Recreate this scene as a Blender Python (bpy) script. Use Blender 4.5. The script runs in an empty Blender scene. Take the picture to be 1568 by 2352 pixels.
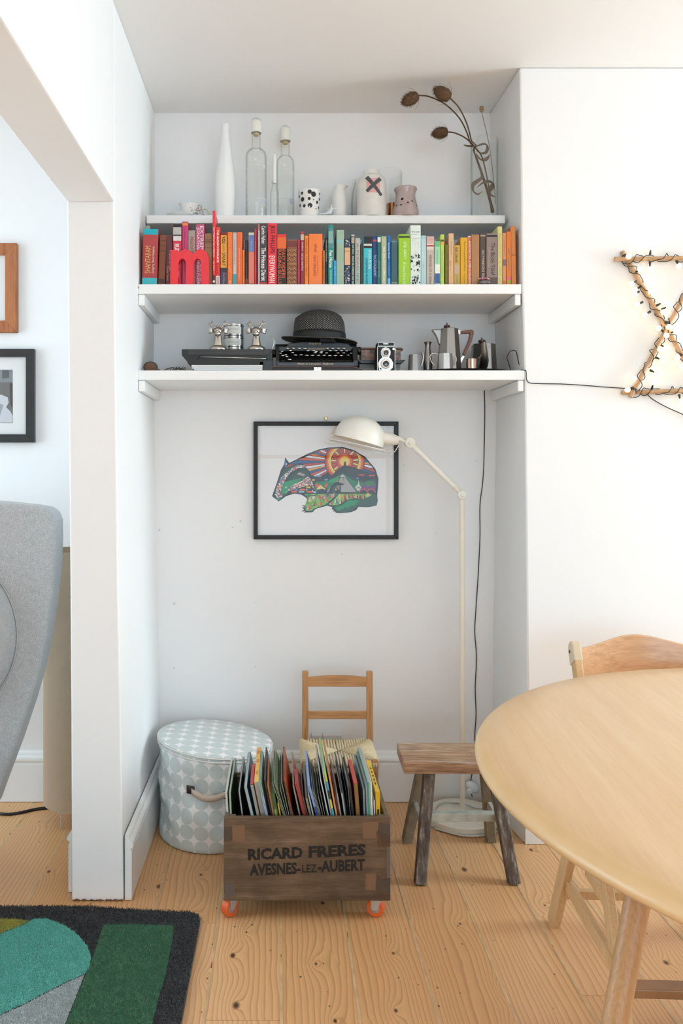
import bpy, bmesh, math, random
from mathutils import Vector, Matrix
import numpy as np
random.seed(7)
sc = bpy.context.scene
COL = sc.collection
R = math.radians

# ------------------------------------------------------------------ camera, world, light, exposure
F, CX, CY, H = 1850.0, 642.0, 1085.0, 1.312        # focal length and vanishing point in pixels of 1568x2352, eye height
cam_d = bpy.data.cameras.new('camera'); cam = bpy.data.objects.new('camera', cam_d); COL.objects.link(cam)
cam.location = (0, 0, H); cam.rotation_euler = (R(90), 0, 0)
cam_d.sensor_width = 36; cam_d.sensor_fit = 'AUTO'; cam_d.lens = F / 2352 * 36
cam_d.shift_x = (784 - CX) / 2352; cam_d.shift_y = -(1176 - CY) / 2352
cam_d.clip_start = 0.05
sc.camera = cam
sc.view_settings.view_transform = 'Standard'; sc.view_settings.look = 'None'
sc.view_settings.exposure = 0.08; sc.view_settings.gamma = 1.0; sc.view_settings.use_curve_mapping = False
sc.cycles.use_denoising = True; sc.cycles.use_light_tree = False
sc.cycles.max_bounces = 5; sc.cycles.diffuse_bounces = 4; sc.cycles.glossy_bounces = 3; sc.cycles.transmission_bounces = 3; sc.cycles.transparent_max_bounces = 16
sc.cycles.use_adaptive_sampling = True; sc.cycles.adaptive_threshold = 0.07
sc.cycles.caustics_reflective = False; sc.cycles.caustics_refractive = False

world = bpy.data.worlds.new('sky'); sc.world = world; world.use_nodes = True
world.node_tree.nodes['Background'].inputs[0].default_value = (0.665, 0.90, 1.075, 1)
world.node_tree.nodes['Background'].inputs[1].default_value = 4.6

def area(name, loc, rot, sx, sy, power, col):
    d = bpy.data.lights.new(name, 'AREA'); d.shape = 'RECTANGLE'; d.size = sx; d.size_y = sy
    d.energy = power; d.color = col
    o = bpy.data.objects.new(name, d); COL.objects.link(o); o.location = loc; o.rotation_euler = rot
    return o
# daylight entering at the windows of the place (all outside the frame)
area('window_daylight', (4.42, 2.18, 1.50), (0, R(76), 0), 2.0, 1.2, 92, (0.76, 0.96, 1.075))      # garden window, right wall
area('window_daylight', (-3.18, 2.15, 1.45), (0, R(-80), 0), 1.8, 1.7, 24, (0.84, 0.96, 1.03))   # window of the next room
sun_d = bpy.data.lights.new('sun', 'SUN'); sun_d.energy = 11.0; sun_d.color = (1.0, 0.97, 0.93); sun_d.angle = R(1.5)
sun = bpy.data.objects.new('sun', sun_d); COL.objects.link(sun)                                       # added sun; lights the unseen floor behind the camera for upward bounce
sun.rotation_euler = Vector((-.25, .72, -.62)).to_track_quat('-Z', 'Y').to_euler()

# ------------------------------------------------------------------ helpers
def P(px, py, Y):                                   # photo pixel at a known distance Y -> point in the room
    return Vector(((px - CX) / F * Y, Y, H - (py - CY) / F * Y))
def G(px, py, z=0.0):                               # photo pixel on the horizontal plane z
    Y = F * (H - z) / (py - CY)
    return Vector(((px - CX) / F * Y, Y, z))
def lin(c):
    if isinstance(c, str):
        c = c.lstrip('#'); c = [int(c[i:i+2], 16) / 255 for i in (0, 2, 4)]
    return tuple((x / 12.92 if x <= .04045 else ((x + .055) / 1.055) ** 2.4) for x in c[:3]) + (1,)

MATS = {}
def mat(col, rough=.5, metal=0, spec=.5, sheen=0, emit=None, es=0, bump=0, bscale=300, trans=0, name=None, var=0, coat=0):
    key = (str(col), rough, metal, spec, sheen, str(emit), es, bump, bscale, trans, var, coat)
    if key in MATS: return MATS[key]
    m = bpy.data.materials.new(name or 'paint'); m.use_nodes = True
    nt = m.node_tree; b = nt.nodes['Principled BSDF']
    b.inputs['Base Color'].default_value = lin(col); b.inputs['Roughness'].default_value = rough
    b.inputs['Metallic'].default_value = metal; b.inputs['Specular IOR Level'].default_value = spec
    b.inputs['Coat Weight'].default_value = coat
    if trans: b.inputs['Transmission Weight'].default_value = trans
    if sheen: b.inputs['Sheen Weight'].default_value = sheen
    if emit: b.inputs['Emission Color'].default_value = lin(emit); b.inputs['Emission Strength'].default_value = es
    tc = nt.nodes.new('ShaderNodeTexCoord')
    if bump:
        n = nt.nodes.new('ShaderNodeTexNoise'); n.inputs['Scale'].default_value = bscale; n.inputs['Detail'].default_value = 4
        nt.links.new(tc.outputs['Object'], n.inputs['Vector'])
        bp = nt.nodes.new('ShaderNodeBump'); bp.inputs['Strength'].default_value = bump; bp.inputs['Distance'].default_value = .002
        nt.links.new(n.outputs['Fac'], bp.inputs['Height']); nt.links.new(bp.outputs['Normal'], b.inputs['Normal'])
    if var:
        n = nt.nodes.new('ShaderNodeTexNoise'); n.inputs['Scale'].default_value = bscale / 6; n.inputs['Detail'].default_value = 6
        nt.links.new(tc.outputs['Object'], n.inputs['Vector'])
        mx = nt.nodes.new('ShaderNodeMixRGB'); mx.blend_type = 'MULTIPLY'
        c = lin(col); mx.inputs[1].default_value = c
        rp = nt.nodes.new('ShaderNodeValToRGB'); rp.color_ramp.elements[0].position = .35; rp.color_ramp.elements[1].position = .65
        rp.color_ramp.elements[0].color = (1-var,)*3 + (1,); rp.color_ramp.elements[1].color = (1, 1, 1, 1)
        mx.inputs[0].default_value = 1
        nt.links.new(n.outputs['Fac'], rp.inputs[0]); nt.links.new(rp.outputs[0], mx.inputs[2]); nt.links.new(mx.outputs[0], b.inputs['Base Color'])
    MATS[key] = m
    return m

class NT:                                            # tiny node-graph helper
    def __init__(s, name):
        s.m = bpy.data.materials.new(name); s.m.use_nodes = True; s.t = s.m.node_tree; s.b = s.t.nodes['Principled BSDF']
    def n(s, typ, **kw):
        x = s.t.nodes.new('ShaderNode' + typ)
        for k, v in kw.items():
            if k in x.inputs.keys(): s.set(x.inputs[k], v)
            else: setattr(x, k, v)
        return x
    def set(s, inp, v):
        if isinstance(v, bpy.types.NodeSocket): s.t.links.new(v, inp)
        else: inp.default_value = v
    def math(s, op, a, b=None, c=None, clamp=False):
        x = s.t.nodes.new('ShaderNodeMath'); x.operation = op; x.use_clamp = clamp
        for i, v in enumerate((a, b, c)):
            if v is not None: s.set(x.inputs[i], v)
        return x.outputs[0]
    def mix(s, f, a, b, mode='MIX'):
        x = s.t.nodes.new('ShaderNodeMixRGB'); x.blend_type = mode
        s.set(x.inputs[0], f); s.set(x.inputs[1], a); s.set(x.inputs[2], b)
        return x.outputs[0]
    def ramp(s, f, stops):
        x = s.t.nodes.new('ShaderNodeValToRGB'); e = x.color_ramp.elements
        while len(e) < len(stops): e.new(.5)
        for el, (p, c) in zip(e, stops): el.position = p; el.color = c if len(c) == 4 else lin(c)
        s.set(x.inputs[0], f); return x.outputs[0]
    def bump(s, h, strength=.3, dist=.002):
        x = s.n('Bump', Strength=strength, Distance=dist); s.set(x.inputs['Height'], h)
        s.t.links.new(x.outputs['Normal'], s.b.inputs['Normal'])
    def out(s, **kw):
        for k, v in kw.items(): s.set(s.b.inputs[k.replace('_', ' ')], v)
        return s.m

def coords(g, sx=1, sy=1, sz=1, rnd=True, rot=(0, 0, 0)):
    tc = g.n('TexCoord'); mp = g.n('Mapping', Scale=(sx, sy, sz), Rotation=rot)
    if rnd:
        oi = g.n('ObjectInfo'); cb = g.n('CombineXYZ')
        g.set(cb.inputs[0], g.math('MULTIPLY', oi.outputs['Random'], 37.0)); g.set(cb.inputs[1], g.math('MULTIPLY', oi.outputs['Random'], 61.0)); g.set(cb.inputs[2], g.math('MULTIPLY', oi.outputs['Random'], 23.0))
        ad = g.n('VectorMath', operation='ADD'); g.set(ad.inputs[0], tc.outputs['Object']); g.set(ad.inputs[1], cb.outputs[0])
        g.set(mp.inputs['Vector'], ad.outputs[0])
    else:
        g.set(mp.inputs['Vector'], tc.outputs['Object'])
    return mp.outputs[0]

def wood(name, c0, c1, c2, rough=.45, grain=(1, .06, 1), scale=45, line=.5, dirt=0, rot=(0, 0, 0), spec=.4, dist=3.0):
    g = NT(name); v = coords(g, *grain, rot=rot)
    w = g.n('TexNoise', Scale=scale * 1.6, Detail=3.0, Roughness=.55); g.set(w.inputs['Vector'], v)
    nz = g.n('TexNoise', Scale=6.0, Detail=4.0); g.set(nz.inputs['Vector'], v)
    fine = g.n('TexNoise', Scale=220.0, Detail=2.0); g.set(fine.inputs['Vector'], v)
    base = g.ramp(nz.outputs['Fac'], [(.3, c0), (.7, c1)])
    ln = g.ramp(w.outputs['Fac'], [(.48, (0, 0, 0, 1)), (.66, (1, 1, 1, 1))])
    c = g.mix(g.math('MULTIPLY', ln, line), base, lin(c2))
    c = g.mix(.25, c, g.ramp(fine.outputs['Fac'], [(.35, (.45, .45, .45, 1)), (.65, (1, 1, 1, 1))]), 'MULTIPLY')
    if dirt:
        dn = g.n('TexNoise', Scale=9.0, Detail=8.0, Roughness=.65); tc = g.n('TexCoord'); g.set(dn.inputs['Vector'], tc.outputs['Object'])
        c = g.mix(g.math('MULTIPLY', g.ramp(dn.outputs['Fac'], [(.45, (0, 0, 0, 1)), (.68, (1, 1, 1, 1))]), dirt), c, lin('#2b2620'))
    g.bump(fine.outputs['Fac'], .12, .001)
    return g.out(Base_Color=c, Roughness=rough, Specular_IOR_Level=spec)

def glass(name, tint=(.988, .994, .99), edge=(.66, .70, .68), gloss=1.0):
    m = bpy.data.materials.new(name); m.use_nodes = True; t = m.node_tree; t.nodes.clear()
    o = t.nodes.new('ShaderNodeOutputMaterial'); tr = t.nodes.new('ShaderNodeBsdfTransparent'); gl = t.nodes.new('ShaderNodeBsdfGlossy')
    gl.inputs['Roughness'].default_value = 0.0; gl.inputs['Color'].default_value = (1, 1, 1, 1)
    lw = t.nodes.new('ShaderNodeLayerWeight'); lw.inputs['Blend'].default_value = .5
    rp = t.nodes.new('ShaderNodeValToRGB'); rp.color_ramp.elements[0].color = tint + (1,); rp.color_ramp.elements[1].color = edge + (1,)
    rp.color_ramp.elements[0].position = .45; rp.color_ramp.elements[1].position = .98
    t.links.new(lw.outputs['Facing'], rp.inputs[0]); t.links.new(rp.outputs[0], tr.inputs['Color'])
    pw = t.nodes.new('ShaderNodeMath'); pw.operation = 'POWER'; pw.inputs[1].default_value = 4.0; t.links.new(lw.outputs['Facing'], pw.inputs[0])
    mu = t.nodes.new('ShaderNodeMath'); mu.operation = 'MULTIPLY_ADD'; mu.inputs[1].default_value = .5 * gloss; mu.inputs[2].default_value = .03 * gloss; mu.use_clamp = True
    t.links.new(pw.outputs[0], mu.inputs[0])
    mx = t.nodes.new('ShaderNodeMixShader'); t.links.new(mu.outputs[0], mx.inputs[0]); t.links.new(tr.outputs[0], mx.inputs[1]); t.links.new(gl.outputs[0], mx.inputs[2])
    t.links.new(mx.outputs[0], o.inputs['Surface'])
    return m

ROOT = {}                                            # object -> world position of its origin
def props(o, label=None, cat=None, group=None, kind=None):
    if label: o['label'] = label
    if cat: o['category'] = cat
    if group: o['group'] = group
    if kind: o['kind'] = kind
    return o
def thing(name, label, cat, loc, group=None, kind=None):
    o = bpy.data.objects.new(name, None); COL.objects.link(o); o.location = loc; o.empty_display_size = .05
    ROOT[o.name] = Vector(loc)
    return props(o, label, cat, group, kind)

class MB:
    def __init__(s): s.v = []; s.f = []; s.uv = None
    def add(s, vs, fs):
        k = len(s.v); s.v += [Vector(v) for v in vs]; s.f += [tuple(i + k for i in f) for f in fs]; return s
    def box(s, x0, x1, y0, y1, z0, z1, M=None):
        vs = [Vector((x, y, z)) for z in (z0, z1) for y in (y0, y1) for x in (x0, x1)]
        if M is not None: vs = [M @ v for v in vs]
        return s.add(vs, [(0, 2, 3, 1), (4, 5, 7, 6), (0, 1, 5, 4), (2, 6, 7, 3), (0, 4, 6, 2), (1, 3, 7, 5)])
    def bar(s, p0, p1, w, d, side=(1, 0, 0), w1=None, d1=None):           # rectangular bar; side = direction of width w
        p0, p1 = Vector(p0), Vector(p1); a = (p1 - p0).normalized(); sx = Vector(side); sx = (sx - a * sx.dot(a)).normalized(); sy = a.cross(sx)
        w1 = w if w1 is None else w1; d1 = d if d1 is None else d1
        vs = []
        for p, ww, dd in ((p0, w, d), (p1, w1, d1)):
            for i, j in ((-1, -1), (1, -1), (1, 1), (-1, 1)): vs.append(p + sx * (i * ww / 2) + sy * (j * dd / 2))
        return s.add(vs, [(3, 2, 1, 0), (4, 5, 6, 7), (0, 1, 5, 4), (1, 2, 6, 5), (2, 3, 7, 6), (3, 0, 4, 7)])
    def tube(s, pts, r, n=8, cap=True, closed=False):
        pts = [Vector(p) for p in pts]; m = len(pts); rs = r if isinstance(r, (list, tuple)) else [r] * m
        k = len(s.v); up = None
        for i, p in enumerate(pts):
            a = pts[(i + 1) % m] - p if (closed or i < m - 1) else p - pts[i - 1]
            b = p - pts[i - 1] if (closed or i > 0) else a
            t = (a.normalized() + b.normalized())
            t = t.normalized() if t.length > 1e-6 else a.normalized()
            if up is None: up = Vector((0, 0, 1)) if abs(t.z) < .9 else Vector((1, 0, 0))
            x = (up - t * up.dot(t)).normalized(); up = x; y = t.cross(x)
            for j in range(n):
                an = 2 * math.pi * j / n; s.v.append(p + (x * math.cos(an) + y * math.sin(an)) * rs[i])
        for i in range(m if closed else m - 1):
            i2 = (i + 1) % m
            for j in range(n): s.f.append((k + i * n + j, k + i * n + (j + 1) % n, k + i2 * n + (j + 1) % n, k + i2 * n + j))
        if cap and not closed:
            s.f.append(tuple(k + j for j in reversed(range(n)))); s.f.append(tuple(k + (m - 1) * n + j for j in range(n)))
        return s
    def lathe(s, prof, c=(0, 0, 0), n=32, M=None, fn=None):
        c = Vector(c); rings = []
        for (r, z) in prof:
            if r < 1e-6: vs = [Vector((0, 0, z))]
            else: vs = [Vector((r * math.cos(2 * math.pi * j / n), r * math.sin(2 * math.pi * j / n), z)) for j in range(n)]
            if fn: vs = [fn(v) for v in vs]
            if M is not None: vs = [M @ v for v in vs]
            ids = []
            for v in vs: ids.append(len(s.v)); s.v.append(v + c)
            rings.append(ids)
        for a, b in zip(rings, rings[1:]):
            if len(a) == 1 and len(b) == 1: continue
            for j in range(n):
                j2 = (j + 1) % n
                if len(a) == 1: s.f.append((a[0], b[j2], b[j]))
                elif len(b) == 1: s.f.append((a[j], a[j2], b[0]))
                else: s.f.append((a[j], a[j2], b[j2], b[j]))
        return s
    def prism(s, poly, mp, t):                        # poly of 2D points, mp(u, v, w) -> point, from w=0 to w=t
        k = len(s.v); n = len(poly)
        for w in (0, t):
            for (u, v) in poly: s.v.append(Vector(mp(u, v, w)))
        s.f.append(tuple(k + i for i in range(n))); s.f.append(tuple(k + n + i for i in reversed(range(n))))
        for i in range(n):
            j = (i + 1) % n; s.f.append((k + i, k + n + i, k + n + j, k + j))
        return s
    def poly(s, pts):
        k = len(s.v); s.v += [Vector(p) for p in pts]; s.f.append(tuple(range(k, k + len(pts)))); return s
    def ico(s, c, r, sub=1, sc3=(1, 1, 1), M=None):
        bm = bmesh.new(); bmesh.ops.create_icosphere(bm, subdivisions=sub, radius=1)
        c = Vector(c); vs = []
        for v in bm.verts:
            q = Vector((v.co.x * r * sc3[0], v.co.y * r * sc3[1], v.co.z * r * sc3[2]))
            vs.append((M @ q if M is not None else q) + c)
        bm.verts.index_update(); fs = [tuple(v.index for v in f.verts) for f in bm.faces]; bm.free()
        return s.add(vs, fs)
    def move(s, fn): s.v = [Vector(fn(v)) for v in s.v]; return s
    def build(s, name, m, parent=None, smooth=False, bevel=0, seg=2, label=None, cat=None, group=None, kind=None, origin=None, fixn=True, subd=0):
        me = bpy.data.meshes.new(name); o = bpy.data.objects.new(name, me)
        COL.objects.link(o)
        if parent is not None:
            o.parent = parent; off = ROOT[parent.name]; ROOT[o.name] = off
        else:
            if origin is None:
                xs = [v.x for v in s.v]; ys = [v.y for v in s.v]; zs = [v.z for v in s.v]
                origin = ((min(xs) + max(xs)) / 2, (min(ys) + max(ys)) / 2, min(zs))
            off = Vector(origin); o.location = off; ROOT[o.name] = off
        me.from_pydata([(v.x - off.x, v.y - off.y, v.z - off.z) for v in s.v], [], s.f)
        if s.uv is not None:
            ul = me.uv_layers.new(name='map')
            for lp in me.loops: ul.data[lp.index].uv = s.uv[lp.vertex_index]
        if fixn:
            bm = bmesh.new(); bm.from_mesh(me); bmesh.ops.recalc_face_normals(bm, faces=bm.faces[:]); bm.to_mesh(me); bm.free()
        if m is not None:
            for mm in (m if isinstance(m, list) else [m]): me.materials.append(mm)
        if smooth:
            for p in me.polygons: p.use_smooth = True
            if smooth is not True:
                me.set_sharp_from_angle(angle=R(smooth))
        if bevel:
            b = o.modifiers.new('bevel', 'BEVEL'); b.width = bevel; b.segments = seg; b.limit_method = 'ANGLE'; b.angle_limit = R(35)
        if subd:
            b = o.modifiers.new('subd', 'SUBSURF'); b.levels = subd; b.render_levels = subd
        return props(o, label, cat, group, kind)

def clone(o, parent=None, loc=None, label=None):      # a thing with copies of its parts
    c = o.copy(); COL.objects.link(c); c.parent = parent
    if loc is not None: c.location = loc
    if label: c['label'] = label
    for ch in list(o.children): clone(ch, c)
    return c

_TXT = {}
def text_geo(s, bold=0.0):
    key = (s, bold)
    if key in _TXT: return _TXT[key]
    cu = bpy.data.curves.new('lettering', 'FONT'); cu.body = s; cu.resolution_u = 2; cu.offset = bold; cu.size = 1
    o = bpy.data.objects.new('lettering', cu); COL.objects.link(o)
    dg = bpy.context.evaluated_depsgraph_get(); me = bpy.data.meshes.new_from_object(o.evaluated_get(dg))
    vs = [Vector(v.co) for v in me.vertices]; fs = [tuple(p.vertices) for p in me.polygons]
    bpy.data.objects.remove(o); bpy.data.curves.remove(cu); bpy.data.meshes.remove(me)
    x0 = min(v.x for v in vs); x1 = max(v.x for v in vs); y0 = min(v.y for v in vs); y1 = max(v.y for v in vs)
    vs = [((v.x - x0) / (x1 - x0), (v.y - y0) / (y1 - y0)) for v in vs]
    _TXT[key] = (vs, fs, (x1 - x0) / (y1 - y0)); return _TXT[key]
def lettering(mb, s, mp, bold=0.0):                   # mp(u in 0..1 along the line, v in 0..1 up) -> point
    if s.startswith('~'):                             # print too small to read in the photo: mere strokes
        n = int(int(s[1:]) * 1.3); rs_ = random.Random(n * 7 + int(mp(0, 0)[0] * 1e4))
        def st(u0, u1, v0, v1): mb.add([mp(u0, v0), mp(u1, v0), mp(u1, v1), mp(u0, v1)], [(0, 1, 2, 3)])
        for i in range(n):
            if rs_.random() < .15: continue
            a = (i + .1) / n; b = a + rs_.uniform(.45, .7) / n; e = .17 / n; lo, hi = .22, rs_.choice((.62, .62, .62, .8)); k = rs_.randrange(5)
            if k != 3: st(a, a + e, lo, hi)
            if k != 1: st(b - e, b, lo, .62)
            if k in (0, 2, 3): st(a, b, lo, lo + .09)
            if k in (1, 2, 4): st(a, b, .53, .62)
            if k == 3: st(a, b, .38, .47)
        return mb
    vs, fs, asp = text_geo(s, bold); return mb.add([mp(u, v) for u, v in vs], fs)

def clip(subj, cl):                                   # Sutherland-Hodgman, cl convex
    def area2(p): return sum(a[0]*b[1]-b[0]*a[1] for a, b in zip(p, p[1:]+p[:1]))
    if area2(cl) < 0: cl = cl[::-1]
    out = list(subj)
    for a, b in zip(cl, cl[1:] + cl[:1]):
        inp, out = out, []
        if not inp: break
        def side(p): return (b[0]-a[0])*(p[1]-a[1]) - (b[1]-a[1])*(p[0]-a[0])
        for p, q in zip(inp, inp[1:] + inp[:1]):
            sp, sq = side(p), side(q)
            if sp >= 0: out.append(p)
            if (sp >= 0) != (sq >= 0):
                t = sp / (sp - sq); out.append((p[0]+(q[0]-p[0])*t, p[1]+(q[1]-p[1])*t))
    res = []
    for p in out:
        if not res or math.hypot(p[0]-res[-1][0], p[1]-res[-1][1]) > 1e-4: res.append(p)
    return res if len(res) > 2 and abs(area2(res)) > 1e-3 else []
def smooth_path(pts, k=6):                            # Catmull-Rom through points
    pts = [Vector(p) for p in pts]; out = []
    q = [pts[0] * 2 - pts[1]] + pts + [pts[-1] * 2 - pts[-2]]
    for i in range(1, len(q) - 2):
        for j in range(k):
            t = j / k; a, b, c, d = q[i-1], q[i], q[i+1], q[i+2]
            out.append(.5 * ((2*b) + (c-a)*t + (2*a-5*b+4*c-d)*t*t + (3*b-a-3*c+d)*t**3))
    out.append(pts[-1]); return out
# ------------------------------------------------------------------ shared materials
def wall_paint(name, col):
    g = NT(name); v = coords(g, rnd=False)
    a = g.n('TexNoise', Scale=55.0, Detail=2.0); g.set(a.inputs['Vector'], v)
    g.bump(a.outputs['Fac'], .16, .0016)
    return g.out(Base_Color=lin(col), Roughness=.62, Specular_IOR_Level=.3)
M_WALL = wall_paint('wall_paint', '#f2f1f0')
M_CEIL = wall_paint('ceiling_paint', '#f2f1f0')
M_GLOSS = mat('#efeeec', .3, name='white_gloss_paint')
M_SHELF = mat('#f1f0ee', .34, name='shelf_paint')
M_BLACK = mat('#131313', .4, name='black')
M_SATIN = mat('#1c1c1c', .35)

def pine_floor():
    g = NT('pine_board')
    tc = g.n('TexCoord'); oi = g.n('ObjectInfo'); rnd = oi.outputs['Random']
    sp = g.n('SeparateXYZ'); g.set(sp.inputs[0], tc.outputs['Object'])
    x, y = sp.outputs[0], sp.outputs[1]
    off = g.math('MULTIPLY', rnd, 53.0)
    # knots: cells stretched along the board
    kv = g.n('CombineXYZ'); g.set(kv.inputs[0], g.math('MULTIPLY_ADD', x, 6.5, off)); g.set(kv.inputs[1], g.math('MULTIPLY_ADD', y, 3.9, off))
    vo = g.n('TexVoronoi', voronoi_dimensions='2D', feature='F1', Scale=1.0, Randomness=.95); g.set(vo.inputs['Vector'], kv.outputs[0])
    vs = g.n('SeparateXYZ'); g.set(vs.inputs[0], vo.outputs['Color'])
    present = g.math('GREATER_THAN', vs.outputs[0], .30)
    size = g.math('MULTIPLY_ADD', vs.outputs[1], .075, .016)
    kd = g.math('DIVIDE', vo.outputs['Distance'], size)                       # 1 at the knot's rim
    knot = g.math('MULTIPLY', g.ramp(kd, [(.50, (1, 1, 1, 1)), (.85, (0, 0, 0, 1))]), present)
    core = g.math('MULTIPLY', g.ramp(kd, [(.26, (1, 1, 1, 1)), (.55, (0, 0, 0, 1))]), present)
    pull = g.math('MULTIPLY', g.math('POWER', 2.718, g.math('MULTIPLY', vo.outputs['Distance'], -7.0)), present)
    # small nail holes
    kv2 = g.n('CombineXYZ'); g.set(kv2.inputs[0], g.math('MULTIPLY_ADD', x, 17.0, off)); g.set(kv2.inputs[1], g.math('MULTIPLY_ADD', y, 11.0, off))
    vo2 = g.n('TexVoronoi', voronoi_dimensions='2D', feature='F1', Scale=1.0, Randomness=1.0); g.set(vo2.inputs['Vector'], kv2.outputs[0])
    s2 = g.n('SeparateXYZ'); g.set(s2.inputs[0], vo2.outputs['Color'])
    hole = g.math('MULTIPLY', g.math('LESS_THAN', vo2.outputs['Distance'], g.math('MULTIPLY_ADD', s2.outputs[1], .035, .015)), g.math('GREATER_THAN', s2.outputs[0], .72))
    # growth rings as a slow field along the board
    cv = g.n('CombineXYZ'); g.set(cv.inputs[0], g.math('MULTIPLY_ADD', x, 1.0, off)); g.set(cv.inputs[1], g.math('MULTIPLY_ADD', y, .075, off)); g.set(cv.inputs[2], off)
    n1 = g.n('TexNoise', Scale=4.2, Detail=2.0, Roughness=.45); g.set(n1.inputs['Vector'], cv.outputs[0])
    wob = g.n('CombineXYZ'); g.set(wob.inputs[0], g.math('MULTIPLY_ADD', x, 1.0, off)); g.set(wob.inputs[1], g.math('MULTIPLY_ADD', y, .5, off))
    n2 = g.n('TexNoise', Scale=16.0, Detail=2.0); g.set(n2.inputs['Vector'], wob.outputs[0])
    field = g.math('ADD', g.math('MULTIPLY_ADD', x, 72.0, g.math('MULTIPLY', n1.outputs['Fac'], 13.0)), g.math('ADD', g.math('MULTIPLY', n2.outputs['Fac'], .55), g.math('MULTIPLY', pull, 3.2)))
    fr = g.math('FRACT', field)
    ring = g.ramp(fr, [(.0, (.0, .0, .0, 1)), (.62, (.35, .35, .35, 1)), (.90, (1, 1, 1, 1)), (1.0, (0, 0, 0, 1))])
    fv = g.n('CombineXYZ'); g.set(fv.inputs[0], g.math('MULTIPLY_ADD', x, 400.0, off)); g.set(fv.inputs[1], g.math('MULTIPLY', y, 9.0))
    n3 = g.n('TexNoise', Scale=1.0, Detail=2.0); g.set(n3.inputs['Vector'], fv.outputs[0])
    n4 = g.n('TexNoise', Scale=2.2, Detail=3.0); g.set(n4.inputs['Vector'], cv.outputs[0])
    c = g.ramp(n4.outputs['Fac'], [(.3, '#e3ac75'), (.7, '#efc18f')])
    c = g.mix(g.math('MULTIPLY_ADD', rnd, .35, 0.0), c, lin('#dda267'))
    c = g.mix(g.math('MULTIPLY', ring, .5), c, lin('#a46a35'))
    c = g.mix(.14, c, g.ramp(n3.outputs['Fac'], [(.35, (.5, .5, .5, 1)), (.65, (1, 1, 1, 1))]), 'MULTIPLY')
    c = g.mix(g.math('MULTIPLY', knot, .75), c, lin('#7a4a2c'))
    c = g.mix(g.math('MULTIPLY', core, .85), c, lin('#3a2316'))
    c = g.mix(g.math('MULTIPLY', hole, .8), c, lin('#3b2a1e'))
    g.bump(g.math('ADD', g.math('MULTIPLY', ring, .4), g.math('MULTIPLY', hole, -1.5)), .05, .0012)
    rr = g.math('MULTIPLY_ADD', n4.outputs['Fac'], .18, .26)
    return g.out(Base_Color=c, Roughness=rr, Specular_IOR_Level=.42)
M_PINE = pine_floor()

# ------------------------------------------------------------------ the room
YB, YC, YP, ZC = 3.224, 2.86, 2.464, 2.75            # back wall, chimney breast, pier end, ceiling
XE, XW, YS = 4.45, -3.2, -3.2                        # right wall, far wall of the next room, wall behind the camera
M_SUB = mat('#8a6844', .9)
floor = MB().box(XW - .1, XE + .1, YS - .1, YB + .1, -.09, -.021).build('floor', M_SUB, kind='structure', origin=(0, 0, 0))
JO = [-.376, -.181, .004, .193, .380, .567, .756, .945]
while JO[0] > XW: JO.insert(0, JO[0] - (.199 if JO[0] > -1.3 else .19))
while JO[-1] < XE: JO.append(JO[-1] + .188)
ENDS = {-.376: [2.345, .4], -.181: [1.93, -.6], .004: [1.2], .193: [.8], .380: [3.0, 1.1], .567: [.5], .756: [2.02], .945: [1.3]}
M_FILL = mat('#dcb98b', .7, var=.25, bscale=120, name='joint_filler')
rs = random.Random(3)
for i in range(len(JO) - 1):
    x0, x1 = JO[i], JO[i + 1]
    ends = ENDS.get(x0, [rs.uniform(-1, 2.6)])
    ys = [YS] + sorted(ends) + [YB]
    for a, b in zip(ys, ys[1:]):
        dz = rs.uniform(-.0006, .0006)
        MB().box(x0 + .0008, x1 - .0008, a + .0006, b - .0006, -.0205, dz).build('floor_board', M_PINE, floor, bevel=.0012, seg=1)
    if -1.2 < x0 < 1.6:                               # pale slivers glued into the joints
        yy = .7
        while yy < YB - .1:
            ln = rs.uniform(.35, 1.1)
            if rs.random() < .97: MB().box(x0 - .0024 - rs.uniform(0, .0014), x0 + .0024 + rs.uniform(0, .0014), yy, min(yy + ln, YB - .03), -.015, .0009).build('joint_filler', M_FILL, floor)
            yy += ln + rs.uniform(0, .03)

MB().box(XW - .2, XE + .2, YS - .2, YB + .3, ZC, ZC + .12).build('ceiling', M_CEIL, kind='structure')
wall_back = MB().box(-.66, 1.0, YB, YB + .15, 0, ZC).build('wall_back', M_WALL, kind='structure')
MB().box(XW - .15, -.60, YB, YB + .15, 0, ZC).build('wall_back_left', M_WALL, kind='structure')

def ruled(rows):                                      # rows bottom to top, each a loop of points; closed prism
    mb = MB(); n = len(rows[0])
    for r in rows: mb.v += [Vector(p) for p in r]
    for i in range(len(rows) - 1):
        for j in range(n): mb.f.append((i*n + j, i*n + (j+1) % n, (i+1)*n + (j+1) % n, (i+1)*n + j))
    mb.f.append(tuple(range(n))[::-1]); mb.f.append(tuple((len(rows)-1)*n + j for j in range(n)))
    return mb
# chimney breast, its edge as uneven as the photo shows
rows = [[(xf, YC, z), (XE, YC, z), (XE, YB + .05, z), (xb, YB + .05, z)] for z, xf, xb in
        ((0, .884, .846), (.56, .880, .851), (1.0, .876, .858), (1.63, .870, .868), (1.97, .861, .858), (ZC, .852, .840))]
ruled(rows).build('wall_right', M_WALL, kind='structure', bevel=.006)
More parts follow.
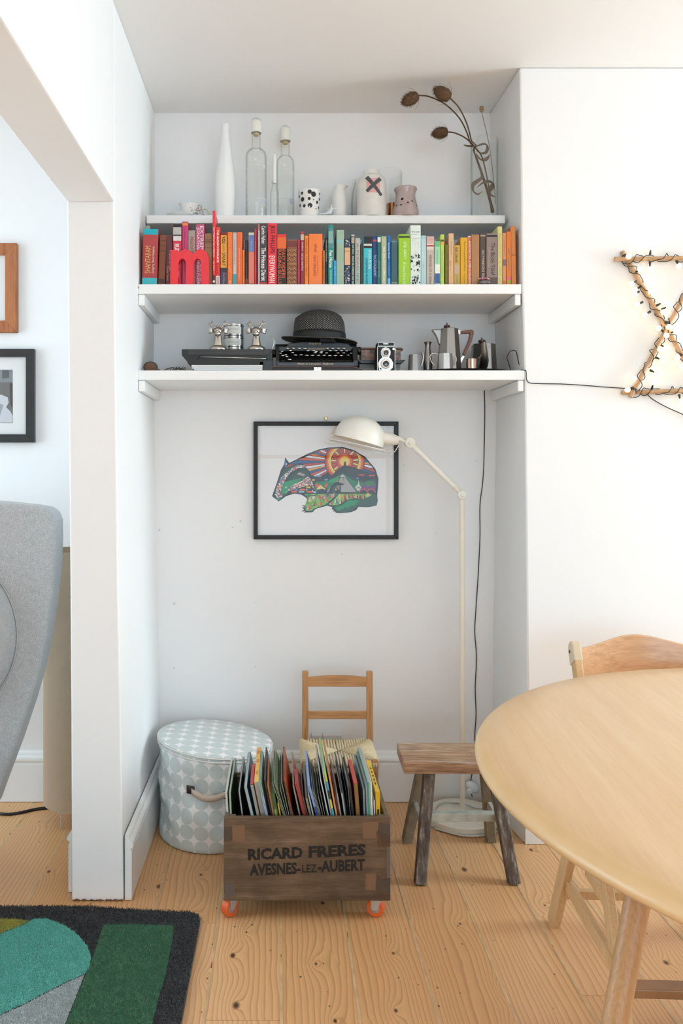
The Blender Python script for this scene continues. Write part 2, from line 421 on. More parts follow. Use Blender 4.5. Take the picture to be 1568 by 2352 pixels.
# left wall: pier, and the beam above the wide opening
rows = [[(xl, YP, z), (xf, YP, z), (xb, YB + .05, z), (xl, YB + .05, z)] for z, xl, xf, xb in
        ((0, -.636, -.478, -.476), (.55, -.638, -.486, -.483), (1.0, -.641, -.494, -.493), (1.6, -.646, -.501, -.504), (2.14, -.651, -.506, -.502), (ZC, -.651, -.506, -.498))]
mb = ruled(rows)
wl = mb.build('wall_left', M_WALL, kind='structure', bevel=.005)
MB().box(-.651, -.506, YS, YP, 2.14, ZC).build('beam', M_WALL, wl, bevel=.005)
# chipped foot of the pier
mb = MB(); rs = random.Random(5)
top = [(-.632 + .152 * i / 40, .002 + rs.uniform(0, .004) + .003 * math.sin(i * .5) ** 2) for i in range(41)]
mb.prism([(-.632, .001), (-.480, .001)] + top[::-1], lambda u, v, w: (u, YP - .0006 - w, v), .0008)
mb.build('bare_plaster', mat('#8d6748', .9, var=.5, bscale=300), wl)

def wall_with_window(name, axis, pos, th, a0, a1, w0, w1, z0, z1, wn):
    def bx(mb, s0, s1, q0, q1):
        if axis == 'x': return mb.box(pos, pos + th, s0, s1, q0, q1)
        return mb.box(s0, s1, pos, pos + th, q0, q1)
    mb = MB(); bx(mb, a0, w0, 0, ZC); bx(mb, w1, a1, 0, ZC); bx(mb, w0, w1, 0, z0); bx(mb, w0, w1, z1, ZC)
    o = mb.build(name, M_WALL, kind='structure')
    w = thing(wn, None, None, (pos if axis == 'x' else (w0+w1)/2, (w0+w1)/2 if axis == 'x' else pos, z0), kind='structure')
    def fr(nm, s0, s1, q0, q1):
        m_ = MB(); mid = pos + th * .7
        if axis == 'x': m_.box(mid - .03, mid + .03, s0, s1, q0, q1)
        else: m_.box(s0, s1, mid - .03, mid + .03, q0, q1)
        m_.build(nm, M_GLOSS, w)
    fr('window_frame', w0, w0 + .05, z0, z1); fr('window_frame', w1 - .05, w1, z0, z1); fr('window_frame', w0, w1, z0, z0 + .05); fr('window_frame', w0, w1, z1 - .05, z1)
    fr('glazing_bar', (w0+w1)/2 - .02, (w0+w1)/2 + .02, z0, z1); fr('glazing_bar', w0, w1, (z0+z1)/2 - .02, (z0+z1)/2 + .02)
wall_with_window('wall_garden', 'x', XE, .2, YS - .1, YC, 1.5, 2.82, .45, 2.55, 'window_1')
wall_with_window('wall_rear', 'y', YS - .2, .2, XW, XE + .2, -.45, 3.05, .45, 2.55, 'window_2')
wall_with_window('wall_far', 'x', XW - .2, .2, YS - .1, YB, 1.25, 3.05, .6, 2.35, 'window_3')

# skirting boards
PRO = [(.0, .0), (.021, .0), (.021, .148), (.017, .152), (.017, .157), (.024, .162), (.025, .170), (.021, .178), (.014, .183), (.013, .189), (.006, .196), (.0, .198)]
def skirting(name, p0, p1, nrm, parent=None):
    p0, p1, nrm = Vector(p0), Vector(p1), Vector(nrm); mb = MB(); n = len(PRO)
    for p in (p0, p1):
        for d, z in PRO: mb.v.append(p + nrm * d + Vector((0, 0, z + .002)))
    mb.f.append(tuple(range(n))); mb.f.append(tuple(n + i for i in reversed(range(n))))
    for i in range(n): mb.f.append((i, n + i, n + (i+1) % n, (i+1) % n))
    return mb.build(name, M_GLOSS, parent, smooth=40, kind=None if parent else 'structure')
skirting('baseboard_back', (-.477, YB, 0), (.846, YB, 0), (0, -1, 0))
skirting('baseboard_left', (-.474, YP + .004, 0), (-.474, YB - .021, 0), (1, 0, 0))
skirting('baseboard_right', (.848, YB - .021, 0), (.884, YC, 0), (-1, -.05, 0))
skirting('baseboard_chimney', (.866, YC, 0), (XE - .001, YC, 0), (0, -1, 0))
skirting('baseboard_back_left', (XW, YB, 0), (-.637, YB, 0), (0, -1, 0))
skirting('baseboard_pier', (-.638, YP + .05, 0), (-.638, YB - .021, 0), (-1, 0, 0))
# bits of blue tack and filled holes left on the back wall
M_TACK = mat('#c9d6e4', .8); M_FIL2 = mat('#dedfe0', .8)
for i, (x, y) in enumerate([(366, 1217), (534, 1211), (552, 1197), (400, 1386), (400, 1534), (587, 1384), (586, 1531), (566, 1070), (631, 1254), (785, 1273), (928, 1068), (1000, 1224), (1094, 1058)]):
    mb = MB(); c = P(x, y, YB)
    mb.ico((c.x, YB - .0005, c.z), .0045 if i < 5 else .0035, 1, (1.0, .25, .8 + .5 * (i % 3 == 0)))
    mb.build('tack_mark', M_TACK if i < 5 else M_FIL2, wall_back)

# ------------------------------------------------------------------ shelves
YT = 3.01                                            # front of the shallow top shelf
ZT, ZM, ZL = 2.2736, 1.980, 1.674                    # tops of the three shelves
def shelf(label, x0, x1, yf, zt, th, batten=True):
    t = thing('wall_shelf', label, 'shelf', ((x0 + x1) / 2, (yf + YB) / 2, zt - th))
    MB().box(x0, x1, yf, YB - .0005, zt - th, zt).build('shelf_board', M_SHELF, t, bevel=.0018)
    if batten:
        for s, (xa, xb) in ((-1, (x0 + .001, x0 + .022)), (1, (x1 - .022, x1 - .001))):
            mb = MB().box(xa, xb, yf + .004, YB - .001, zt - th - .040, zt - th - .0004)
            mb.build('batten', M_SHELF, t, bevel=.003)
    return t
shelf('shallow white top shelf carrying the bottles, jars and dried teasels', -.4975, .842, YT, ZT, .031, False)
mid = shelf('white middle shelf carrying the long row of books', -.502, .8575, YC - .002, ZM, .034)
MB().ico((-.501, YC - .003, ZM - .012), .004, 1, (.8, .5, 1)).build('paint_chip', mat('#b5835a', .8), mid)
shelf('white lowest shelf carrying the typewriter and the pewter pots', -.502, .868, YC - .002, ZL, .034)
# ------------------------------------------------------------------ books on the middle shelf
M_PAGE = mat('#d9d0bd', .85, bump=.1, bscale=500, name='pages')
YBK = 2.886
GB = 'books in the row on the middle shelf'
def book(x0, x1, yt, col, label, titles=(), bands=(), dep=.128, lean=0, dy=0.0, rough=.42, zb=ZM, motif=None):
    Y = YBK + dy; X0, X1 = (x0 - CX) / F * Y, (x1 - CX) / F * Y - .0003
    z0, z1 = zb + .0002, H - (yt - CY) / F * Y
    w = X1 - X0; e = min(.0022, w * .18); t = min(.0014, w * .16); YK = min(Y + dep, YB - .004)
    piv = Vector(((X0 + X1) / 2, Y, z0)); MR = Matrix.Translation(piv) @ Matrix.Rotation(R(lean), 4, 'Y') @ Matrix.Translation(-piv)
    pro = [(X0, YK), (X0, Y + e), (X0 + e, Y), (X1 - e, Y), (X1, Y + e), (X1, YK), (X1 - t, YK), (X1 - t, Y + e + .001), (X0 + t, Y + e + .001), (X0 + t, YK)]
    mb = MB().prism(pro, lambda u, v, q: (u, v, z0 + q), z1 - z0)
    if lean: mb.move(lambda v: MR @ v)
    o = mb.build('book', mat(col, rough, name='book_cover'), label=label, cat='book', group=GB)
    pg = MB().box(X0 + t, X1 - t, Y + e + .0015, YK - .003, z0 + .002, z1 - .003)
    if lean: pg.move(lambda v: MR @ v)
    pg.build('pages', M_PAGE, o)
    hz = z1 - z0
    for k, (a, b, c) in enumerate(bands):
        q = MB().box(X0 + e * .5, X1 - e * .5, Y - .0003 - .00008 * k, Y + .001, z1 - hz * b + .0001, z1 - hz * a - .0001)
        if lean: q.move(lambda v: MR @ v)
        q.build('spine_panel', mat(c, rough, name='book_print'), o)
    for k, (s, c, uc, a, b, hf, bold, d) in enumerate(titles):
        tm = MB(); hh = hf * w / 2; xc = X0 + uc * w; yy = Y - .0012
        if d == 1: mp = lambda u, v: (xc - hh + 2 * hh * v, yy, z1 - hz * (a + (b - a) * u))
        elif d == -1: mp = lambda u, v: (xc + hh - 2 * hh * v, yy, z1 - hz * (b - (b - a) * u))
        else: mp = lambda u, v: (X0 + w * (.1 + .8 * u), yy, z1 - hz * (b - (b - a) * v))
        lettering(tm, s, mp, bold)
        if lean: tm.move(lambda v: MR @ v)
        tm.build('spine_lettering', mat(c, .5, name='book_print'), o, fixn=False)
    if motif:
        rs_ = random.Random(int(x0)); groups = {}
        def blob(u, v, r, c, k=5, asp=1.0):
            a0 = rs_.uniform(0, 6.28); groups.setdefault(c, MB()).poly([(X0 + w * min(.97, max(.03, u + r * math.cos(a0 + 6.283 * i / k) * rs_.uniform(.6, 1.2) / (w / hz))), Y - .0009, z1 - hz * min(.995, max(.005, v + asp * r * math.sin(a0 + 6.283 * i / k) * rs_.uniform(.6, 1.2)))) for i in range(k)])
        if motif == 'scroll':
            for i in range(24):
                v = .22 + .76 * i / 23
                for u in (.12, .26, .40):
                    for uu in (u, 1 - u): blob(uu, v + (.012 if u == .26 else 0), .013, '#c79c66' if (i + int(u * 10)) % 3 else '#5e3420', 4)
        if motif == 'flowers':
            for i in range(60):
                v = rs_.choice((rs_.uniform(.03, .17), rs_.uniform(.58, .98), rs_.uniform(.58, .98))); blob(rs_.random(), v, rs_.uniform(.012, .024), rs_.choice(('#8f97b0', '#b7b5b0', '#6d7794', '#c9c4b8')), 5)
        if motif == 'woods':
            for i in range(46):
                v = .5 + .48 * rs_.random(); blob(rs_.uniform(.05, .95), v, rs_.uniform(.008, .030), rs_.choice(('#1c2322', '#2c3735', '#1c2322', '#3f4d49', '#a9d0c6')), 3, 1.6)
            for i in range(14): blob(rs_.random(), rs_.uniform(.2, .5), rs_.uniform(.01, .02), '#c6dcd2', 4)
        for c, g_ in groups.items(): g_.build('spine_motif', mat(c, .5, name='book_print'), o, fixn=False)
    return o
T = lambda s, c, uc=.5, a=.08, b=.92, hf=.5, bold=.0, d=1: (s, c, uc, a, b, hf, bold, d)
BK = [
 (334, 345, 518, '#c9c6bd', 'pale grey book standing behind the red and turquoise paperback at the far left', (), (), dict(dy=.14, dep=.1)),
 (325.5, 361, 526, '#b0413f', 'thick red and turquoise paperback with gold title at the left end of the row', (T('SHANTARAM', '#e3b25c', .36, .30, .78, .36, .0, -1), T('Gregory David Roberts', '#e8dcc8', .72, .31, .78, .2, 0, -1)), ((0, .10, '#16a9b9'), (.86, 1, '#3cb9c4')), dict(lean=1.2)),
 (362.5, 379, 540, '#7c4325', 'brown leather-bound book with ribbed spine leaning beside the red and turquoise paperback', (), ((.10, .115, '#5b2f18'), (.2, .215, '#5b2f18'), (.3, .315, '#5b2f18'), (.86, .95, '#4a2715')), dict(lean=2.2)),
 (380.5, 396, 541, '#5b252b', 'dark maroon hardback left of the large red letter m', (T('I Capture the Castle', '#d9b8a4', .6, .30, .70, .3), T('Dodie Smith', '#c79d8d', .3, .62, .9, .3))),
 (397, 417, 515, '#d22f3f', 'red book with black photograph at the top of its spine behind the letter m', (T('RUPERT EVERETT', '#f4eeee', .45, .32, .86, .55, .02),), ((0, .27, '#171616'), (.05, .17, '#b9b4b0'), (.19, .27, '#d7d3cf'))),
 (418, 432, 509, '#c33a72', 'tall magenta book with orange right edge behind the letter m', (T('~24', '#7c1e46', .45, .12, .8, .35),), ((.02, .06, '#e58a3c'),)),
 (432, 449, 529, '#a3968b', 'grey-beige cloth book with red vertical lettering above the letter m', (T('PREDATORY T', '#a83a34', .5, .12, .62, .42, .01),)),
 (449.5, 469, 515, '#c4577f', 'pink paperback with two lines of large white capitals behind the letter m', (T('EXTREMELY LOUD', '#f1dbe3', .72, .03, .95, .42, .0), T('JONATHAN SAFRAN FOER', '#f1dbe3', .25, .05, .98, .42, .0))),
 (469.5, 487, 536, '#8d6a49', 'worn tan old book just right of the letter m', (T('THE', '#4b3520', .5, .11, .125, .2, 0, 0), T('SCARLET', '#4b3520', .5, .135, .155, .2, 0, 0), T('LETTER', '#4b3520', .5, .165, .185, .2, 0, 0)), ((.08, .085, '#5e442c'), (.16, .165, '#5e442c'), (.26, .27, '#5e442c'))),
 (488, 494.4, 484, '#e23140', 'very tall thin bright red book rising in front of the top shelf', (T('TOTTERDOWN RISING', '#f7d9d6', .5, .22, .62, .6), T('Ken Pollard', '#f7d9d6', .5, .68, .8, .5)), ((.86, 1, '#3d2528'), (.93, .96, '#e8e2de')), dict(dep=.118, dy=-.004)),
 (495, 505.4, 522, '#e33e36', 'red book with a white foot, right of the very tall thin red one', (T("THE NATION'S FAVOURITE", '#fbe9e4', .5, .05, .6, .45, .02), T('Love', '#a32320', .5, .62, .8, .6), T('POEMS', '#4c2a29', .5, .85, .97, .5)), ((.83, 1, '#ece6e2'),)),
 (506, 521.5, 534, '#7c2029', 'maroon book with yellow panel and bold black capitals on its spine', (T('YOU', '#1d1712', .48, .07, .22, .55, .018), T('ARE NOT SO', '#7a5a24', .48, .24, .36, .3), T('SMART', '#1d1712', .48, .38, .63, .55, 0), T('David McRaney', '#c9ab7d', .5, .76, .97, .3)), ((.05, .66, '#e2a33e'), (.66, .74, '#2c2a3c'), (.74, .98, '#39456d'))),
 (522, 534, 533, '#ef7527', 'bright orange paperback right of the maroon and yellow spine', (T('~22', '#f9d8b8', .5, .08, .8, .4), T('o', '#f9d8b8', .5, .9, .96, .5))),
 (534.5, 543.6, 534, '#c7bcb9', 'slim pale grey paperback with a teal foot between two orange spines', (T('~20', '#8c6d6b', .5, .15, .62, .5),), ((.78, 1, '#28a3b5'),)),
 (544, 556, 533, '#ef6a2d', 'orange-red paperback with thin white lettering right of the slim grey one', (T('~20', '#fbdcc9', .5, .3, .9, .4),)),
 (556.5, 561.5, 574, '#f07a26', 'very short thin orange book'),
 (562, 570, 551, '#2f2523', 'short dark brown book beside the very short orange one', (T('~12', '#8b8179', .5, .5, .85, .5),), ((.84, 1, '#7c4a39'),), dict(dy=.006)),
 (570.5, 584, 534, '#e07b68', 'paperback with blue upper half and salmon lower half', (T('~13', '#c7d4e6', .5, .16, .34, .4),), ((0, .05, '#c9cdb9'), (.05, .36, '#5d7fb4'), (.96, 1, '#2b2421'))),
 (584.4, 589, 525, '#c8213a', 'slim crimson paperback right of the blue and salmon one', (T('~30', '#eab7bb', .5, .2, .9, .5),)),
 (589.2, 592.6, 547, '#4e1723', 'thin dark burgundy book squeezed beside the slim crimson one'),
 (592.9, 596.2, 515, '#e8d8cf', 'tall thin white book with orange top left of the charcoal hardback', (), ((0, .1, '#e3622f'),)),
 (596.5, 613.6, 513, '#453f44', 'tall charcoal hardback with white lettering and a red foot', (T('Carrie Fisher', '#f1edea', .5, .04, .33, .55, .01), T('The Princess Diarist', '#f1edea', .5, .39, .92, .6, .02)), ((.94, 1, '#b23b3a'),)),
 (614.5, 635, 513, '#e8303f', 'tall glossy red hardback with black and white capitals', (T('JESS PHILLIPS', '#3a1015', .5, .03, .48, .6, .015), T('EVERYWOMAN', '#fdf3ef', .5, .52, .95, .62, 0))),
 (636, 658, 538, '#221a17', 'black paperback with a red and orange top and orange capitals', (T('EASY RIDERS', '#d8581f', .68, .30, .85, .36, .01), T('RAGING BULLS', '#d8581f', .28, .30, .96, .36, .01)), ((0, .17, '#e0342a'), (.06, .28, '#e8682a'))),
 (658.4, 682, 550, '#8a5637', 'brown book with gilded scroll pattern on its spine', (), ((.03, .16, '#74352c'),), dict(motif='scroll')),
 (682.5, 689, 550, '#a92b4c', 'thin raspberry paperback right of the gilded brown book', (T('~18', '#cf7d92', .5, .1, .9, .5),)),
 (689.5, 698.6, 532, '#8b2f39', 'slim wine-red hardback with a small picture at the spine top', (T('Enid Blyton', '#f0dcd6', .5, .2, .36, .5, .01), T('FIVE GO PARENTING', '#f0dcd6', .5, .4, .72, .45)), ((0, .04, '#b13a46'), (.05, .16, '#c8b3a6'))),
 (699, 708.2, 541, '#f28a33', 'narrow orange paperback left of the wide plain orange book', (T('GRAHAM GREENE   THE QUIET AMERICAN', '#7c3c12', .5, .06, .8, .45),)),
 (709, 740, 537, '#f5803a', 'wide plain orange hardback with faint brown title', (T('KING', '#8a4a22', .5, .2, .35, .18), T('NEW ZEALAND', '#8a4a22', .44, .42, .82, .18), T('The Penguin History of', '#a5602f', .64, .42, .8, .1))),
 (740.5, 746, 575, '#b0713a', 'short brown book right of the wide orange hardback', (T('~9', '#4f2d16', .5, .2, .95, .7),)),
 (746.3, 752.6, 545, '#26201f', 'slim black book left of the tall teal one', (T('GRAHAM GREENE', '#cfc6bd', .5, .05, .5, .5),), (), dict(dy=.004)),
 (753.5, 765.6, 517, '#0f9086', 'tall teal book with bold white lettering', (T('Fun Home', '#f2f7f4', .5, .42, .70, .6, .02), T('ALISON BECHDEL', '#cfe9e4', .5, .74, .99, .35)), ((.05, .38, '#4f8d8c'), (.10, .3, '#88aaa6'))),
 (766, 772.4, 598, '#2f9ae0', 'tiny bright blue book beside the tall teal one', (T('~6', '#d7ecfa', .5, .2, .6, .55),)),
 (772.5, 790, 528, '#9db89f', 'tall faded sage green book with ragged jacket top', (T('~16', '#b9a873', .5, .35, .85, .2),), ((.18, .24, '#8bbfc0'),)),
 (790.5, 805, 548, '#2b3350', 'navy floral patterned book with a peach title label', (T('~5', '#6e4c33', .5, .24, .29, .5, 0, 0),), ((.19, .56, '#dfae86'),), dict(motif='flowers')),
 (806, 814.6, 539, '#28483f', 'slim dark green hardback with a small picture at the spine top', (T('Enid Blyton', '#dfe5dc', .5, .2, .38, .5, .01), T('FIVE GO ON A STRATEGY AWAY DAY', '#dfe5dc', .5, .42, .97, .5, .01)), ((0, .03, '#c4beb4'), (.05, .17, '#b2a294'))),
 (815, 827, 547, '#b6b0ab', 'pale grey paperback with spaced thin lettering beside the slim dark green hardback', (T('A PLEASURE', '#857b78', .5, .1, .92, .35),), ((.6, .98, '#a9b5ae'),)),
 (827.5, 834, 560, '#4a4538', 'short dark olive book left of the turquoise and black one', (), (), dict(dy=.006)),
 (834.5, 854.6, 543, '#42bccb', 'turquoise paperback with a black photographic top', (T('STRONG MOTION', '#e4f3f4', .70, .28, .66, .28, 0), T('JONATHAN FRANZEN', '#123842', .32, .44, 1.0, .32, .012)), ((0, .24, '#1b1a1b'), (.15, .19, '#d9d7d5'))),
 (855, 865.8, 542, '#1d3970', 'navy book with large pale blue capitals', (T('PHOTOGRAPHY', '#b7c9e6', .55, .38, .82, .6), T('~9', '#5e7bb0', .5, .15, .35, .3)), ((.07, .11, '#b53a5a'),)),
 (866, 875, 540, '#1c6b64', 'teal green slim book between the navy and the celery spine', (T('~20', '#cfe4df', .5, .5, .85, .4),), ((.04, .14, '#d3e3df'),)),
 (875.4, 888, 543, '#b3b894', 'celery green book with white spaced capitals', (T('THE GALLERY COMPANION', '#f1f1e4', .5, .2, .98, .4, 0),)),
 (888.8, 897, 541, '#1d6cb1', 'mid blue slim book right of the celery green one', (T('Summer Book', '#cfe2f2', .5, .14, .46, .45), T('Tove Jansson', '#7fb6dc', .5, .54, .8, .3),), ((.85, .97, '#73b6df'),)),
 (897.8, 914, 552, '#39616a', 'slate teal cloth-bound old book', (), ((.02, .04, '#7fa0a3'), (.92, .93, '#b8b294'), (.95, .955, '#b8b294'))),
 (915, 941.5, 538, '#9cca25', 'wide lime green paperback with white title', (T('JAMES HERRIOT', '#f3f9d5', .52, .14, .48, .3, 0), T('All Creatures Great and Small', '#f3f9d5', .52, .54, .98, .28)), ((.03, .07, '#33471a'),), dict(dy=-.004)),
 (942, 966, 517.5, '#dfe8df', 'tall white book with black inky woodland drawing on its spine', (T('THE', '#5c8a86', .5, .10, .125, .2, 0, 0), T('~8', '#5c8a86', .5, .135, .16, .2, 0, 0), T('~6', '#8a9b95', .5, .21, .235, .2, 0, 0)), (), dict(dy=-.004, motif='woods')),
 (966.4, 978.8, 541, '#b7d3d6', 'pale powder blue paperback right of the inky white book', (T('~12', '#7a9aa2', .5, .5, .95, .3),), ((.03, .06, '#9cbcc4'),)),
 (979.2, 997, 543, '#c2b2a6', 'beige paperback with a red-lipped face at the spine top', (T('MEMOIRS OF A GEISHA', '#6b5a52', .5, .38, .99, .32), T('~6', '#c58f92', .5, .05, .08, .2, 0, 0)), ((0, .15, '#d7aca8'), (.15, .27, '#d8cfc2'), (.175, .205, '#b0262e'))),
 (998, 1010.6, 554, '#e5e8df', 'short white paperback with green top and blue wave', (T('~8', '#5fae78', .5, .2, .5, .4),), ((0, .12, '#66c07f'), (.12, .52, '#9fd6ae'), (.72, .95, '#2f5d92'))),
 (1011, 1020, 538.5, '#b9cf5d', 'slim pale lime book with an orange square near the top', (T('~12', '#63b79b', .5, .34, .82, .5),), ((.1, .14, '#4a551f'), (.15, .2, '#eda13c'))),
 (1021.5, 1029.4, 562, '#696016', 'short dark olive-green book right of the slim lime one', (T('~14', '#b9a948', .5, .35, .9, .4),)),
 (1030, 1041.8, 536, '#dcb084', 'peach paperback with handwritten style lettering', (T('~8', '#7c5a3a', .5, .15, .42, .4), T('~6', '#7c5a3a', .4, .5, .72, .45), T('~9', '#e08a4a', .5, .74, .96, .4))),
 (1042.2, 1056.4, 563, '#c9a24e', 'short mustard paperback with black capitals', (T('ALEX GARLAND', '#2c2413', .4, .05, .44, .36, .01), T('THE BEACH', '#7b8a80', .5, .72, .98, .36)), ((.48, .7, '#c4a888'),)),
 (1057, 1074, 545.5, '#dba51c', 'plain golden yellow paperback', (T('We Are All Completely BESIDE OURSELVES', '#6b4d10', .55, .08, .7, .24), T('Karen Joy Fowler', '#8a6a20', .55, .75, .98, .22),)),
 (1074.4, 1081.4, 542, '#e9d9cc', 'slim white book with an orange-red lettered strip', (T('ALAIN DE BOTTON', '#fbefe6', .62, .1, .46, .5, .01), T('A WEEK AT THE AIRPORT', '#fbefe6', .62, .5, .98, .5, .01)), ((.02, .98, '#dd6238'),)),
 (1082, 1101, 538, '#a9794d', 'frayed tan cloth book right of the orange-red strip', (), ((.0, .015, '#8a5f3c'), (.965, 1, '#8a5f3c'))),
 (1102, 1116, 536, '#544338', 'dark brown paperback with pale spaced title', (T('IAN McEWAN', '#d3c3b0', .5, .76, 1.0, .42, 0, -1), T('ENDURING LOVE', '#d3c3b0', .5, .32, .73, .42, 0, -1)), ((.03, .06, '#a89784'),)),
 (1116.8, 1142, 536, '#8e7a72', 'wide taupe paperback with script title', (T('The Book Thief', '#241c1a', .60, .18, .80, .36), T('MARKUS ZUSAK', '#b8a69c', .24, .28, .66, .14)), ((.03, .07, '#2a211e'), (.84, .97, '#5b4943')), dict(dy=-.003)),
 (1142.6, 1153.4, 520, '#dcd48e', 'tall pale yellow book with small dark lettering', (T('~34', '#857a45', .5, .08, .98, .32),), ((.97, 1, '#c8c07a'),)),
 (1153.8, 1162.6, 535, '#dc9667', 'short peach-orange book with a grey band', (T('~11', '#b0613c', .5, .1, .45, .5),), ((.50, .62, '#7a6a63'), (.90, 1, '#cf6f3a'))),
 (1163, 1174, 532, '#e3802f', 'orange paperback with a blue title strip near the right end of the row', (T('~12', '#6d8fb0', .5, .3, .8, .5),), ((.84, .88, '#d8609a'), (.9, .95, '#8fae45'))),
 (1174.6, 1186, 519.6, '#d4803f', 'leaning ochre book at the far right end of the row', (), ((.46, .5, '#b9682d'),), dict(lean=-1.0)),
]
for b in BK:
    x0, x1, yt, col, lab = b[:5]; ti = b[5] if len(b) > 5 else (); ba = b[6] if len(b) > 6 else (); kw = b[7] if len(b) > 7 else {}
    book(x0, x1, yt, col, lab, ti, ba, **kw)
# portrait figure on the black-topped spine
# the big letter m standing in front of the books
def m_shape():
    L = lambda x, y: ((x / 4.7515 + 310), (y / 4.7515 + 480))
    out = [(385, 815), (388, 452), (470, 452), (472, 488), (500, 460), (545, 440), (590, 452), (635, 495), (672, 455), (720, 440), (770, 462), (800, 515), (806, 580), (808, 815),
           (722, 815), (722, 600), (712, 560), (683, 543), (655, 560), (642, 600), (640, 815), (556, 815), (556, 600), (545, 560), (518, 543), (488, 560), (474, 600), (472, 815)]
    return [L(*p) for p in out]
YM = 2.868
pp = []
for x, y in m_shape():
    q = P(x, y, YM); pp.append((q.x, max(q.z, ZM + .0003) if y < 650 else ZM + .0003))
mb = MB().prism(pp, lambda u, v, w: (u, YM - .006 + w, v), .017)
mb.build('letter_m', mat('#e8323c', .45, name='red_painted_wood'), bevel=.0012, label='large bright red wooden letter m standing in front of the books', cat='letter')
# painted egg with beads lying in front of the taupe paperback
eg = P(1113, 648, 2.868)
t = thing('trinket_ball', 'small grey trinket ball crowned with pink and yellow beads in front of the books', 'ornament', (eg.x, 2.872, ZM))
MB().ico((eg.x, 2.872, ZM + .010), .0105, 2, (2.2, .9, .95)).build('body', mat('#6d6a68', .25, metal=.6), t, smooth=True)
rs = random.Random(2)
for k in range(13):
    a = -1 + 2 * k / 12
    MB().ico((eg.x - .002 + a * .018, 2.868, ZM + .020 + .004 * (1 - a * a) + rs.uniform(-.001, .001)), .0032, 1).build('bead', mat(['#c9718b', '#d99ab0', '#8c4a6a', '#e3c93c'][3 if a > .55 and k % 2 else k % 3], .35), t, smooth=True)
# ------------------------------------------------------------------ top shelf: bottles, jars, dried teasels
M_GL = glass('clear_glass'); M_GL2 = glass('thin_glass', (.985, .99, .985), (.78, .80, .78), .8)
M_CER = mat('#e9e7e3', .28, name='white_ceramic'); M_CERM = mat('#eeeeec', .5, name='matt_white_ceramic')
def lathe_px(cx, Y, prof, wall=None):                 # prof in (half width px, y px) bottom to top -> metres, centred at cx
    c = P(cx, 0, Y).x
    return c, [(hw * Y / F, H - (y - CY) / F * Y) for hw, y in prof]
def dbl(pr, t):                                       # outer profile up, inner profile back down
    return [(0, pr[0][1])] + pr + [(max(r - t, .0005), z) for r, z in reversed(pr)][:-1] + [(max(pr[0][0] - t, .0005), pr[0][1] + t), (0, pr[0][1] + t)]
def grounded(pr, z0):                                 # put the lowest ring on the shelf
    return [(pr[0][0], z0)] + pr[1:]
Y1 = 3.06
# tall white bottle vase
c, pr = lathe_px(517, Y1, [(21, 496), (23.5, 470), (23.8, 430), (22, 405), (18, 375), (13, 345), (9.5, 320), (8.2, 300), (8.6, 286)])
MB().lathe(dbl(grounded(pr, ZT + .0004), .003), (c, Y1, 0), 36).build('bottle_vase', M_CERM, smooth=50, label='tall slender white bottle vase with a narrow neck', cat='vase')
# floral cream jug and saucer
Yj = 3.10
t = thing('cream_jug', 'small white china cream jug with painted flowers and a gilt handle', 'jug', (P(443, 0, Yj).x, Yj, ZT))
cx = P(441, 0, Yj).x
def lip(v):
    s = max(0, (v.z - (ZT + .035)) / .03); q = v.copy()
    if v.x < 0: q.x -= s * .016 * (-v.x / .045); q.z += s * .010 * (-v.x / .045) ** 2
    return q
MB().lathe(dbl([(.024, ZT + .001), (.036, ZT + .010), (.043, ZT + .026), (.041, ZT + .042), (.037, ZT + .055), (.039, ZT + .064)], .0022), (cx, Yj, 0), 36, fn=lip).build('body', M_CER, t, smooth=60)
MB().tube(smooth_path([(cx + .040, Yj, ZT + .05), (cx + .052, Yj, ZT + .051), (cx + .063, Yj, ZT + .036), (cx + .056, Yj, ZT + .016), (cx + .041, Yj, ZT + .013)]), .003, 8).build('handle', mat('#d8cfae', .3), t, smooth=True)
rs = random.Random(11)
fc = ['#c98ba6', '#8aa885', '#d9be7e', '#7d86a6', '#b86f78', '#9fb893', '#97a5c6', '#7f7a68']
for k in range(44):
    a = R(-62 + rs.gauss(0, 19)); zz = ZT + .030 + rs.gauss(0, .011); zz = min(max(zz, ZT + .006), ZT + .056)
    rr = .0445 if zz > ZT + .012 else .040
    MB().ico((cx + math.cos(a) * rr * .985, Yj + math.sin(a) * rr * .985, zz), rs.uniform(.0014, .0034), 1, (1, 1, .8)).build('painted_flower', mat(fc[k % 8], .4), t)
cs = P(416, 0, 3.08)
MB().lathe([(0, ZT + .0008), (.022, ZT + .0008), (.03, ZT + .005), (.050, ZT + .016), (.051, ZT + .0175), (.030, ZT + .008), (0, ZT + .006)], (cs.x - .004, 3.075, 0), 40).build('saucer', M_CER, smooth=50, label='white china saucer beside the floral cream jug', cat='saucer')
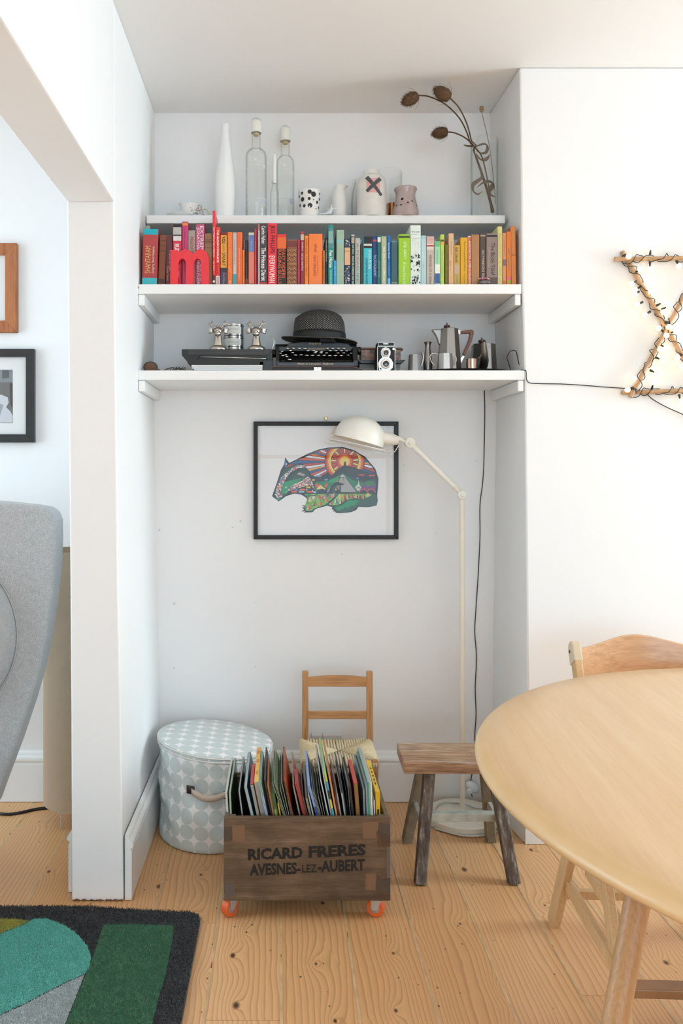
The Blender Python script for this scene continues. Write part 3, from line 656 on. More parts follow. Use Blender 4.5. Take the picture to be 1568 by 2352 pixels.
# two big clear bottles with white foil caps
M_FOIL = mat('#eceae2', .45); M_CORK = mat('#cdb489', .8); M_WP = mat('#f4f6f6', .5)
def big_bottle(cx, Y, y0, ysh, ynk, ycap, ytop, hw, label):
    m = Y / F; X = P(cx, 0, Y).x; zz = lambda y: H - (y - CY) / F * Y
    t = thing('glass_bottle', label, 'bottle', (X, Y, ZT))
    r = hw * m; rn = 10.2 * m
    pr = [(r * .97, ZT + .0005), (r, ZT + .006), (r, zz(ysh + 14)), (r * .93, zz(ysh + 6)), (r * .72, zz(ysh)), (rn * 1.12, zz(ysh - 2)), (rn, zz(ysh - 6)), (rn, zz(ycap) - .002)]
    MB().lathe(dbl(pr, .003), (X, Y, 0), 40).build('glass_body', M_GL, t, smooth=50)
    cp = [(rn * 1.1, zz(ycap)), (rn * 1.15, zz(ycap - 3)), (rn * 1.12, zz(ytop + 7)), (rn * 1.0, zz(ytop + 3)), (rn * .7, zz(ytop)), (0, zz(ytop - .5))]
    MB().lathe([(0, zz(ycap))] + cp, (X, Y, 0), 32).build('stopper', M_GL, t, smooth=50)
    MB().lathe([(rn * 1.18, zz(ycap) + .001), (rn * 1.2, zz(ycap - 4)), (rn * 1.18, zz(ytop + 8)), (rn * 1.13, zz(ytop + 8)), (rn * 1.13, zz(ycap))], (X, Y, 0), 32).build('foil_collar', M_FOIL, t, smooth=50)
    MB().lathe([(0, zz(ycap) - .010), (rn * .55, zz(ycap) - .010), (rn * .6, zz(ycap)), (0, zz(ycap))], (X, Y, 0), 16).build('cork', M_CORK, t, smooth=50)
    ro = r + .0006
    for (za, a0, a1) in ((zz(ysh + 40), -120, -28), (zz(ysh + 33), -115, -45)):       # printed white bow lines
        mb = MB(); mb.tube([(X + ro * math.cos(R(a)), Y + ro * math.sin(R(a)), za - .003 * ((a + 80) / 50) ** 2) for a in range(a0, a1 + 1, 8)], .0009, 6); mb.build('printed_band', M_WP, t)
    mb = MB(); a = R(-40)
    mb.tube([(X + ro * math.cos(a), Y + ro * math.sin(a), zz(ysh + 38)), (X + ro * math.cos(R(-52)), Y + ro * math.sin(R(-52)), zz(ysh + 50))], .0013, 6)
    mb.tube([(X + ro * math.cos(a), Y + ro * math.sin(a), zz(ysh + 38)), (X + ro * math.cos(R(-28)), Y + ro * math.sin(R(-28)), zz(ysh + 46))], .0010, 6); mb.build('printed_bow', M_WP, t)
    for zq in (zz(y0 - 30), zz(y0 - 14)):
        MB().tube([(X + ro * math.cos(R(a)), Y + ro * math.sin(R(a)), zq) for a in range(-170, -9, 8)], .0008, 6).build('printed_band', M_WP, t)
    mb = MB(); k = 6
    for i in range(k):
        for zq in (zz(y0 - 15), zz(y0 - 29)): mb.v.append(Vector((X + ro * math.cos(R(-62 + i * 8)), Y + ro * math.sin(R(-62 + i * 8)), zq)))
    for i in range(k - 1): mb.f.append((2*i, 2*i+2, 2*i+3, 2*i+1))
    mb.build('label', mat('#c3cad4', .5), t)
    return t, X, Y, ro, zz
t, X, Y, ro, zz = big_bottle(588, 3.07, 492, 346, 0, 306, 273, 24.3, 'larger clear glass bottle with white foil collar beside the white bottle vase')
mb = MB()
lettering(mb, '~9', lambda u, v: (X + ro * math.cos(R(-160 + 25 * v)), Y + ro * math.sin(R(-160 + 25 * v)), zz(392) + (zz(452) - zz(392)) * u)); mb.build('lettering', mat('#e8eaec', .5), t, fixn=False)
big_bottle(655, 3.13, 490, 362, 0, 325, 291, 20.6, 'smaller clear glass bottle with white foil collar left of the polka-dot cup')
# little bottle with a white candle
Xc, Yc = P(630, 0, 3.055).x, 3.055; m = Yc / F; zz = lambda y: H - (y - CY) / F * Yc
t = thing('candle_bottle', 'miniature clear bottle used as holder for a thin white candle', 'candle holder', (Xc, Yc, ZT))
MB().lathe(dbl([(9.2 * m, ZT + .0005), (9.6 * m, ZT + .004), (9.6 * m, zz(442)), (8 * m, zz(437)), (5.4 * m, zz(432)), (5.2 * m, zz(422)), (6.4 * m, zz(420)), (6.4 * m, zz(416))], .002), (Xc, Yc, 0), 28).build('glass_body', M_GL, t, smooth=50)
MB().lathe([(0, zz(421)), (4.2 * m, zz(421)), (4.2 * m, zz(357)), (3 * m, zz(354.5)), (0, zz(354))], (Xc, Yc, 0), 16).build('candle', mat('#efeeea', .5), t, smooth=50)
MB().tube([(Xc, Yc, zz(355)), (Xc + .0005, Yc, zz(351))], .0006, 5).build('wick', mat('#d8d5cc', .8), t)
mb = MB(); lettering(mb, '~8', lambda u, v: (Xc + 9.8 * m * math.cos(R(-95 + 40 * v)), Yc + 9.8 * m * math.sin(R(-95 + 40 * v)), zz(488) + (zz(443) - zz(488)) * u), .03); mb.build('lettering', M_WP, t, fixn=False)
# polka-dot cup with punched holes
Xd, Yd = P(710, 0, 3.06).x, 3.06; m = Yd / F; zz = lambda y: H - (y - CY) / F * Yd
t = thing('dotted_cup', 'white tea light cup dotted with black round holes', 'cup', (Xd, Yd, ZT))
pr = [(21 * m, ZT + .0005), (23 * m, zz(470)), (25.5 * m, zz(447)), (26 * m, zz(441))]
MB().lathe(dbl(pr, .003), (Xd, Yd, 0), 40).build('body', M_CER, t, smooth=50)
for (px, py, r) in [(719, 454, 6), (694, 464, 5), (710, 449, 4.8), (693, 450, 3.2), (709, 464, 3.4), (727, 470, 3.4), (711, 479, 5.4), (698, 479, 3.6), (724, 487, 3.4), (691, 487, 3), (703, 491, 3.2), (715, 491, 3), (685.5, 455, 3), (686.5, 475, 3.6), (735, 461, 3), (733, 449, 2.6), (732, 480, 3.2), (719, 466, 1.8)]:
    rr = (21 + (492 - py) / 51 * 5) * m; xx = (px - 710) * m; xx = max(-rr * .93, min(rr * .93, xx)); an = -math.acos(xx / rr); mb = MB(); pts = []
    for q in range(14):
        dz = r * m * math.sin(q * .4488); r2 = rr + dz * .1 + .0007; a2 = an + r * m * math.cos(q * .4488) / rr; pts.append((Xd + r2 * math.cos(a2), Yd + r2 * math.sin(a2), max(zz(py) + dz, ZT + .001)))
    mb.poly(pts)
    mb.build('hole', mat('#1b1c1b' if r > 2 else '#6a6b69', .5), t, fixn=False)
# pale green pebble and a white plastic cross lying beside it
MB().ico((P(741, 0, 3.09).x, 3.09, ZT + .013), .0135, 2, (1, .8, .95)).build('glass_pebble', mat('#b8bc8c', .2, trans=.4), smooth=True, label='pale olive glass pebble behind the polka-dot cup', cat='pebble')
t = thing('wire_cross', 'little white toothpick-like cross propped before the small white pitcher', 'ornament', (P(757, 0, 3.04).x, 3.04, ZT))
mc = mat('#efeff0', .45)
MB().tube([P(724, 488, 3.04), P(740, 491, 3.04), P(757, 489.5, 3.04), P(762, 469, 3.04)], .0022, 6).move(lambda v: Vector((v.x, v.y, max(v.z, ZT + .0024)))).build('stem', mc, t, smooth=True)
MB().tube([P(750, 480, 3.04), P(772, 480, 3.04)], .0016, 6).build('crossbar', mc, t, smooth=True)
MB().prism([(748, 490), (762, 475), (765, 478), (760, 491)], lambda u, v, w: P(u, v, 3.043) + Vector((0, w, 0)), .002).move(lambda v: Vector((v.x, v.y, max(v.z, ZT + .0005)))).build('fin', mc, t)
# small white pitcher
Xp, Yp_ = P(779, 0, 3.10).x, 3.10; m = Yp_ / F; zz = lambda y: H - (y - CY) / F * Yp_
def lip2(v):
    s = max(0, (v.z - zz(436)) / (zz(428) - zz(436))); q = v.copy()
    if v.x > 0: q.x += s * .012 * (v.x / (13 * m)) ** 3
    return q
MB().lathe(dbl([(18 * m, ZT + .0005), (18.5 * m, zz(470)), (17.5 * m, zz(455)), (14 * m, zz(442)), (12.2 * m, zz(434)), (13 * m, zz(428))], .0025), (Xp, Yp_, 0), 36, fn=lip2).build('pitcher', M_CER, smooth=60, label='small white porcelain pitcher with a pouring lip', cat='pitcher')
# glass jug behind, jar with the taped cross, wide glass cylinder, copper pot, pierced burner
Xj, Yj2 = P(835, 0, 3.16).x, 3.16; m = Yj2 / F; zz = lambda y: H - (y - CY) / F * Yj2
t = thing('glass_jug', 'clear glass jug half hidden behind the jar with the taped cross', 'jug', (Xj, Yj2, ZT))
MB().lathe(dbl([(28 * m, ZT + .0005), (29 * m, zz(470)), (27 * m, zz(445)), (22 * m, zz(425)), (21 * m, zz(414))], .0025), (Xj, Yj2, 0), 36).build('glass_body', M_GL, t, smooth=50)
MB().tube(smooth_path([(Xj - 21 * m, Yj2, zz(416)), (Xj - 25 * m, Yj2, zz(413)), (Xj - 26 * m, Yj2, zz(419)), (Xj - 22 * m, Yj2, zz(424))]), .0018, 6).build('lip', M_GL, t, smooth=True)
Xg, Yg = P(885, 0, 3.165).x, 3.165; m = Yg / F; zz = lambda y: H - (y - CY) / F * Yg
MB().lathe(dbl([(37 * m, ZT + .0005), (37.5 * m, ZT + .006), (37.5 * m, zz(398))], .002), (Xg, Yg, 0), 48).build('glass_cylinder', M_GL2, smooth=50, label='wide open clear glass cylinder vase behind the jar', cat='vase')
Xw, Yw = P(853, 0, 3.06).x, 3.06; m = Yw / F; zz = lambda y: H - (y - CY) / F * Yw
t = thing('stone_jar', 'chunky off-white stoneware jar marked with a black tape cross', 'jar', (Xw, Yw, ZT))
rj = 33.5 * m
MB().lathe(dbl([(rj * .98, ZT + .0005), (rj, ZT + .006), (rj, zz(425)), (rj * .93, zz(413)), (rj * .72, zz(406)), (rj * .56, zz(404)), (rj * .56, zz(399)), (rj * .53, zz(393.5))], .004), (Xw, Yw, 0), 44).build('body', mat('#e4e0d9', .55, var=.06, bscale=200), t, smooth=50)
def on_jar(px, py, k=.0006):
    x = (px - 853) * m; a = -math.acos(max(-.99, min(.99, x / rj))); return Vector((Xw + (rj + k) * math.cos(a), Yw + (rj + k) * math.sin(a), zz(py)))
def jar_patch(quad, name, mt, k, nu=6):
    (a, b, c, d) = quad; mb = MB()
    for i in range(nu + 1):
        s = i / nu; mb.v.append(on_jar(a[0] + (b[0]-a[0])*s, a[1] + (b[1]-a[1])*s, k)); mb.v.append(on_jar(d[0] + (c[0]-d[0])*s, d[1] + (c[1]-d[1])*s, k))
    for i in range(nu): mb.f.append((2*i, 2*i+2, 2*i+3, 2*i+1))
    mb.build(name, mt, t, fixn=False)
jar_patch(((837, 421), (869, 420), (869, 454), (839, 453)), 'faded_red_label', mat('#e2aaa6', .7), .0005)
M_TP = mat('#4c5052', .6)
jar_patch(((835, 420), (869, 461), (874.5, 456.5), (842, 415.5)), 'tape_strip', M_TP, .0011, 10); jar_patch(((866, 418), (836.5, 447.5), (841, 453), (872.5, 424)), 'tape_strip', M_TP, .0016, 10)
Xk, Yk = P(900, 0, 3.12).x, 3.12; m = Yk / F; zz = lambda y: H - (y - CY) / F * Yk
MB().lathe(dbl([(12 * m, ZT + .0005), (12.5 * m, zz(469))], .0015), (Xk, Yk, 0), 28).build('copper_pot', mat('#c9824f', .25, metal=1), smooth=50, label='little shiny copper pot tucked beside the pierced pink burner', cat='pot')
Xo, Yo = P(931, 0, 3.055).x, 3.055; m = Yo / F; zz = lambda y: H - (y - CY) / F * Yo
t = thing('oil_burner', 'glazed pale pink ceramic oil burner pierced with round black holes', 'oil burner', (Xo, Yo, ZT))
prb = [(30.5 * m, ZT + .0005), (30.5 * m, zz(488)), (28 * m, zz(476)), (24 * m, zz(460)), (22.5 * m, zz(450)), (24 * m, zz(441)), (26.5 * m, zz(437)), (25.5 * m, zz(433.5)), (22 * m, zz(434))]
MB().lathe([(0, ZT + .001)] + prb + [(15 * m, zz(440)), (0, zz(442))], (Xo, Yo, 0), 44).build('body', mat('#b9a5a3', .18, var=.15, bscale=160, coat=.5), t, smooth=50)
for (px, py, r) in [(920, 464.5, 3.2), (932, 474.5, 2.2), (942, 470, 2), (917, 478.5, 2.1), (908.5, 477.5, 1.9), (953, 478, 2), (955.5, 468, 2), (905, 475, 1.6), (959, 485, 1.4)]:
    f = np.interp(py, [437, 450, 460, 476, 488], [26.5, 22.5, 24, 28, 30.5]) * m; xx = max(-f * .98, min(f * .98, (px - 931) * m)); an = -math.acos(xx / f)
    pts = []
    for q in range(12):
        dy_ = r * math.sin(q * .5236); f2 = np.interp(py - dy_, [437, 450, 460, 476, 488], [26.5, 22.5, 24, 28, 30.5]) * m + .0008; a2 = an + r * m * math.cos(q * .5236) / f
        pts.append((Xo + f2 * math.cos(a2), Yo + f2 * math.sin(a2), zz(py - dy_)))
    MB().poly(pts).build('hole', M_BLACK, t, fixn=False)
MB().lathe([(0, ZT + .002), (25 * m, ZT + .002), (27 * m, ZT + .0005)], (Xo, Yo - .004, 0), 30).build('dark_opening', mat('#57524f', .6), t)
# lump of coral and a shallow glass dish
mb = MB(); rs = random.Random(4)
for k in range(9): mb.ico((P(985 + k * 5.5, 0, 3.06).x, 3.06 + rs.uniform(-.008, .008), ZT + .006 + .002 * rs.random()), .0085, 1, (1.2, 1, .7))
mb.build('coral_piece', mat('#e6d8bd', .8, bump=.6, bscale=250), smooth=True, label='lump of cream coral lying right of the oil burner', cat='coral')
Xq, Yq = P(1050, 0, 3.07).x, 3.07
MB().lathe(dbl([(.022, ZT + .0005), (.030, ZT + .004), (.034, ZT + .010)], .0018), (Xq, Yq, 0), 36).build('glass_dish', M_GL, smooth=50, label='shallow clear glass dish left of the teasel vase', cat='dish')
# glass cylinder with dried teasels
Xv, Yv = P(1112, 0, 3.09).x, 3.09; m = Yv / F; zz = lambda y: H - (y - CY) / F * Yv
rv = 31 * m
MB().lathe(dbl([(rv, ZT + .0005), (rv, ZT + .006), (rv, zz(322))], .0022), (Xv, Yv, 0), 48).build('glass_vase', M_GL, smooth=50, label='tall clear glass cylinder vase holding the dried teasels', cat='vase')
M_STEM = mat('#6e543d', .8, var=.3, bscale=400); M_HEAD = mat('#6b4f35', .9, var=.4, bscale=500); M_LEAF = mat('#8d7663', .9, var=.3, bscale=300)
W = lambda x, y, dy=0: P(x, y, Yv + dy)
def inside(p):                                       # keep stems inside the glass
    q = p.copy()
    if q.z < zz(336):
        d = Vector((q.x - Xv, q.y - Yv)); L = d.length
        if L > rv - .0035: d *= (rv - .0035) / L; q.x, q.y = Xv + d.x, Yv + d.y
        q.z = max(q.z, ZT + .004)
    return q
def teasel(label, path, tip, dyh):
    t = thing('dried_teasel', label, 'dried flower', inside(path[0]), 'dried teasels in the glass vase')
    MB().tube([inside(p) for p in smooth_path(path, 7)], .0026, 7).build('stem', M_STEM, t, smooth=True)
    a = path[-1]; b = tip; ax = (b - a); L = ax.length; ax.normalize()
    q = Vector((0, 0, 1)).rotation_difference(ax).to_matrix()
    mb = MB().lathe([(0, 0), (L * .24, L * .10), (L * .33, L * .35), (L * .30, L * .65), (L * .17, L * .9), (0, L)], a, 16, M=q.to_4x4())
    mb.build('seed_head', M_HEAD, t, smooth=True)
    sp = MB(); rs = random.Random(int(a.x * 1000))
    for k in range(420):
        u = rs.random(); an = rs.uniform(0, 6.283); rr = L * (.33 * math.sin(math.pi * min(1, u * .92 + .08)) ** .7)
        base = Vector((rr * math.cos(an), rr * math.sin(an), L * u)); d = Vector((math.cos(an), math.sin(an), .75)).normalized() * L * rs.uniform(.10, .17)
        s = Vector((-math.sin(an), math.cos(an), 0)) * .0007
        sp.add([a + q @ (base - s), a + q @ (base + s), a + q @ (base + d)], [(0, 1, 2)])
    sp.build('bristles', M_HEAD, t, kind='stuff', fixn=False)
    br = MB()
    for k in range(7):
        an = 6.283 * k / 7 + rs.random(); d = Vector((math.cos(an), math.sin(an), .4))
        br.tube([a, a + q @ (d * L * .4), a + q @ (d * L * .6 + Vector((0, 0, L * .25)))], [.0008, .0005, .0002], 4)
    br.build('bracts', M_STEM, t)
teasel('dried teasel reaching furthest left below the ceiling', [W(1134, 487), W(1118, 430, .01), W(1098, 372, .0), W(1084, 340, -.02), W(1070, 300, -.05), W(1052, 268, -.08), W(1020, 238, -.11), W(985, 222, -.13), W(960, 219, -.14)], W(923, 237, -.15), 0)
teasel('dried teasel with the highest head close to the ceiling', [W(1131, 489, .012), W(1112, 420, .008), W(1092, 360, -.01), W(1084, 330, -.04), W(1072, 285, -.09), W(1054, 248, -.13), W(1034, 226, -.155)], W(996, 203, -.175), 0)
teasel('dried teasel on the short lower stem bent to the left', [W(1128, 488, -.012), W(1122, 430, -.012), W(1108, 365, -.01), W(1092, 340, -.01), W(1070, 318, -.03), W(1046, 306, -.05), W(1028, 303, -.06)], W(991, 308, -.07), 0)
t = thing('dried_poppy', 'thin dried grass stem with a small pale seed head', 'dried flower', W(1137, 470))
MB().tube([inside(p) for p in smooth_path([W(1138, 470), W(1134, 420), W(1127, 360), W(1120, 318), W(1106, 258)])], .0012, 6).build('stem', M_LEAF, t, smooth=True)
MB().lathe([(0, 0), (.006, .004), (.009, .012), (.0085, .018), (.006, .024), (0, .022)], W(1106, 259), 10).build('seed_head', mat('#a58a66', .9), t, smooth=True)
mb = MB(); rs = random.Random(8)
for k in range(12): a_ = W(1106 + rs.uniform(-5, 5), 248); mb.tube([W(1106, 252), a_ + Vector((rs.uniform(-.004, .004), rs.uniform(-.006, .006), .006))], .0005, 4)
mb.build('bristles', mat('#a58a66', .9), t)
def leaf(pts, w, label):
    path = [inside(p) for p in smooth_path([W(*p) for p in pts], 6)]; mb = MB(); n = len(path)
    for i, p in enumerate(path):
        a = 1.5 * i / n; ww = 1.6 * w * math.sin(math.pi * (i + .6) / (n + .2)); tn = (path[min(i+1, n-1)] - path[max(i-1, 0)]).normalized()
        s = tn.cross(Vector((math.sin(a), -1, math.cos(a)))).normalized() * ww; mb.v += [p - s, p + tn.cross(s) * .3, p + s]
    for i in range(n - 1):
        for j in (0, 1): mb.f.append((3*i+j, 3*i+j+1, 3*i+j+4, 3*i+j+3))
    o = mb.build('dried_leaf', M_LEAF, smooth=True, label=label, cat='dried leaf', group='curled leaves in the teasel vase')
    sd = o.modifiers.new('thick', 'SOLIDIFY'); sd.thickness = .0012
leaf([(1086, 342), (1098, 334, -.006), (1112, 330, -.006), (1119, 336), (1117, 348), (1106, 352, .006), (1094, 346)], .0045, 'curled dried leaf looping at the rim of the teasel vase')
leaf([(1092, 352), (1100, 364), (1110, 368, -.005), (1120, 362), (1123, 354)], .005, 'curled dried leaf hanging just inside the vase rim')
leaf([(1102, 378), (1104, 395), (1106, 408), (1096, 416), (1086, 424), (1086, 438, -.005), (1096, 446), (1108, 440)], .005, 'twisted dried leaf curling halfway down inside the vase')
leaf([(1095, 430), (1108, 420, -.006), (1122, 416, -.006), (1132, 424), (1124, 438), (1128, 448), (1138, 452)], .006, 'broad crumpled dried leaf at mid height inside the vase')
leaf([(1082, 338), (1074, 336), (1064, 333)], .004, 'small pointed dried leaf sticking out left of the vase rim')
# ------------------------------------------------------------------ lowest shelf
def Q(x, y, Y=2.93): return P(x, y, Y)
def zat(y, Y): return H - (y - CY) / F * Y
def xat(x, Y): return (x - CX) / F * Y
M_CHROME = mat('#c9c6c1', .18, metal=1); M_PEW = mat('#94918d', .34, metal=1, bump=.08, bscale=60, name='pewter'); M_SILV = mat('#c4bbb2', .28, metal=1)
M_BLK = mat('#0f1010', .28, name='black_enamel'); M_LEATH = mat('#161616', .6, bump=.3, bscale=500)
# left end: pocket compass-like wooden case, carved piece, strings of beads
t = thing('round_case', 'small round dark case with brown inside standing at the left end of the lowest shelf', 'case', (xat(346, 2.93), 2.94, ZL))
Mx = Matrix.Rotation(R(90), 4, 'X')
c0 = Vector((xat(346, 2.94), 2.94, ZL + .0215))
MB().lathe([(0, .006), (.020, .006), (.0265, .003), (.0265, -.004), (.020, -.008), (0, -.008)], c0, 28, M=Matrix.Rotation(R(-90), 4, 'X') @ Matrix.Scale(.8, 4, (0, 1, 0))).build('rim', mat('#4d4a45', .4, metal=.5), t, smooth=50)
MB().lathe([(0, .0), (.019, .0), (.019, .002), (0, .002)], c0 + Vector((0, -.0075, 0)), 24, M=Matrix.Rotation(R(90), 4, 'X') @ Matrix.Scale(.8, 4, (0, 1, 0))).build('inside', mat('#6b4228', .5), t, smooth=50)
MB().tube([c0 + Vector((-.004, 0, .019)), c0 + Vector((-.001, 0, .025)), c0 + Vector((.003, 0, .019))], .0012, 6).build('ring', M_CHROME, t, smooth=True)
mb = MB()
for k in range(5): mb.ico((xat(341 + 5.5 * k, 2.905), 2.905, ZL + .0065 + .0015 * (k in (2, 3))), .0085, 1, (1, .7, .75))
mb.build('carved_wood', mat('#5d4030', .6), smooth=True, label='lumpy brown carved wooden piece before the small round case', cat='carving')
def beads(label, pts, r, cols, n):
    t = thing('bead_string', label, 'necklace', (pts[len(pts)//2][0], pts[0][1], ZL)); path = smooth_path(pts, 8)
    MB().tube(path, .0006, 5).build('thread', mat('#3a342e', .8), t)
    for i in range(n):
        q = path[int(i * (len(path) - 1) / (n - 1))]; MB().ico(q, r * (.85 + .3 * ((i * 7) % 3) / 2), 1).build('bead', mat(cols[i % len(cols)], .3), t, smooth=True)
zb = ZL + .0032
beads('string of silver and dark beads heaped on a folded cloth on the lowest shelf', [(xat(374, 2.9), 2.9, zb), (xat(386, 2.9), 2.9, zb + .004), (xat(396, 2.9), 2.905, zb + .009), (xat(404, 2.9), 2.905, zb + .013), (xat(415, 2.9), 2.905, zb + .013), (xat(424, 2.9), 2.905, zb + .012), (xat(433, 2.9), 2.9, zb + .004), (xat(428, 2.9), 2.895, zb), (xat(413, 2.9), 2.892, zb + .001), (xat(395, 2.9), 2.892, zb + .001), (xat(382, 2.9), 2.892, zb)], .0030, ['#c9c7c3', '#2c2a29', '#8f8b86'], 44)
mb = MB(); n = 14
for i in range(n + 1):
    s = i / n; x = xat(368 + 68 * s, 2.93); h = .020 * math.sin(math.pi * min(1, s * 1.02)) ** .7
    for j in range(5): mb.v.append(Vector((x, 2.91 + .012 * j, ZL + .0006 + h * (math.sin(math.pi * (j + .01) / 4) ** .8 if 0 < j < 4 else 0))))
for i in range(n):
    for j in range(4): mb.f.append((5*i+j, 5*i+5+j, 5*i+6+j, 5*i+j+1))
o = mb.build('folded_cloth', mat('#55504a', .8, bump=.3, bscale=300), smooth=True, label='small folded grey cloth mound under the beads', cat='cloth')
o.modifiers.new('thick', 'SOLIDIFY').thickness = .0015
# white boxes and the black case above them
M_WBOX = mat('#e6e4e3', .5)
Yw0 = 2.895
for (x0, x1, ya, yb, lab) in ((446, 602, ZL + .0003, zat(847, Yw0), 'lower of two flat white boxes under the black case'), (440, 602.5, zat(846.8, Yw0), zat(838.5, Yw0), 'upper of two flat white boxes under the black case')):
    t = thing('flat_box', lab, 'box', (xat((x0+x1)/2, Yw0), 2.97, ya), 'flat white boxes')
    hh = yb - ya
    MB().box(xat(x0, Yw0), xat(x1, Yw0), Yw0, 3.06, ya, ya + hh * .45).build('box_base', M_WBOX, t, bevel=.0008)
    MB().box(xat(x0, Yw0) - .0008, xat(x1, Yw0) + .0008, Yw0 - .0008, 3.061, ya + hh * .5, yb).build('box_lid', M_WBOX, t, bevel=.0008)
t = thing('black_case', 'flat black equipment case with a chrome bar resting on two white boxes', 'case', (xat(520, 2.92), 3.03, ZL))
Yk = 2.915; zk = zat(837.8, Yk)
pol = [(417, 802), (625, 802), (625, 826), (620, 831), (436, 837.6), (430, 833), (434, 829.5), (417, 816)]
pz = [(xat(x, Yk), max(zat(y, Yk), zk) if y < 838 else zk) for x, y in pol]
MB().prism(pz, lambda u, v, w: (u, Yk + w, v), .22).build('shell', mat('#1f201e', .45), t, bevel=.0015)
MB().box(xat(432, Yk), xat(618, Yk), Yk - .004, Yk, zat(816, Yk), zat(802.5, Yk)).build('lid_edge', mat('#2b2d29', .4), t, bevel=.001)
MB().box(xat(604, Yk), xat(626, Yk), Yk - .001, Yk + .12, ZL + .0003, zat(827, Yk)).build('side_block', M_BLK, t, bevel=.001)
MB().tube([Q(455, 819.5, Yk - .008), Q(613, 823.5, Yk - .008)], .0016, 8).build('chrome_bar', M_CHROME, t, smooth=True)
for x in (454, 614): MB().box(xat(x, Yk) - .003, xat(x, Yk) + .003, Yk - .010, Yk + .004, zat(825, Yk), zat(817, Yk)).build('bar_bracket', M_BLK, t)
MB().box(xat(440, Yk), xat(596, Yk), Yk - .002, Yk + .01, zk, zat(831, Yk)).build('base_strip', mat('#24201f', .5), t)
# reindeer salt and pepper on the case
def reindeer(px, label):
    Yr = 2.965; X = xat(px, Yr); zt = zat(802, Yk); m = Yr / F
    t = thing('reindeer_shaker', label, 'ornament', (X, Yr, zt), 'silver reindeer busts on the black case')
    za = lambda y: zt + (802 - y) * m
    MB().lathe([(0, zt + .0003), (20 * m, zt + .0003), (21.5 * m, za(799)), (20 * m, za(794)), (15 * m, za(790.5)), (11 * m, za(789)), (10.5 * m, za(784)), (8.5 * m, za(775)), (8 * m, za(768)), (0, za(766))], (X, Yr, 0), 32).build('bust', M_SILV, t, smooth=50)
    MB().ico((X, Yr - 7 * m, za(757)), 10.5 * m, 2, (.92, 1.0, 1.0)).ico((X, Yr - 15 * m, za(764)), 8.6 * m, 2, (.95, 1.0, .85)).build('head', M_SILV, t, smooth=True)
    MB().ico((X, Yr - 21.5 * m, za(761)), 3.2 * m, 2).build('nose', M_CHROME, t, smooth=True)
    for s in (-1, 1):
        MB().lathe([(0, 0), (6.5 * m, .0), (6.8 * m, 9 * m), (6 * m, 9 * m), (5.6 * m, 1.5 * m), (0, 1.5 * m)], (X + s * 15.5 * m, Yr, za(760)), 20, M=Matrix.Rotation(R(10 * s), 4, 'Y')).build('ear', M_SILV, t, smooth=50)
        an = MB(); b = Vector((X + s * 6 * m, Yr, za(750)))
        def q(dx, y): return Vector((X + s * dx * m, Yr + .002, za(y)))
        an.tube([b, q(9, 745), q(13, 740), q(17, 735)], [2.4 * m, 2 * m, 1.7 * m, .9 * m], 7)
        for e in ((21.5, 737), (22, 741.5), (14.5, 731.5), (19, 744)): an.tube([q(12.5, 741), q(*e)], [1.7 * m, .8 * m], 6)
        an.tube([Vector((X + s * 3 * m, Yr, za(748))), Vector((X + s * 4 * m, Yr, za(742)))], [1.6 * m, .8 * m], 6)
        an.build('antler', M_SILV, t, smooth=True)
reindeer(501, 'silver reindeer bust left of the stacked tins')
reindeer(588, 'silver reindeer bust right of the stacked tins')
M_TIN = mat('#b9bab8', .22, metal=1); M_TLAB = mat('#e1e5e0', .5); M_INK = mat('#8f948f', .6)
Yt = 3.04; zt = zat(802, Yk); m = Yt / F; Xt = xat(536, Yt)
zs = [zt + .0003, zt + 15 * m, zt + 40.5 * m, zt + 68 * m]
for k, lab in enumerate(('lowest of three stacked round tins between the reindeer', 'middle of three stacked round tins between the reindeer', 'topmost of three stacked round tins between the reindeer')):
    za, zb2 = zs[k], zs[k + 1] - .0002
    t = thing('round_tin', lab, 'tin', (Xt, Yt, za), 'stacked round tins'); hh = zb2 - za; r = 24 * m
    MB().lathe([(0, za), (r * .97, za), (r * .97, zb2 - .010), (0, zb2 - .010)], (Xt, Yt, 0), 36).build('tin_body', M_TIN, t, smooth=50)
    MB().lathe([(0, zb2 - .009), (r, zb2 - .009), (r, zb2 - .002), (r * .93, zb2), (0, zb2)], (Xt, Yt, 0), 36).build('tin_lid', M_TIN, t, smooth=50)
    mb = MB()
    for i in range(17):
        a = R(-160 + 122 * i / 16)
        for zq in (za + hh * .12, zb2 - .0125 if k else zb2 - .011): mb.v.append(Vector((Xt + r * .985 * math.cos(a), Yt + r * .985 * math.sin(a), zq)))
    for i in range(16): mb.f.append((2*i, 2*i+2, 2*i+3, 2*i+1))
    mb.build('label', M_TLAB, t, smooth=True, fixn=False)
    if k:
        mb = MB(); rs = random.Random(k)                # script too small to read: fine ink strokes
        for q_ in range(13):
            a = R(-118 + 4.6 * q_); zq = za + hh * (.42 if k == 2 else .30) + rs.uniform(0, .002)
            mb.tube([(Xt + r * .99 * math.cos(a + dx), Yt + r * .99 * math.sin(a + dx), zq + dz) for dx, dz in ((0, 0), (.03, .004), (.05, .0005))], .00035, 4)
        mb.build('ink_script', M_INK, t)
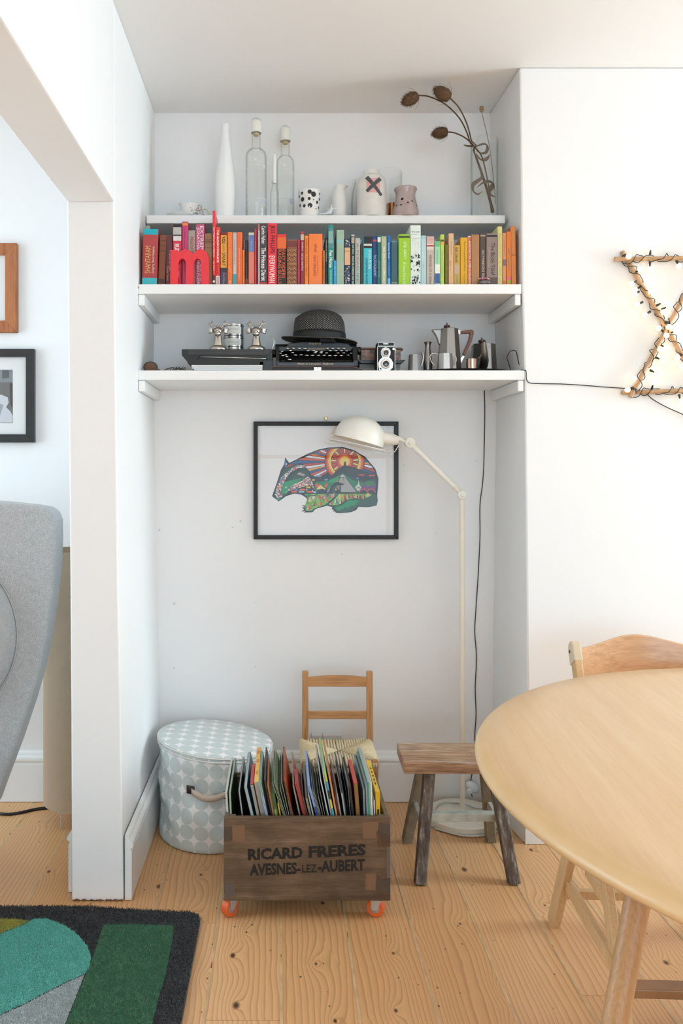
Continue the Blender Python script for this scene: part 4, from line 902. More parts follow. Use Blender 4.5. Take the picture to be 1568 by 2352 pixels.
# ---- typewriter in its case bottom, hat on top
Yh = 2.90; z0 = ZL + .0003
t = thing('typewriter_case', 'shallow dark case bottom with worn pink edge under the typewriter', 'case', (xat(726, Yh), 3.02, ZL))
MB().prism([(xat(620, Yh), z0), (xat(833, Yh), z0), (xat(832, Yh), zat(848, Yh)), (xat(815, Yh), zat(842.5, Yh)), (xat(628, Yh), zat(841.5, Yh)), (xat(621, Yh), zat(845, Yh))], lambda u, v, w: (u, Yh + w, v), .27).build('shell', mat('#2a2827', .6, bump=.2, bscale=400), t, bevel=.001)
MB().tube([Q(624, 852, Yh - .001), Q(621, 846, Yh - .001), Q(627, 842, Yh - .001), Q(720, 841.6, Yh - .001), Q(812, 842, Yh - .001), Q(831, 848, Yh - .001)], .0011, 6).build('worn_edge', mat('#8f5f5d', .7), t, smooth=True)
MB().box(xat(720.5, Yh), xat(737.5, Yh), Yh - .003, Yh + .001, zat(851.5, Yh), zat(843.5, Yh)).build('latch', M_CHROME, t, bevel=.0008)
MB().lathe([(0, 0), (.0022, 0), (.0022, .002), (0, .002)], Q(729, 845.5, Yh - .003), 12, M=Matrix.Rotation(R(90), 4, 'X')).build('latch_button', M_PEW, t)
zc = zat(841.4, Yh) + .0004
Ytw = 2.905; t = thing('typewriter', 'black portable typewriter with round keys and gold lettering', 'typewriter', (xat(726, Ytw), 3.03, zc))
TW = lambda x, y, d=0: P(x, y, Ytw + d)
za = lambda y, d=0: zat(y, Ytw + d)
M_GOLD = mat('#c9a97a', .4, metal=.3)
# side profile: low front, keyboard slope, raised type basket
fr = [(Ytw, zc), (Ytw, za(832)), (Ytw + .012, za(829)), (Ytw + .02, za(826)), (Ytw + .10, za(812, .1)), (Ytw + .12, za(808, .12)), (Ytw + .20, za(806, .2)), (Ytw + .235, za(812, .235)), (Ytw + .235, zc)]
mb = MB().prism(fr, lambda u, v, w: (xat(640, Ytw) + w, u, v), xat(812, Ytw) - xat(640, Ytw)); mb.build('body', M_BLK, t, bevel=.002)
for xa, xb in ((633, 641), (811, 822)):
    fr2 = [(Ytw + .002, zc), (Ytw + .002, za(828)), (Ytw + .03, za(798, .03)), (Ytw + .22, za(798, .1)), (Ytw + .22, zc)]
    MB().prism(fr2, lambda u, v, w: (xat(xa, Ytw) + w, u, v), xat(xb, Ytw) - xat(xa, Ytw)).build('side_plate', M_BLK, t, bevel=.002)
MB().prism([(xat(655, 3.02), za(800, .115)), (xat(808, 3.02), za(800, .115)), (xat(800, 3.02), za(789, .115)), (xat(770, 3.02), za(785, .115)), (xat(690, 3.02), za(785, .115)), (xat(662, 3.02), za(789, .115))], lambda u, v, w: (u, 3.02 + w, v), .035).build('type_cover', M_BLK, t, bevel=.002)
MB().prism([(xat(x, 3.0), za(y, .095)) for x, y in ((640, 806), (812, 806), (812, 796), (640, 796))], lambda u, v, w: (u, 3.0 + w, v), .06).build('front_frame', M_BLK, t, bevel=.001)
mb = MB(); lettering(mb, 'Imperial', lambda u, v: P(709.5 + 27 * u, 792.6 - 6.2 * v, 3.0192)); mb.build('gold_lettering', M_GOLD, t, fixn=False)
mb = MB(); lettering(mb, 'The Good Companion', lambda u, v: P(696 + 53 * u, 803.6 - 4.4 * v, 2.9992)); mb.build('gold_lettering', M_GOLD, t, fixn=False)
mb = MB(); lettering(mb, 'Made in Leicester, England.', lambda u, v: P(683.5 + 82 * u, 838.6 - 5.2 * v, Ytw - .0006)); mb.build('gold_lettering', M_GOLD, t, fixn=False)
mb = MB().box(xat(638, Ytw), xat(814, Ytw), Ytw - .0004, Ytw + .004, za(840.6), za(832)); mb.build('front_rail', mat('#1a1a1b', .2), t, bevel=.001)
keys = [(660, 802), (673, 802), (686.5, 802), (700, 802.5), (751, 802), (763.5, 802), (776.5, 802), (789.5, 802), (646.5, 809), (666.5, 807), (706.5, 807.5), (720, 807.5), (726, 809.5), (738, 810), (758.5, 807.5), (771, 807.5), (784, 807.5), (796.5, 808),
        (642.5, 813), (671.5, 812), (723.5, 812), (736.5, 812.5), (749.5, 812.5), (776, 812.5), (789.5, 812.5), (806.5, 813), (648, 818.5), (655, 817), (678, 817.5), (691, 817), (704, 818), (717, 818), (731, 818), (744, 818), (757, 818.5), (770, 818.5), (783.5, 818.5), (800, 817.5), (658, 821), (664.5, 827.5)]
for (x, y) in keys:
    d = np.interp(y, [802, 828], [.085, .012]); c = TW(x, y, d)
    k = thing  # each key: stem and cap under the typewriter
    ko = MB().lathe([(0, 0), (.0070, 0), (.0080, .0012), (.0078, .0032), (.0060, .0040), (0, .0040)], (c.x, c.y, c.z), 16).build('key', M_CHROME, t, smooth=50)
    MB().tube([(c.x, c.y, c.z), (c.x, c.y + .012, c.z - .016)], .0010, 5).build('key_stem', M_BLK, ko)
MB().tube(smooth_path([TW(624, 803, .06), TW(627, 795, .06), TW(629, 785, .06), TW(627, 777, .06), TW(621, 771, .06)]), .0017, 7).build('carriage_lever', M_CHROME, t, smooth=True)
MB().lathe([(0, 0), (.013, 0), (.015, .002), (.015, .012), (.013, .014), (0, .014)], TW(625, 812, .1), 20, M=Matrix.Rotation(R(90), 4, 'Y')).build('platen_knob', mat('#1a1a1a', .35), t, smooth=50)
MB().lathe([(0, 0), (.013, 0), (.015, .002), (.015, .012), (.013, .014), (0, .014)], TW(820, 806, .1), 20, M=Matrix.Rotation(R(90), 4, 'Y')).build('platen_knob', mat('#1a1a1a', .35), t, smooth=50)
MB().tube([TW(632, 801, .16), TW(818, 801, .16)], .017, 20).build('platen', mat('#161616', .6), t, smooth=50)
# trilby hat
def hat_mat():
    g = NT('hat_mesh'); tc = g.n('TexCoord'); uv = g.n('Mapping', Scale=(1, 1, 1)); g.set(uv.inputs[0], tc.outputs['UV'])
    sp = g.n('SeparateXYZ'); g.set(sp.inputs[0], uv.outputs[0])
    a = g.math('ADD', sp.outputs[0], sp.outputs[1]); b = g.math('SUBTRACT', sp.outputs[0], sp.outputs[1])
    fa = g.math('ABSOLUTE', g.math('SUBTRACT', g.math('FRACT', a), .5)); fb = g.math('ABSOLUTE', g.math('SUBTRACT', g.math('FRACT', b), .5))
    d = g.math('LESS_THAN', g.math('MAXIMUM', fa, fb), .24)
    g.bump(d, .3, .001)
    return g.out(Base_Color=g.mix(d, lin('#141517'), lin('#8d8a86')), Roughness=.55)
M_HAT = hat_mat()
Xh, Yhh, zh = xat(733, 3.06), 3.06, zat(787, 3.06) + .0055
t = thing('trilby_hat', 'black trilby hat with woven dots resting on the typewriter', 'hat', (Xh, Yhh, zh))
m = Yhh / F
def hatgrid(name, rows, mt, uvs=None):
    mb = MB(); n = 56; mb.uv = []
    for i, (rx, ry, z, fn) in enumerate(rows):
        for j in range(n):
            a = 2 * math.pi * j / n; x, y = math.cos(a), math.sin(a)
            mb.v.append(Vector((Xh + rx * x, Yhh + ry * y, zh + z + (fn(x, y) if fn else 0)))); mb.uv.append((28 * 2 * j / n if j <= n else 0, i * 3.2))
    for i in range(len(rows) - 1):
        for j in range(n): mb.f.append((i*n+j, i*n+(j+1) % n, (i+1)*n+(j+1) % n, (i+1)*n+j))
    return mb
brim = lambda k: (lambda x, y: k * (-.006 * max(0, x) ** 2 + .010 * x * x * (x < 0) + .004 * y * y * (y > 0) - .004 * max(0, -y)) )
mb = hatgrid('brim', [(60 * m, .085, .003, None), (74 * m, .105, .0015, brim(.6)), (86 * m, .122, -.002, brim(1.3)), (87.5 * m, .124, .0005, brim(1.5)), (86 * m, .122, .002, brim(1.3)), (74 * m, .105, .004, brim(.6)), (60 * m, .085, .006, None)], M_HAT)
o = mb.build('brim', M_HAT, t, smooth=True)
cr = lambda x, y: .010 * x * (x < 0) - .004 * abs(y)
dent = lambda k: (lambda x, y: k * (.012 * (1 - y * y) * -1 + .006 * x))
mb = hatgrid('crown', [(61 * m, .086, .004, None), (60 * m, .084, .022, None), (59 * m, .081, .045, None), (57.5 * m, .078, .070, lambda x, y: -.004 * x), (55.5 * m, .073, .089, lambda x, y: -.010 * x * x * (x > 0) - .003 * x * x), (51 * m, .064, .102, lambda x, y: -.010 * x * x), (41 * m, .050, .111, lambda x, y: -.008 * x * x), (26 * m, .030, .111, lambda x, y: -.003 * x * x), (10 * m, .012, .106, None), (.1 * m, .0005, .104, None)], M_HAT)
mb.build('crown', M_HAT, t, smooth=True)
mb = hatgrid('band', [(61.6 * m, .0868, .005, None), (61.2 * m, .0858, .020, None), (60.2 * m, .0838, .033, lambda x, y: -.004 * max(0, x)), (59.6 * m, .083, .0335, lambda x, y: -.004 * max(0, x))], M_SATIN)
mb.build('ribbon_band', mat('#17181a', .5), t, smooth=60)
mb = MB().prism([(xat(735, 2.97), zat(783, 2.97)), (xat(735, 2.97), zat(757, 2.97)), (xat(752, 2.97), zat(759, 2.97)), (xat(772, 2.97), zat(772, 2.97)), (xat(772, 2.97), zat(783, 2.97))], lambda u, v, w: (u, 2.979 + .35 * (u - xat(735, 2.97)) ** 2 / .06 + w, v), .003)
mb.build('ribbon_bow', mat('#1b1c1e', .45), t, bevel=.001)
# ---- floral box on a black tray over a grey box, behind the camera
t = thing('grey_box', 'pale grey carton standing behind the twin-lens camera', 'box', (xat(872, 3.02), 3.07, ZL))
MB().box(xat(826, 3.02), xat(918, 3.02), 3.02, 3.15, ZL + .0003, zat(838, 3.02)).build('box_body', mat('#a39f9a', .7), t, bevel=.001)
MB().box(xat(825, 3.02), xat(919, 3.02), 3.019, 3.151, zat(838, 3.02) - .012, zat(836, 3.02)).build('box_lid', mat('#9a9691', .7), t, bevel=.001)
zt_ = zat(836, 3.02) + .0004
MB().prism([(xat(829, 3.01), zt_), (xat(922, 3.01), zt_), (xat(931, 3.01), zt_ + .0125), (xat(819, 3.01), zt_ + .0125)], lambda u, v, w: (u, 3.005 + w, v), .14).build('black_tray', M_BLK, bevel=.001, label='flat black lacquer tray between the grey carton and the floral tin', cat='tray')
def floral():
    g = NT('floral_print'); v = coords(g, rnd=False)
    a = g.n('TexVoronoi', Scale=75.0); g.set(a.inputs['Vector'], v); b = g.n('TexNoise', Scale=60.0, Detail=3.0); g.set(b.inputs['Vector'], v)
    s = g.n('SeparateXYZ'); g.set(s.inputs[0], a.outputs['Color'])
    c = g.ramp(s.outputs[0], [(0, '#3b5350'), (.3, '#8a5a44'), (.55, '#b08a72'), (.75, '#4a4a3c'), (.9, '#a2545a')])
    return g.out(Base_Color=g.mix(.35, c, g.ramp(b.outputs['Fac'], [(.4, '#2e3a36'), (.6, '#b99a84')])), Roughness=.35)
t = thing('floral_tin', 'floral patterned tin box with a copper lid rim behind the camera', 'tin', (xat(872, 3.03), 3.07, zt_ + .013))
zf = zt_ + .0130
MB().box(xat(829, 3.03), xat(920, 3.03), 3.03, 3.11, zf, zf + .044).build('tin_body', floral(), t, bevel=.002)
MB().prism([(xat(823, 3.03), zf + .041), (xat(926, 3.03), zf + .041), (xat(922, 3.03), zf + .049), (xat(827, 3.03), zf + .049)], lambda u, v, w: (u, 3.026 + w, v), .088).build('tin_lid', mat('#5a3d31', .35, metal=.5), t, bevel=.002)
# ---- twin-lens camera
Yc2 = 2.895; X0, X1 = xat(858, Yc2), xat(907, Yc2); zT = zat(796, Yc2); m = Yc2 / F; xm = (xat(868, Yc2) + X1) / 2
t = thing('twin_lens_camera', 'black and silver twin-lens reflex camera standing on the lowest shelf', 'camera', ((X0 + X1) / 2, Yc2 + .045, ZL))
bx0 = xat(866, Yc2)
MB().box(bx0, X1, Yc2, Yc2 + .085, ZL + .0003, zT).build('body', M_LEATH, t, bevel=.002)
MB().box(bx0 + .002, X1 - .001, Yc2 + .006, Yc2 + .07, zT, zat(785, Yc2)).build('viewfinder_hood', M_LEATH, t, bevel=.002)
def frame_rect(xa, xb, ya, yb, w, y, nm, mt):
    mb = MB(); mb.box(xa, xb, y - .001, y + .001, yb - w, yb); mb.box(xa, xb, y - .001, y + .001, ya, ya + w); mb.box(xa, xa + w, y - .001, y + .001, ya, yb); mb.box(xb - w, xb, y - .001, y + .001, ya, yb); mb.build(nm, mt, t)
M_AL = mat('#d4d3d0', .3, metal=.7)
frame_rect(bx0, X1, ZL + .001, zT, .0013, Yc2 - .001, 'front_trim', M_AL); frame_rect(bx0 + .003, X1 - .002, zT + .002, zat(785.5, Yc2), .0013, Yc2 + .005, 'hood_trim', M_AL)
MB().box(bx0 + .022, X1 - .024, Yc2 + .003, Yc2 + .006, zat(790.5, Yc2), zat(788, Yc2)).build('name_plate', M_AL, t)
xc = xat(885, Yc2); z1, z2 = zat(811, Yc2), zat(836.5, Yc2)
hexp = [(xc - 11 * m, z1 + 4 * m), (xc - 8 * m, z1 + 10 * m), (xc, z1 + 13 * m), (xc + 8 * m, z1 + 10 * m), (xc + 11.5 * m, z1 + 4 * m), (xc + 11 * m, z1 - 4 * m), (xc + 7.5 * m, z1 - 10 * m), (xc + 13 * m, z2 + 11 * m), (xc + 17.5 * m, z2 + 2 * m), (xc + 16 * m, z2 - 9 * m), (xc + 8 * m, z2 - 16 * m), (xc - 8 * m, z2 - 16 * m), (xc - 16 * m, z2 - 9 * m), (xc - 17.5 * m, z2 + 2 * m), (xc - 13 * m, z2 + 11 * m), (xc - 7.5 * m, z1 - 10 * m), (xc - 11 * m, z1 - 4 * m)]
MB().prism(hexp, lambda u, v, w: (u, Yc2 - .005 + w, v), .006).build('lens_panel', M_AL, t, bevel=.0008)
RX = Matrix.Rotation(R(90), 4, 'X')
for (zc_, r, nm) in ((z1, 9.5, 'viewing_lens'), (z2, 11.5, 'taking_lens')):
    lo = MB().lathe([(0, 0), (r * m, 0), (r * m, .008), (r * .86 * m, .0095), (r * .62 * m, .0085), (r * .62 * m, .004), (0, .004)], (xc, Yc2 - .005, zc_), 28, M=RX).build(nm, M_AL, t, smooth=40)
    MB().lathe([(0, .0062), (r * .35 * m, .0058), (r * .6 * m, .0045)], (xc, Yc2 - .005, zc_), 24, M=RX).build('glass_element', mat('#0d1013', .05, coat=1), lo, smooth=True)
for (x, y, r) in ((903, 802, 2.6), (872.5, 848, 3)): MB().lathe([(0, 0), (r * m, 0), (r * m, .004), (0, .004)], (xat(x, Yc2), Yc2 - .001, zat(y, Yc2)), 14, M=RX).build('knob', M_AL, t, smooth=50)
MB().lathe([(0, 0), (.004, 0), (.004, .006), (0, .006)], (X1, Yc2 + .02, zat(802, Yc2)), 14, M=Matrix.Rotation(R(90), 4, 'Y')).build('knob', M_AL, t, smooth=50)
# ---- pewter set on an oval tray
Ytr = 2.985
zt_ = ZL + .0125
t_ = MB().lathe([(0, ZL + .0006), (.11, ZL + .0006), (.155, ZL + .006), (.176, ZL + .0105), (.178, ZL + .0115), (.165, ZL + .0095), (.11, ZL + .004), (0, ZL + .004)], (xat(1063, Ytr), Ytr, 0), 56, fn=lambda v: Vector((v.x, v.y * .54, v.z)))
t_.build('oval_tray', mat('#3c3c3c', .3, metal=.9), smooth=40, label='dark oval metal tray under the pewter coffee set', cat='tray')
zq = ZL + .0045
def octa(prof, c, n=8, rot=22.5): return MB().lathe(prof, c, n, M=Matrix.Rotation(R(rot), 4, 'Z'))
def pot(px, Y, y0, y1, hb, ht, label, name, cat, lidh=4):
    X = xat(px, Y); m = Y / F; t = thing(name, label, cat, (X, Y, zq)); z1 = zat(y1, Y)
    octa([(0, zq), (hb * m, zq), (ht * m, z1), (ht * .97 * m, z1 + .001), (0, z1 + lidh * m)], (X, Y, 0)).build('body', M_PEW, t)
    return t, X, m, z1
M_WD = mat('#5a3122', .35)
t, X, m, z1 = pot(1031, 3.0, 842, 756, 29, 20.5, 'tall octagonal pewter coffee pot with a brown wooden handle', 'coffee_pot', 'coffee pot')
Yp2 = 3.0; zz = lambda y: zat(y, Yp2)
MB().lathe([(0, zz(755)), (2 * m, zz(755)), (2 * m, zz(753)), (7 * m, zz(752)), (7.5 * m, zz(748.5)), (4 * m, zz(746.5)), (1.6 * m, zz(746)), (1.4 * m, zz(742)), (0, zz(742))], (xat(1026, Yp2), Yp2, 0), 20).build('lid_knob', M_WD, t, smooth=50)
pts = [(1013, 757), (990, 757.5), (994, 763), (1000, 772), (1004, 782), (1006, 790), (1013, 795)]
MB().prism([(xat(x, Yp2), zz(y)) for x, y in pts], lambda u, v, w: (u, Yp2 - .009 + w, v), .018).build('spout', M_PEW, t, bevel=.003)
MB().prism([(xat(x, Yp2), zz(y)) for x, y in ((1056, 761), (1080, 757.5), (1086, 759), (1087, 765), (1082, 785), (1066, 818), (1061, 815), (1074, 784), (1078, 768), (1076, 766), (1056, 767))], lambda u, v, w: (u, Yp2 - .007 + w, v), .014).build('handle', mat('#75442f', .4), t, bevel=.003)
MB().prism([(xat(x, Yp2), zz(y)) for x, y in ((1046, 756), (1057, 760.5), (1057, 767), (1047, 769))], lambda u, v, w: (u, Yp2 - .005 + w, v), .010).build('handle_socket', M_SILV, t)
MB().prism([(xat(x, Yp2), zz(y)) for x, y in ((1062, 817), (1066, 819), (1055, 840), (1052, 840), (1053, 828))], lambda u, v, w: (u, Yp2 - .005 + w, v), .010).build('handle_socket', M_SILV, t)
t, X, m, z1 = pot(1110, 3.06, 843, 792, 31, 27, 'round-shouldered pewter teapot with its spout turned to the viewer', 'teapot', 'teapot', 3)
Yp2 = 3.06
MB().lathe([(0, zat(790, Yp2)), (2 * m, zat(789, Yp2)), (8 * m, zat(786, Yp2)), (8.5 * m, zat(782.5, Yp2)), (4 * m, zat(780, Yp2)), (1.4 * m, zat(779, Yp2)), (1.2 * m, zat(775, Yp2)), (0, zat(775, Yp2))], (xat(1106, Yp2), Yp2, 0), 20).build('lid_knob', M_WD, t, smooth=50)
MB().tube([(xat(1113, 2.99), 3.02, zat(838, 2.99)), (xat(1113.5, 2.98), 2.995, zat(825, 2.98)), (xat(1113, 2.97), 2.975, zat(806, 2.97)), (xat(1112, 2.96), 2.962, zat(785, 2.96))], [.019, .0175, .011, .0065], 14).build('spout', M_PEW, t, smooth=50)
# small faceted pewter jug at the left of the set
Yj3 = 2.925; X = xat(951, Yj3); m = Yj3 / F
t = thing('pewter_jug', 'small faceted pewter milk jug left of the bud vase', 'jug', (X, Yj3, ZL))
octa([(0, ZL + .0005), (15.5 * m, ZL + .0005), (12.5 * m, zat(815, Yj3)), (11.8 * m, zat(815, Yj3)), (11 * m, zat(820, Yj3)), (0, zat(822, Yj3))], (X, Yj3, 0)).build('body', M_PEW, t)
MB().tube(smooth_path([(xat(958, Yj3), Yj3, zat(815, Yj3)), (xat(968, Yj3), Yj3 - .004, zat(811, Yj3)), (xat(971, Yj3), Yj3 - .004, zat(822, Yj3)), (xat(966, Yj3), Yj3 - .004, zat(842, Yj3))]), [.004] * 19, 8).build('handle', M_PEW, t, smooth=50)
Yv3 = 3.03; X = xat(982, Yv3); m = Yv3 / F
MB().lathe(dbl([(9 * m, ZL + .0005), (10.5 * m, zat(840, Yv3)), (10 * m, zat(828, Yv3)), (7.5 * m, zat(812, Yv3)), (6 * m, zat(800, Yv3)), (6.3 * m, zat(792, Yv3)), (9 * m, zat(786, Yv3))], .0015), (X, Yv3, 0), 28).build('bud_vase', M_PEW, smooth=50, label='slender waisted pewter bud vase left of the coffee pot', cat='vase')
Ys3 = 2.94; X = xat(1022, Ys3); m = Ys3 / F; zq2 = zq
t = thing('sugar_bowl', 'faceted pewter sugar bowl with two loop handles in front of the coffee pot', 'sugar bowl', (X, Ys3, zq2))
octa([(0, zq2), (18.5 * m, zq2), (16.5 * m, zat(813, Ys3)), (15.5 * m, zat(813, Ys3)), (15 * m, zat(820, Ys3)), (0, zat(822, Ys3))], (X, Ys3, 0)).build('body', mat('#b3b0ac', .3, metal=1), t)
for s, pp_ in ((-1, [(1006, 814), (994, 812), (987, 819), (990, 830), (998, 841)]), (1, [(1037, 818), (1043, 817), (1047, 823), (1046, 832), (1042, 838)])):
    MB().tube(smooth_path([P(x, y, Ys3) for x, y in pp_]), .0022, 8).build('handle', M_SILV, t, smooth=True)
Yr3 = 2.94; X = xat(1083, Yr3); m = Yr3 / F
t = thing('tea_strainer', 'low shiny copper-tinted metal cup with a slanting handle on the tray', 'cup', (X, Yr3, zq))
MB().lathe(dbl([(12.5 * m, zq), (13 * m, zat(834, Yr3)), (13 * m, zat(825, Yr3))], .0012), (X, Yr3, 0), 28).build('bowl', mat('#c0a392', .15, metal=1), t, smooth=50)
MB().tube([P(1097, 824, Yr3), P(1110, 811, Yr3 + .01)], .0012, 6).build('handle', M_PEW, t, smooth=True)
# black cable of the fairy lights: loop on the shelf, along the wall to the star
t = thing('fairy_light_cable', 'thin black cable looping on the lowest shelf and running to the lit star', 'cable', (xat(1180, 2.9), 2.88, ZL))
cb = [(xat(1146, 2.95), 2.96, ZL + .014), (xat(1160, 2.95), 2.95, ZL + .004), (xat(1172, 2.93), 2.93, ZL + .004)] + [tuple(P(x, y, 2.92)) for x, y in ((1168, 835), (1164, 820), (1172, 807), (1184, 806), (1188, 822), (1192, 838), (1196, 848))] + [(.862, 2.875, ZL + .004), (.872, 2.852, ZL - .002)]
MB().tube(smooth_path(cb, 6), .0016, 7).build('cord', M_BLACK, t, smooth=True)
YW = YC - .004
run = [(.872, 2.852, ZL - .002), tuple(P(1212, 877, YW)), tuple(P(1240, 881, YW)), tuple(P(1290, 882, YW)), tuple(P(1340, 885, YW)), tuple(P(1390, 889, YW)), tuple(P(1436, 892, YW))]
MB().tube(smooth_path(run, 6), .0016, 7).build('cord', M_BLACK, t, smooth=True)
t = thing('hanging_flex', 'black flex hanging down the back wall from the lowest shelf to the floor', 'cable', (xat(1092, YB), YB - .004, 0))
dn = [tuple(P(x, y, YB - .003)) for x, y in ((1112, 896), (1113, 950), (1111, 1060), (1108, 1110), (1102, 1160), (1102, 1230), (1099, 1300), (1096, 1350), (1092, 1410), (1090, 1452), (1094, 1510), (1091, 1580), (1093, 1640), (1090, 1690))] + [(xat(1088, YB), YB - .029, .19), (xat(1080, 3.19), 3.19, .08), (xat(1084, 3.18), 3.18, .03)]
MB().tube(smooth_path(dn, 5), .0018, 7).build('cord', M_BLACK, t, smooth=True)
# ------------------------------------------------------------------ badger picture
def framed(name, label, x0, x1, y0, y1, Y, fw, m_fr, mat_in=None, depth=.022, cat='picture', rot=0):
    X0, X1, Z0, Z1 = xat(x0, Y), xat(x1, Y), zat(y1, Y), zat(y0, Y)
    t = thing(name, label, cat, ((X0 + X1) / 2, Y, Z0)); w = fw * Y / F
    yb = Y + depth
    MP = lambda u, v, q: (u, Y + q, v)
    for poly in ([(X0, Z1), (X1, Z1), (X1 - w, Z1 - w), (X0 + w, Z1 - w)], [(X0, Z0), (X1, Z0), (X1 - w, Z0 + w), (X0 + w, Z0 + w)], [(X0, Z0), (X0, Z1), (X0 + w, Z1 - w), (X0 + w, Z0 + w)], [(X1, Z0), (X1, Z1), (X1 - w, Z1 - w), (X1 - w, Z0 + w)]):
        MB().prism(poly, MP, depth).build('frame_rail', m_fr, t, bevel=.0008, seg=1)
    MB().box(X0 + w * .6, X1 - w * .6, Y + depth * .55, Y + depth * .8, Z0 + w * .6, Z1 - w * .6).build('mount', mat_in or mat('#eceaea', .8), t)
    MB().poly([(X0 + w * .8, Y + depth * .25, Z0 + w * .8), (X1 - w * .8, Y + depth * .25, Z0 + w * .8), (X1 - w * .8, Y + depth * .25, Z1 - w * .8), (X0 + w * .8, Y + depth * .25, Z1 - w * .8)]).build('glazing', M_PANE, t, fixn=False)
    return t, Y + depth * .55
M_PANE = glass('picture_glass', (.985, .985, .985), (.95, .95, .95), .7)
YPIC = YB - .0235
t, YA = framed('framed_print', 'black-framed print of a colourful patterned badger hanging under the shelves', 582, 915, 968, 1239, YPIC, 9.6, wood('black_stained_wood', '#1c1b1a', '#262423', '#0c0c0c', .5))
MB().box(xat(745.5, YB), xat(750.5, YB), YB - .012, YB - .0002, zat(965, YB), zat(957.5, YB)).build('picture_hook', mat('#b89a5c', .3, metal=.9), bevel=.001, label='tiny brass picture hook above the badger print', cat='hook')
ART = {}
def art(poly, col, layer):
    if len(poly) < 3: return
    mb = ART.setdefault((col, layer), MB())
    mb.poly([P(x, y, YA - .0006 - .00028 * layer) for x, y in poly])
c1 = lambda x, y: (560 + x / 4.126, 930 + y / 4.126)
c2 = lambda x, y: (640 + x / 6.272, 1000 + y / 6.272)
def C1(*p): return [c1(x, y) for x, y in p]
def C2(*p): return [c2(x, y) for x, y in p]
BLK = '#141412'
sil = C1((390, 498), (430, 550), (480, 525), (600, 465), (700, 425), (790, 405), (940, 398), (1050, 432), (1150, 492), (1245, 605), (1275, 700), (1262, 860), (1268, 910), (1255, 955), (1170, 970), (1085, 965), (1065, 995), (1015, 1017), (905, 1027), (870, 1022), (862, 1005), (848, 1018), (850, 995), (830, 988), (838, 970), (790, 955), (680, 985), (650, 1018), (565, 1020), (585, 1010), (540, 1008), (575, 990), (545, 975), (580, 970), (545, 952), (582, 955), (600, 900), (590, 880), (540, 850), (480, 840), (400, 865), (330, 915), (266, 865), (318, 720), (350, 615), (382, 560))
art(sil, BLK, 0)
sky = C1((395, 590), (430, 560), (480, 538), (600, 478), (700, 437), (790, 417), (938, 411), (1046, 446), (1140, 503), (1233, 612), (1250, 690), (700, 700))
sx, sy = c1(955, 535)
rays = ['#c8461f', '#e8edf1', '#e0792c', '#2c5790', '#d8551f', '#dfe7ee', '#b93a1b', '#3f6ea6', '#e6a13a', '#e9eef2', '#cf4d20', '#29508a']
for k in range(34):
    a0 = R(148 + k * 4.2); a1 = a0 + R(3.4)
    L = 200
    w = [(sx, sy), (sx + L * math.cos(a0), sy + L * math.sin(a0)), (sx + L * math.cos(a1), sy + L * math.sin(a1))]
    art(clip(w, sky), rays[(k * 5) % 12], 1)
for k in range(12):
    a0 = R(-34 + k * 6.2); a1 = a0 + R(4.6); L = 200
    art(clip([(sx, sy), (sx + L * math.cos(a0), sy + L * math.sin(a0)), (sx + L * math.cos(a1), sy + L * math.sin(a1))], sky), rays[(k * 5 + 2) % 12], 1)
def ring(r0, r1, col, layer, a0=0, a1=360, n=40):
    r0 /= 4.126; r1 /= 4.126
    for k in range(n):
        p, q = R(a0 + (a1 - a0) * k / n), R(a0 + (a1 - a0) * (k + 1) / n)
        art(clip([(sx + r0 * math.cos(p), sy + r0 * math.sin(p)), (sx + r1 * math.cos(p), sy + r1 * math.sin(p)), (sx + r1 * math.cos(q), sy + r1 * math.sin(q)), (sx + r0 * math.cos(q), sy + r0 * math.sin(q))], sky), col, layer)
ring(0, 192, BLK, 2); ring(172, 186, '#c23a1c', 3); ring(158, 172, '#dc6424', 3); ring(146, 158, '#e9b23e', 3); ring(132, 146, '#f0cf62', 3)
for k in range(34):
    a = k * 360 / 34; ring(80, 127, '#f0d06a' if k % 4 == 1 else ('#d4503a' if k % 2 else '#cf3f33'), 4, a, a + 7.8, 2)
ring(0, 126, BLK, 3)
ring(58, 76, '#d9452a', 5); ring(46, 58, '#e8752c', 5); ring(0, 46, '#f0cb58', 5)
# hill with tower
art(C2((455, 560), (520, 590), (600, 600), (680, 605), (750, 585), (860, 480), (935, 432), (965, 430), (1100, 468), (1260, 520), (1385, 560), (1415, 640), (1415, 720), (455, 720)), '#20211f', 6)
art(C2((935, 438), (965, 436), (985, 560), (1100, 600), (1385, 610), (1385, 565), (1260, 525), (1100, 473)), '#33342f', 7)
art(C2((935, 434), (943, 378), (965, 378), (970, 432)), BLK, 7)
# mid field greens, trees, stage
art(C2((520, 690), (540, 668), (600, 668), (700, 655), (760, 640), (860, 580), (920, 540), (960, 570), (1060, 640), (1180, 660), (1400, 650), (1395, 740), (1150, 820), (520, 820)), '#1f7d4d', 7)
art(C2((980, 570), (1060, 600), (1120, 640), (1230, 655), (1400, 620), (1400, 690), (1230, 690), (1100, 660)), '#2c4a3a', 8)
art(C2((1240, 690), (1260, 665), (1320, 655), (1370, 670), (1370, 700), (1310, 730), (1260, 720)), '#2c7a3d', 9)
art(C2((720, 680), (735, 640), (850, 590), (880, 600), (800, 680)), '#249a5c', 9)
art(C2((925, 540), (680, 825), (1130, 825)), BLK, 9)
art(C2((930, 560), (950, 595), (1118, 818), (892, 818), (895, 720), (940, 712)), '#a7a3a2', 10)
art(C2((922, 556), (880, 598), (965, 598)), '#dcd9d6', 10); art(C2((928, 605), (885, 610), (858, 672), (938, 700)), '#a6a292', 10); art(C2((870, 612), (805, 680), (850, 670)), '#8f8b86', 10)
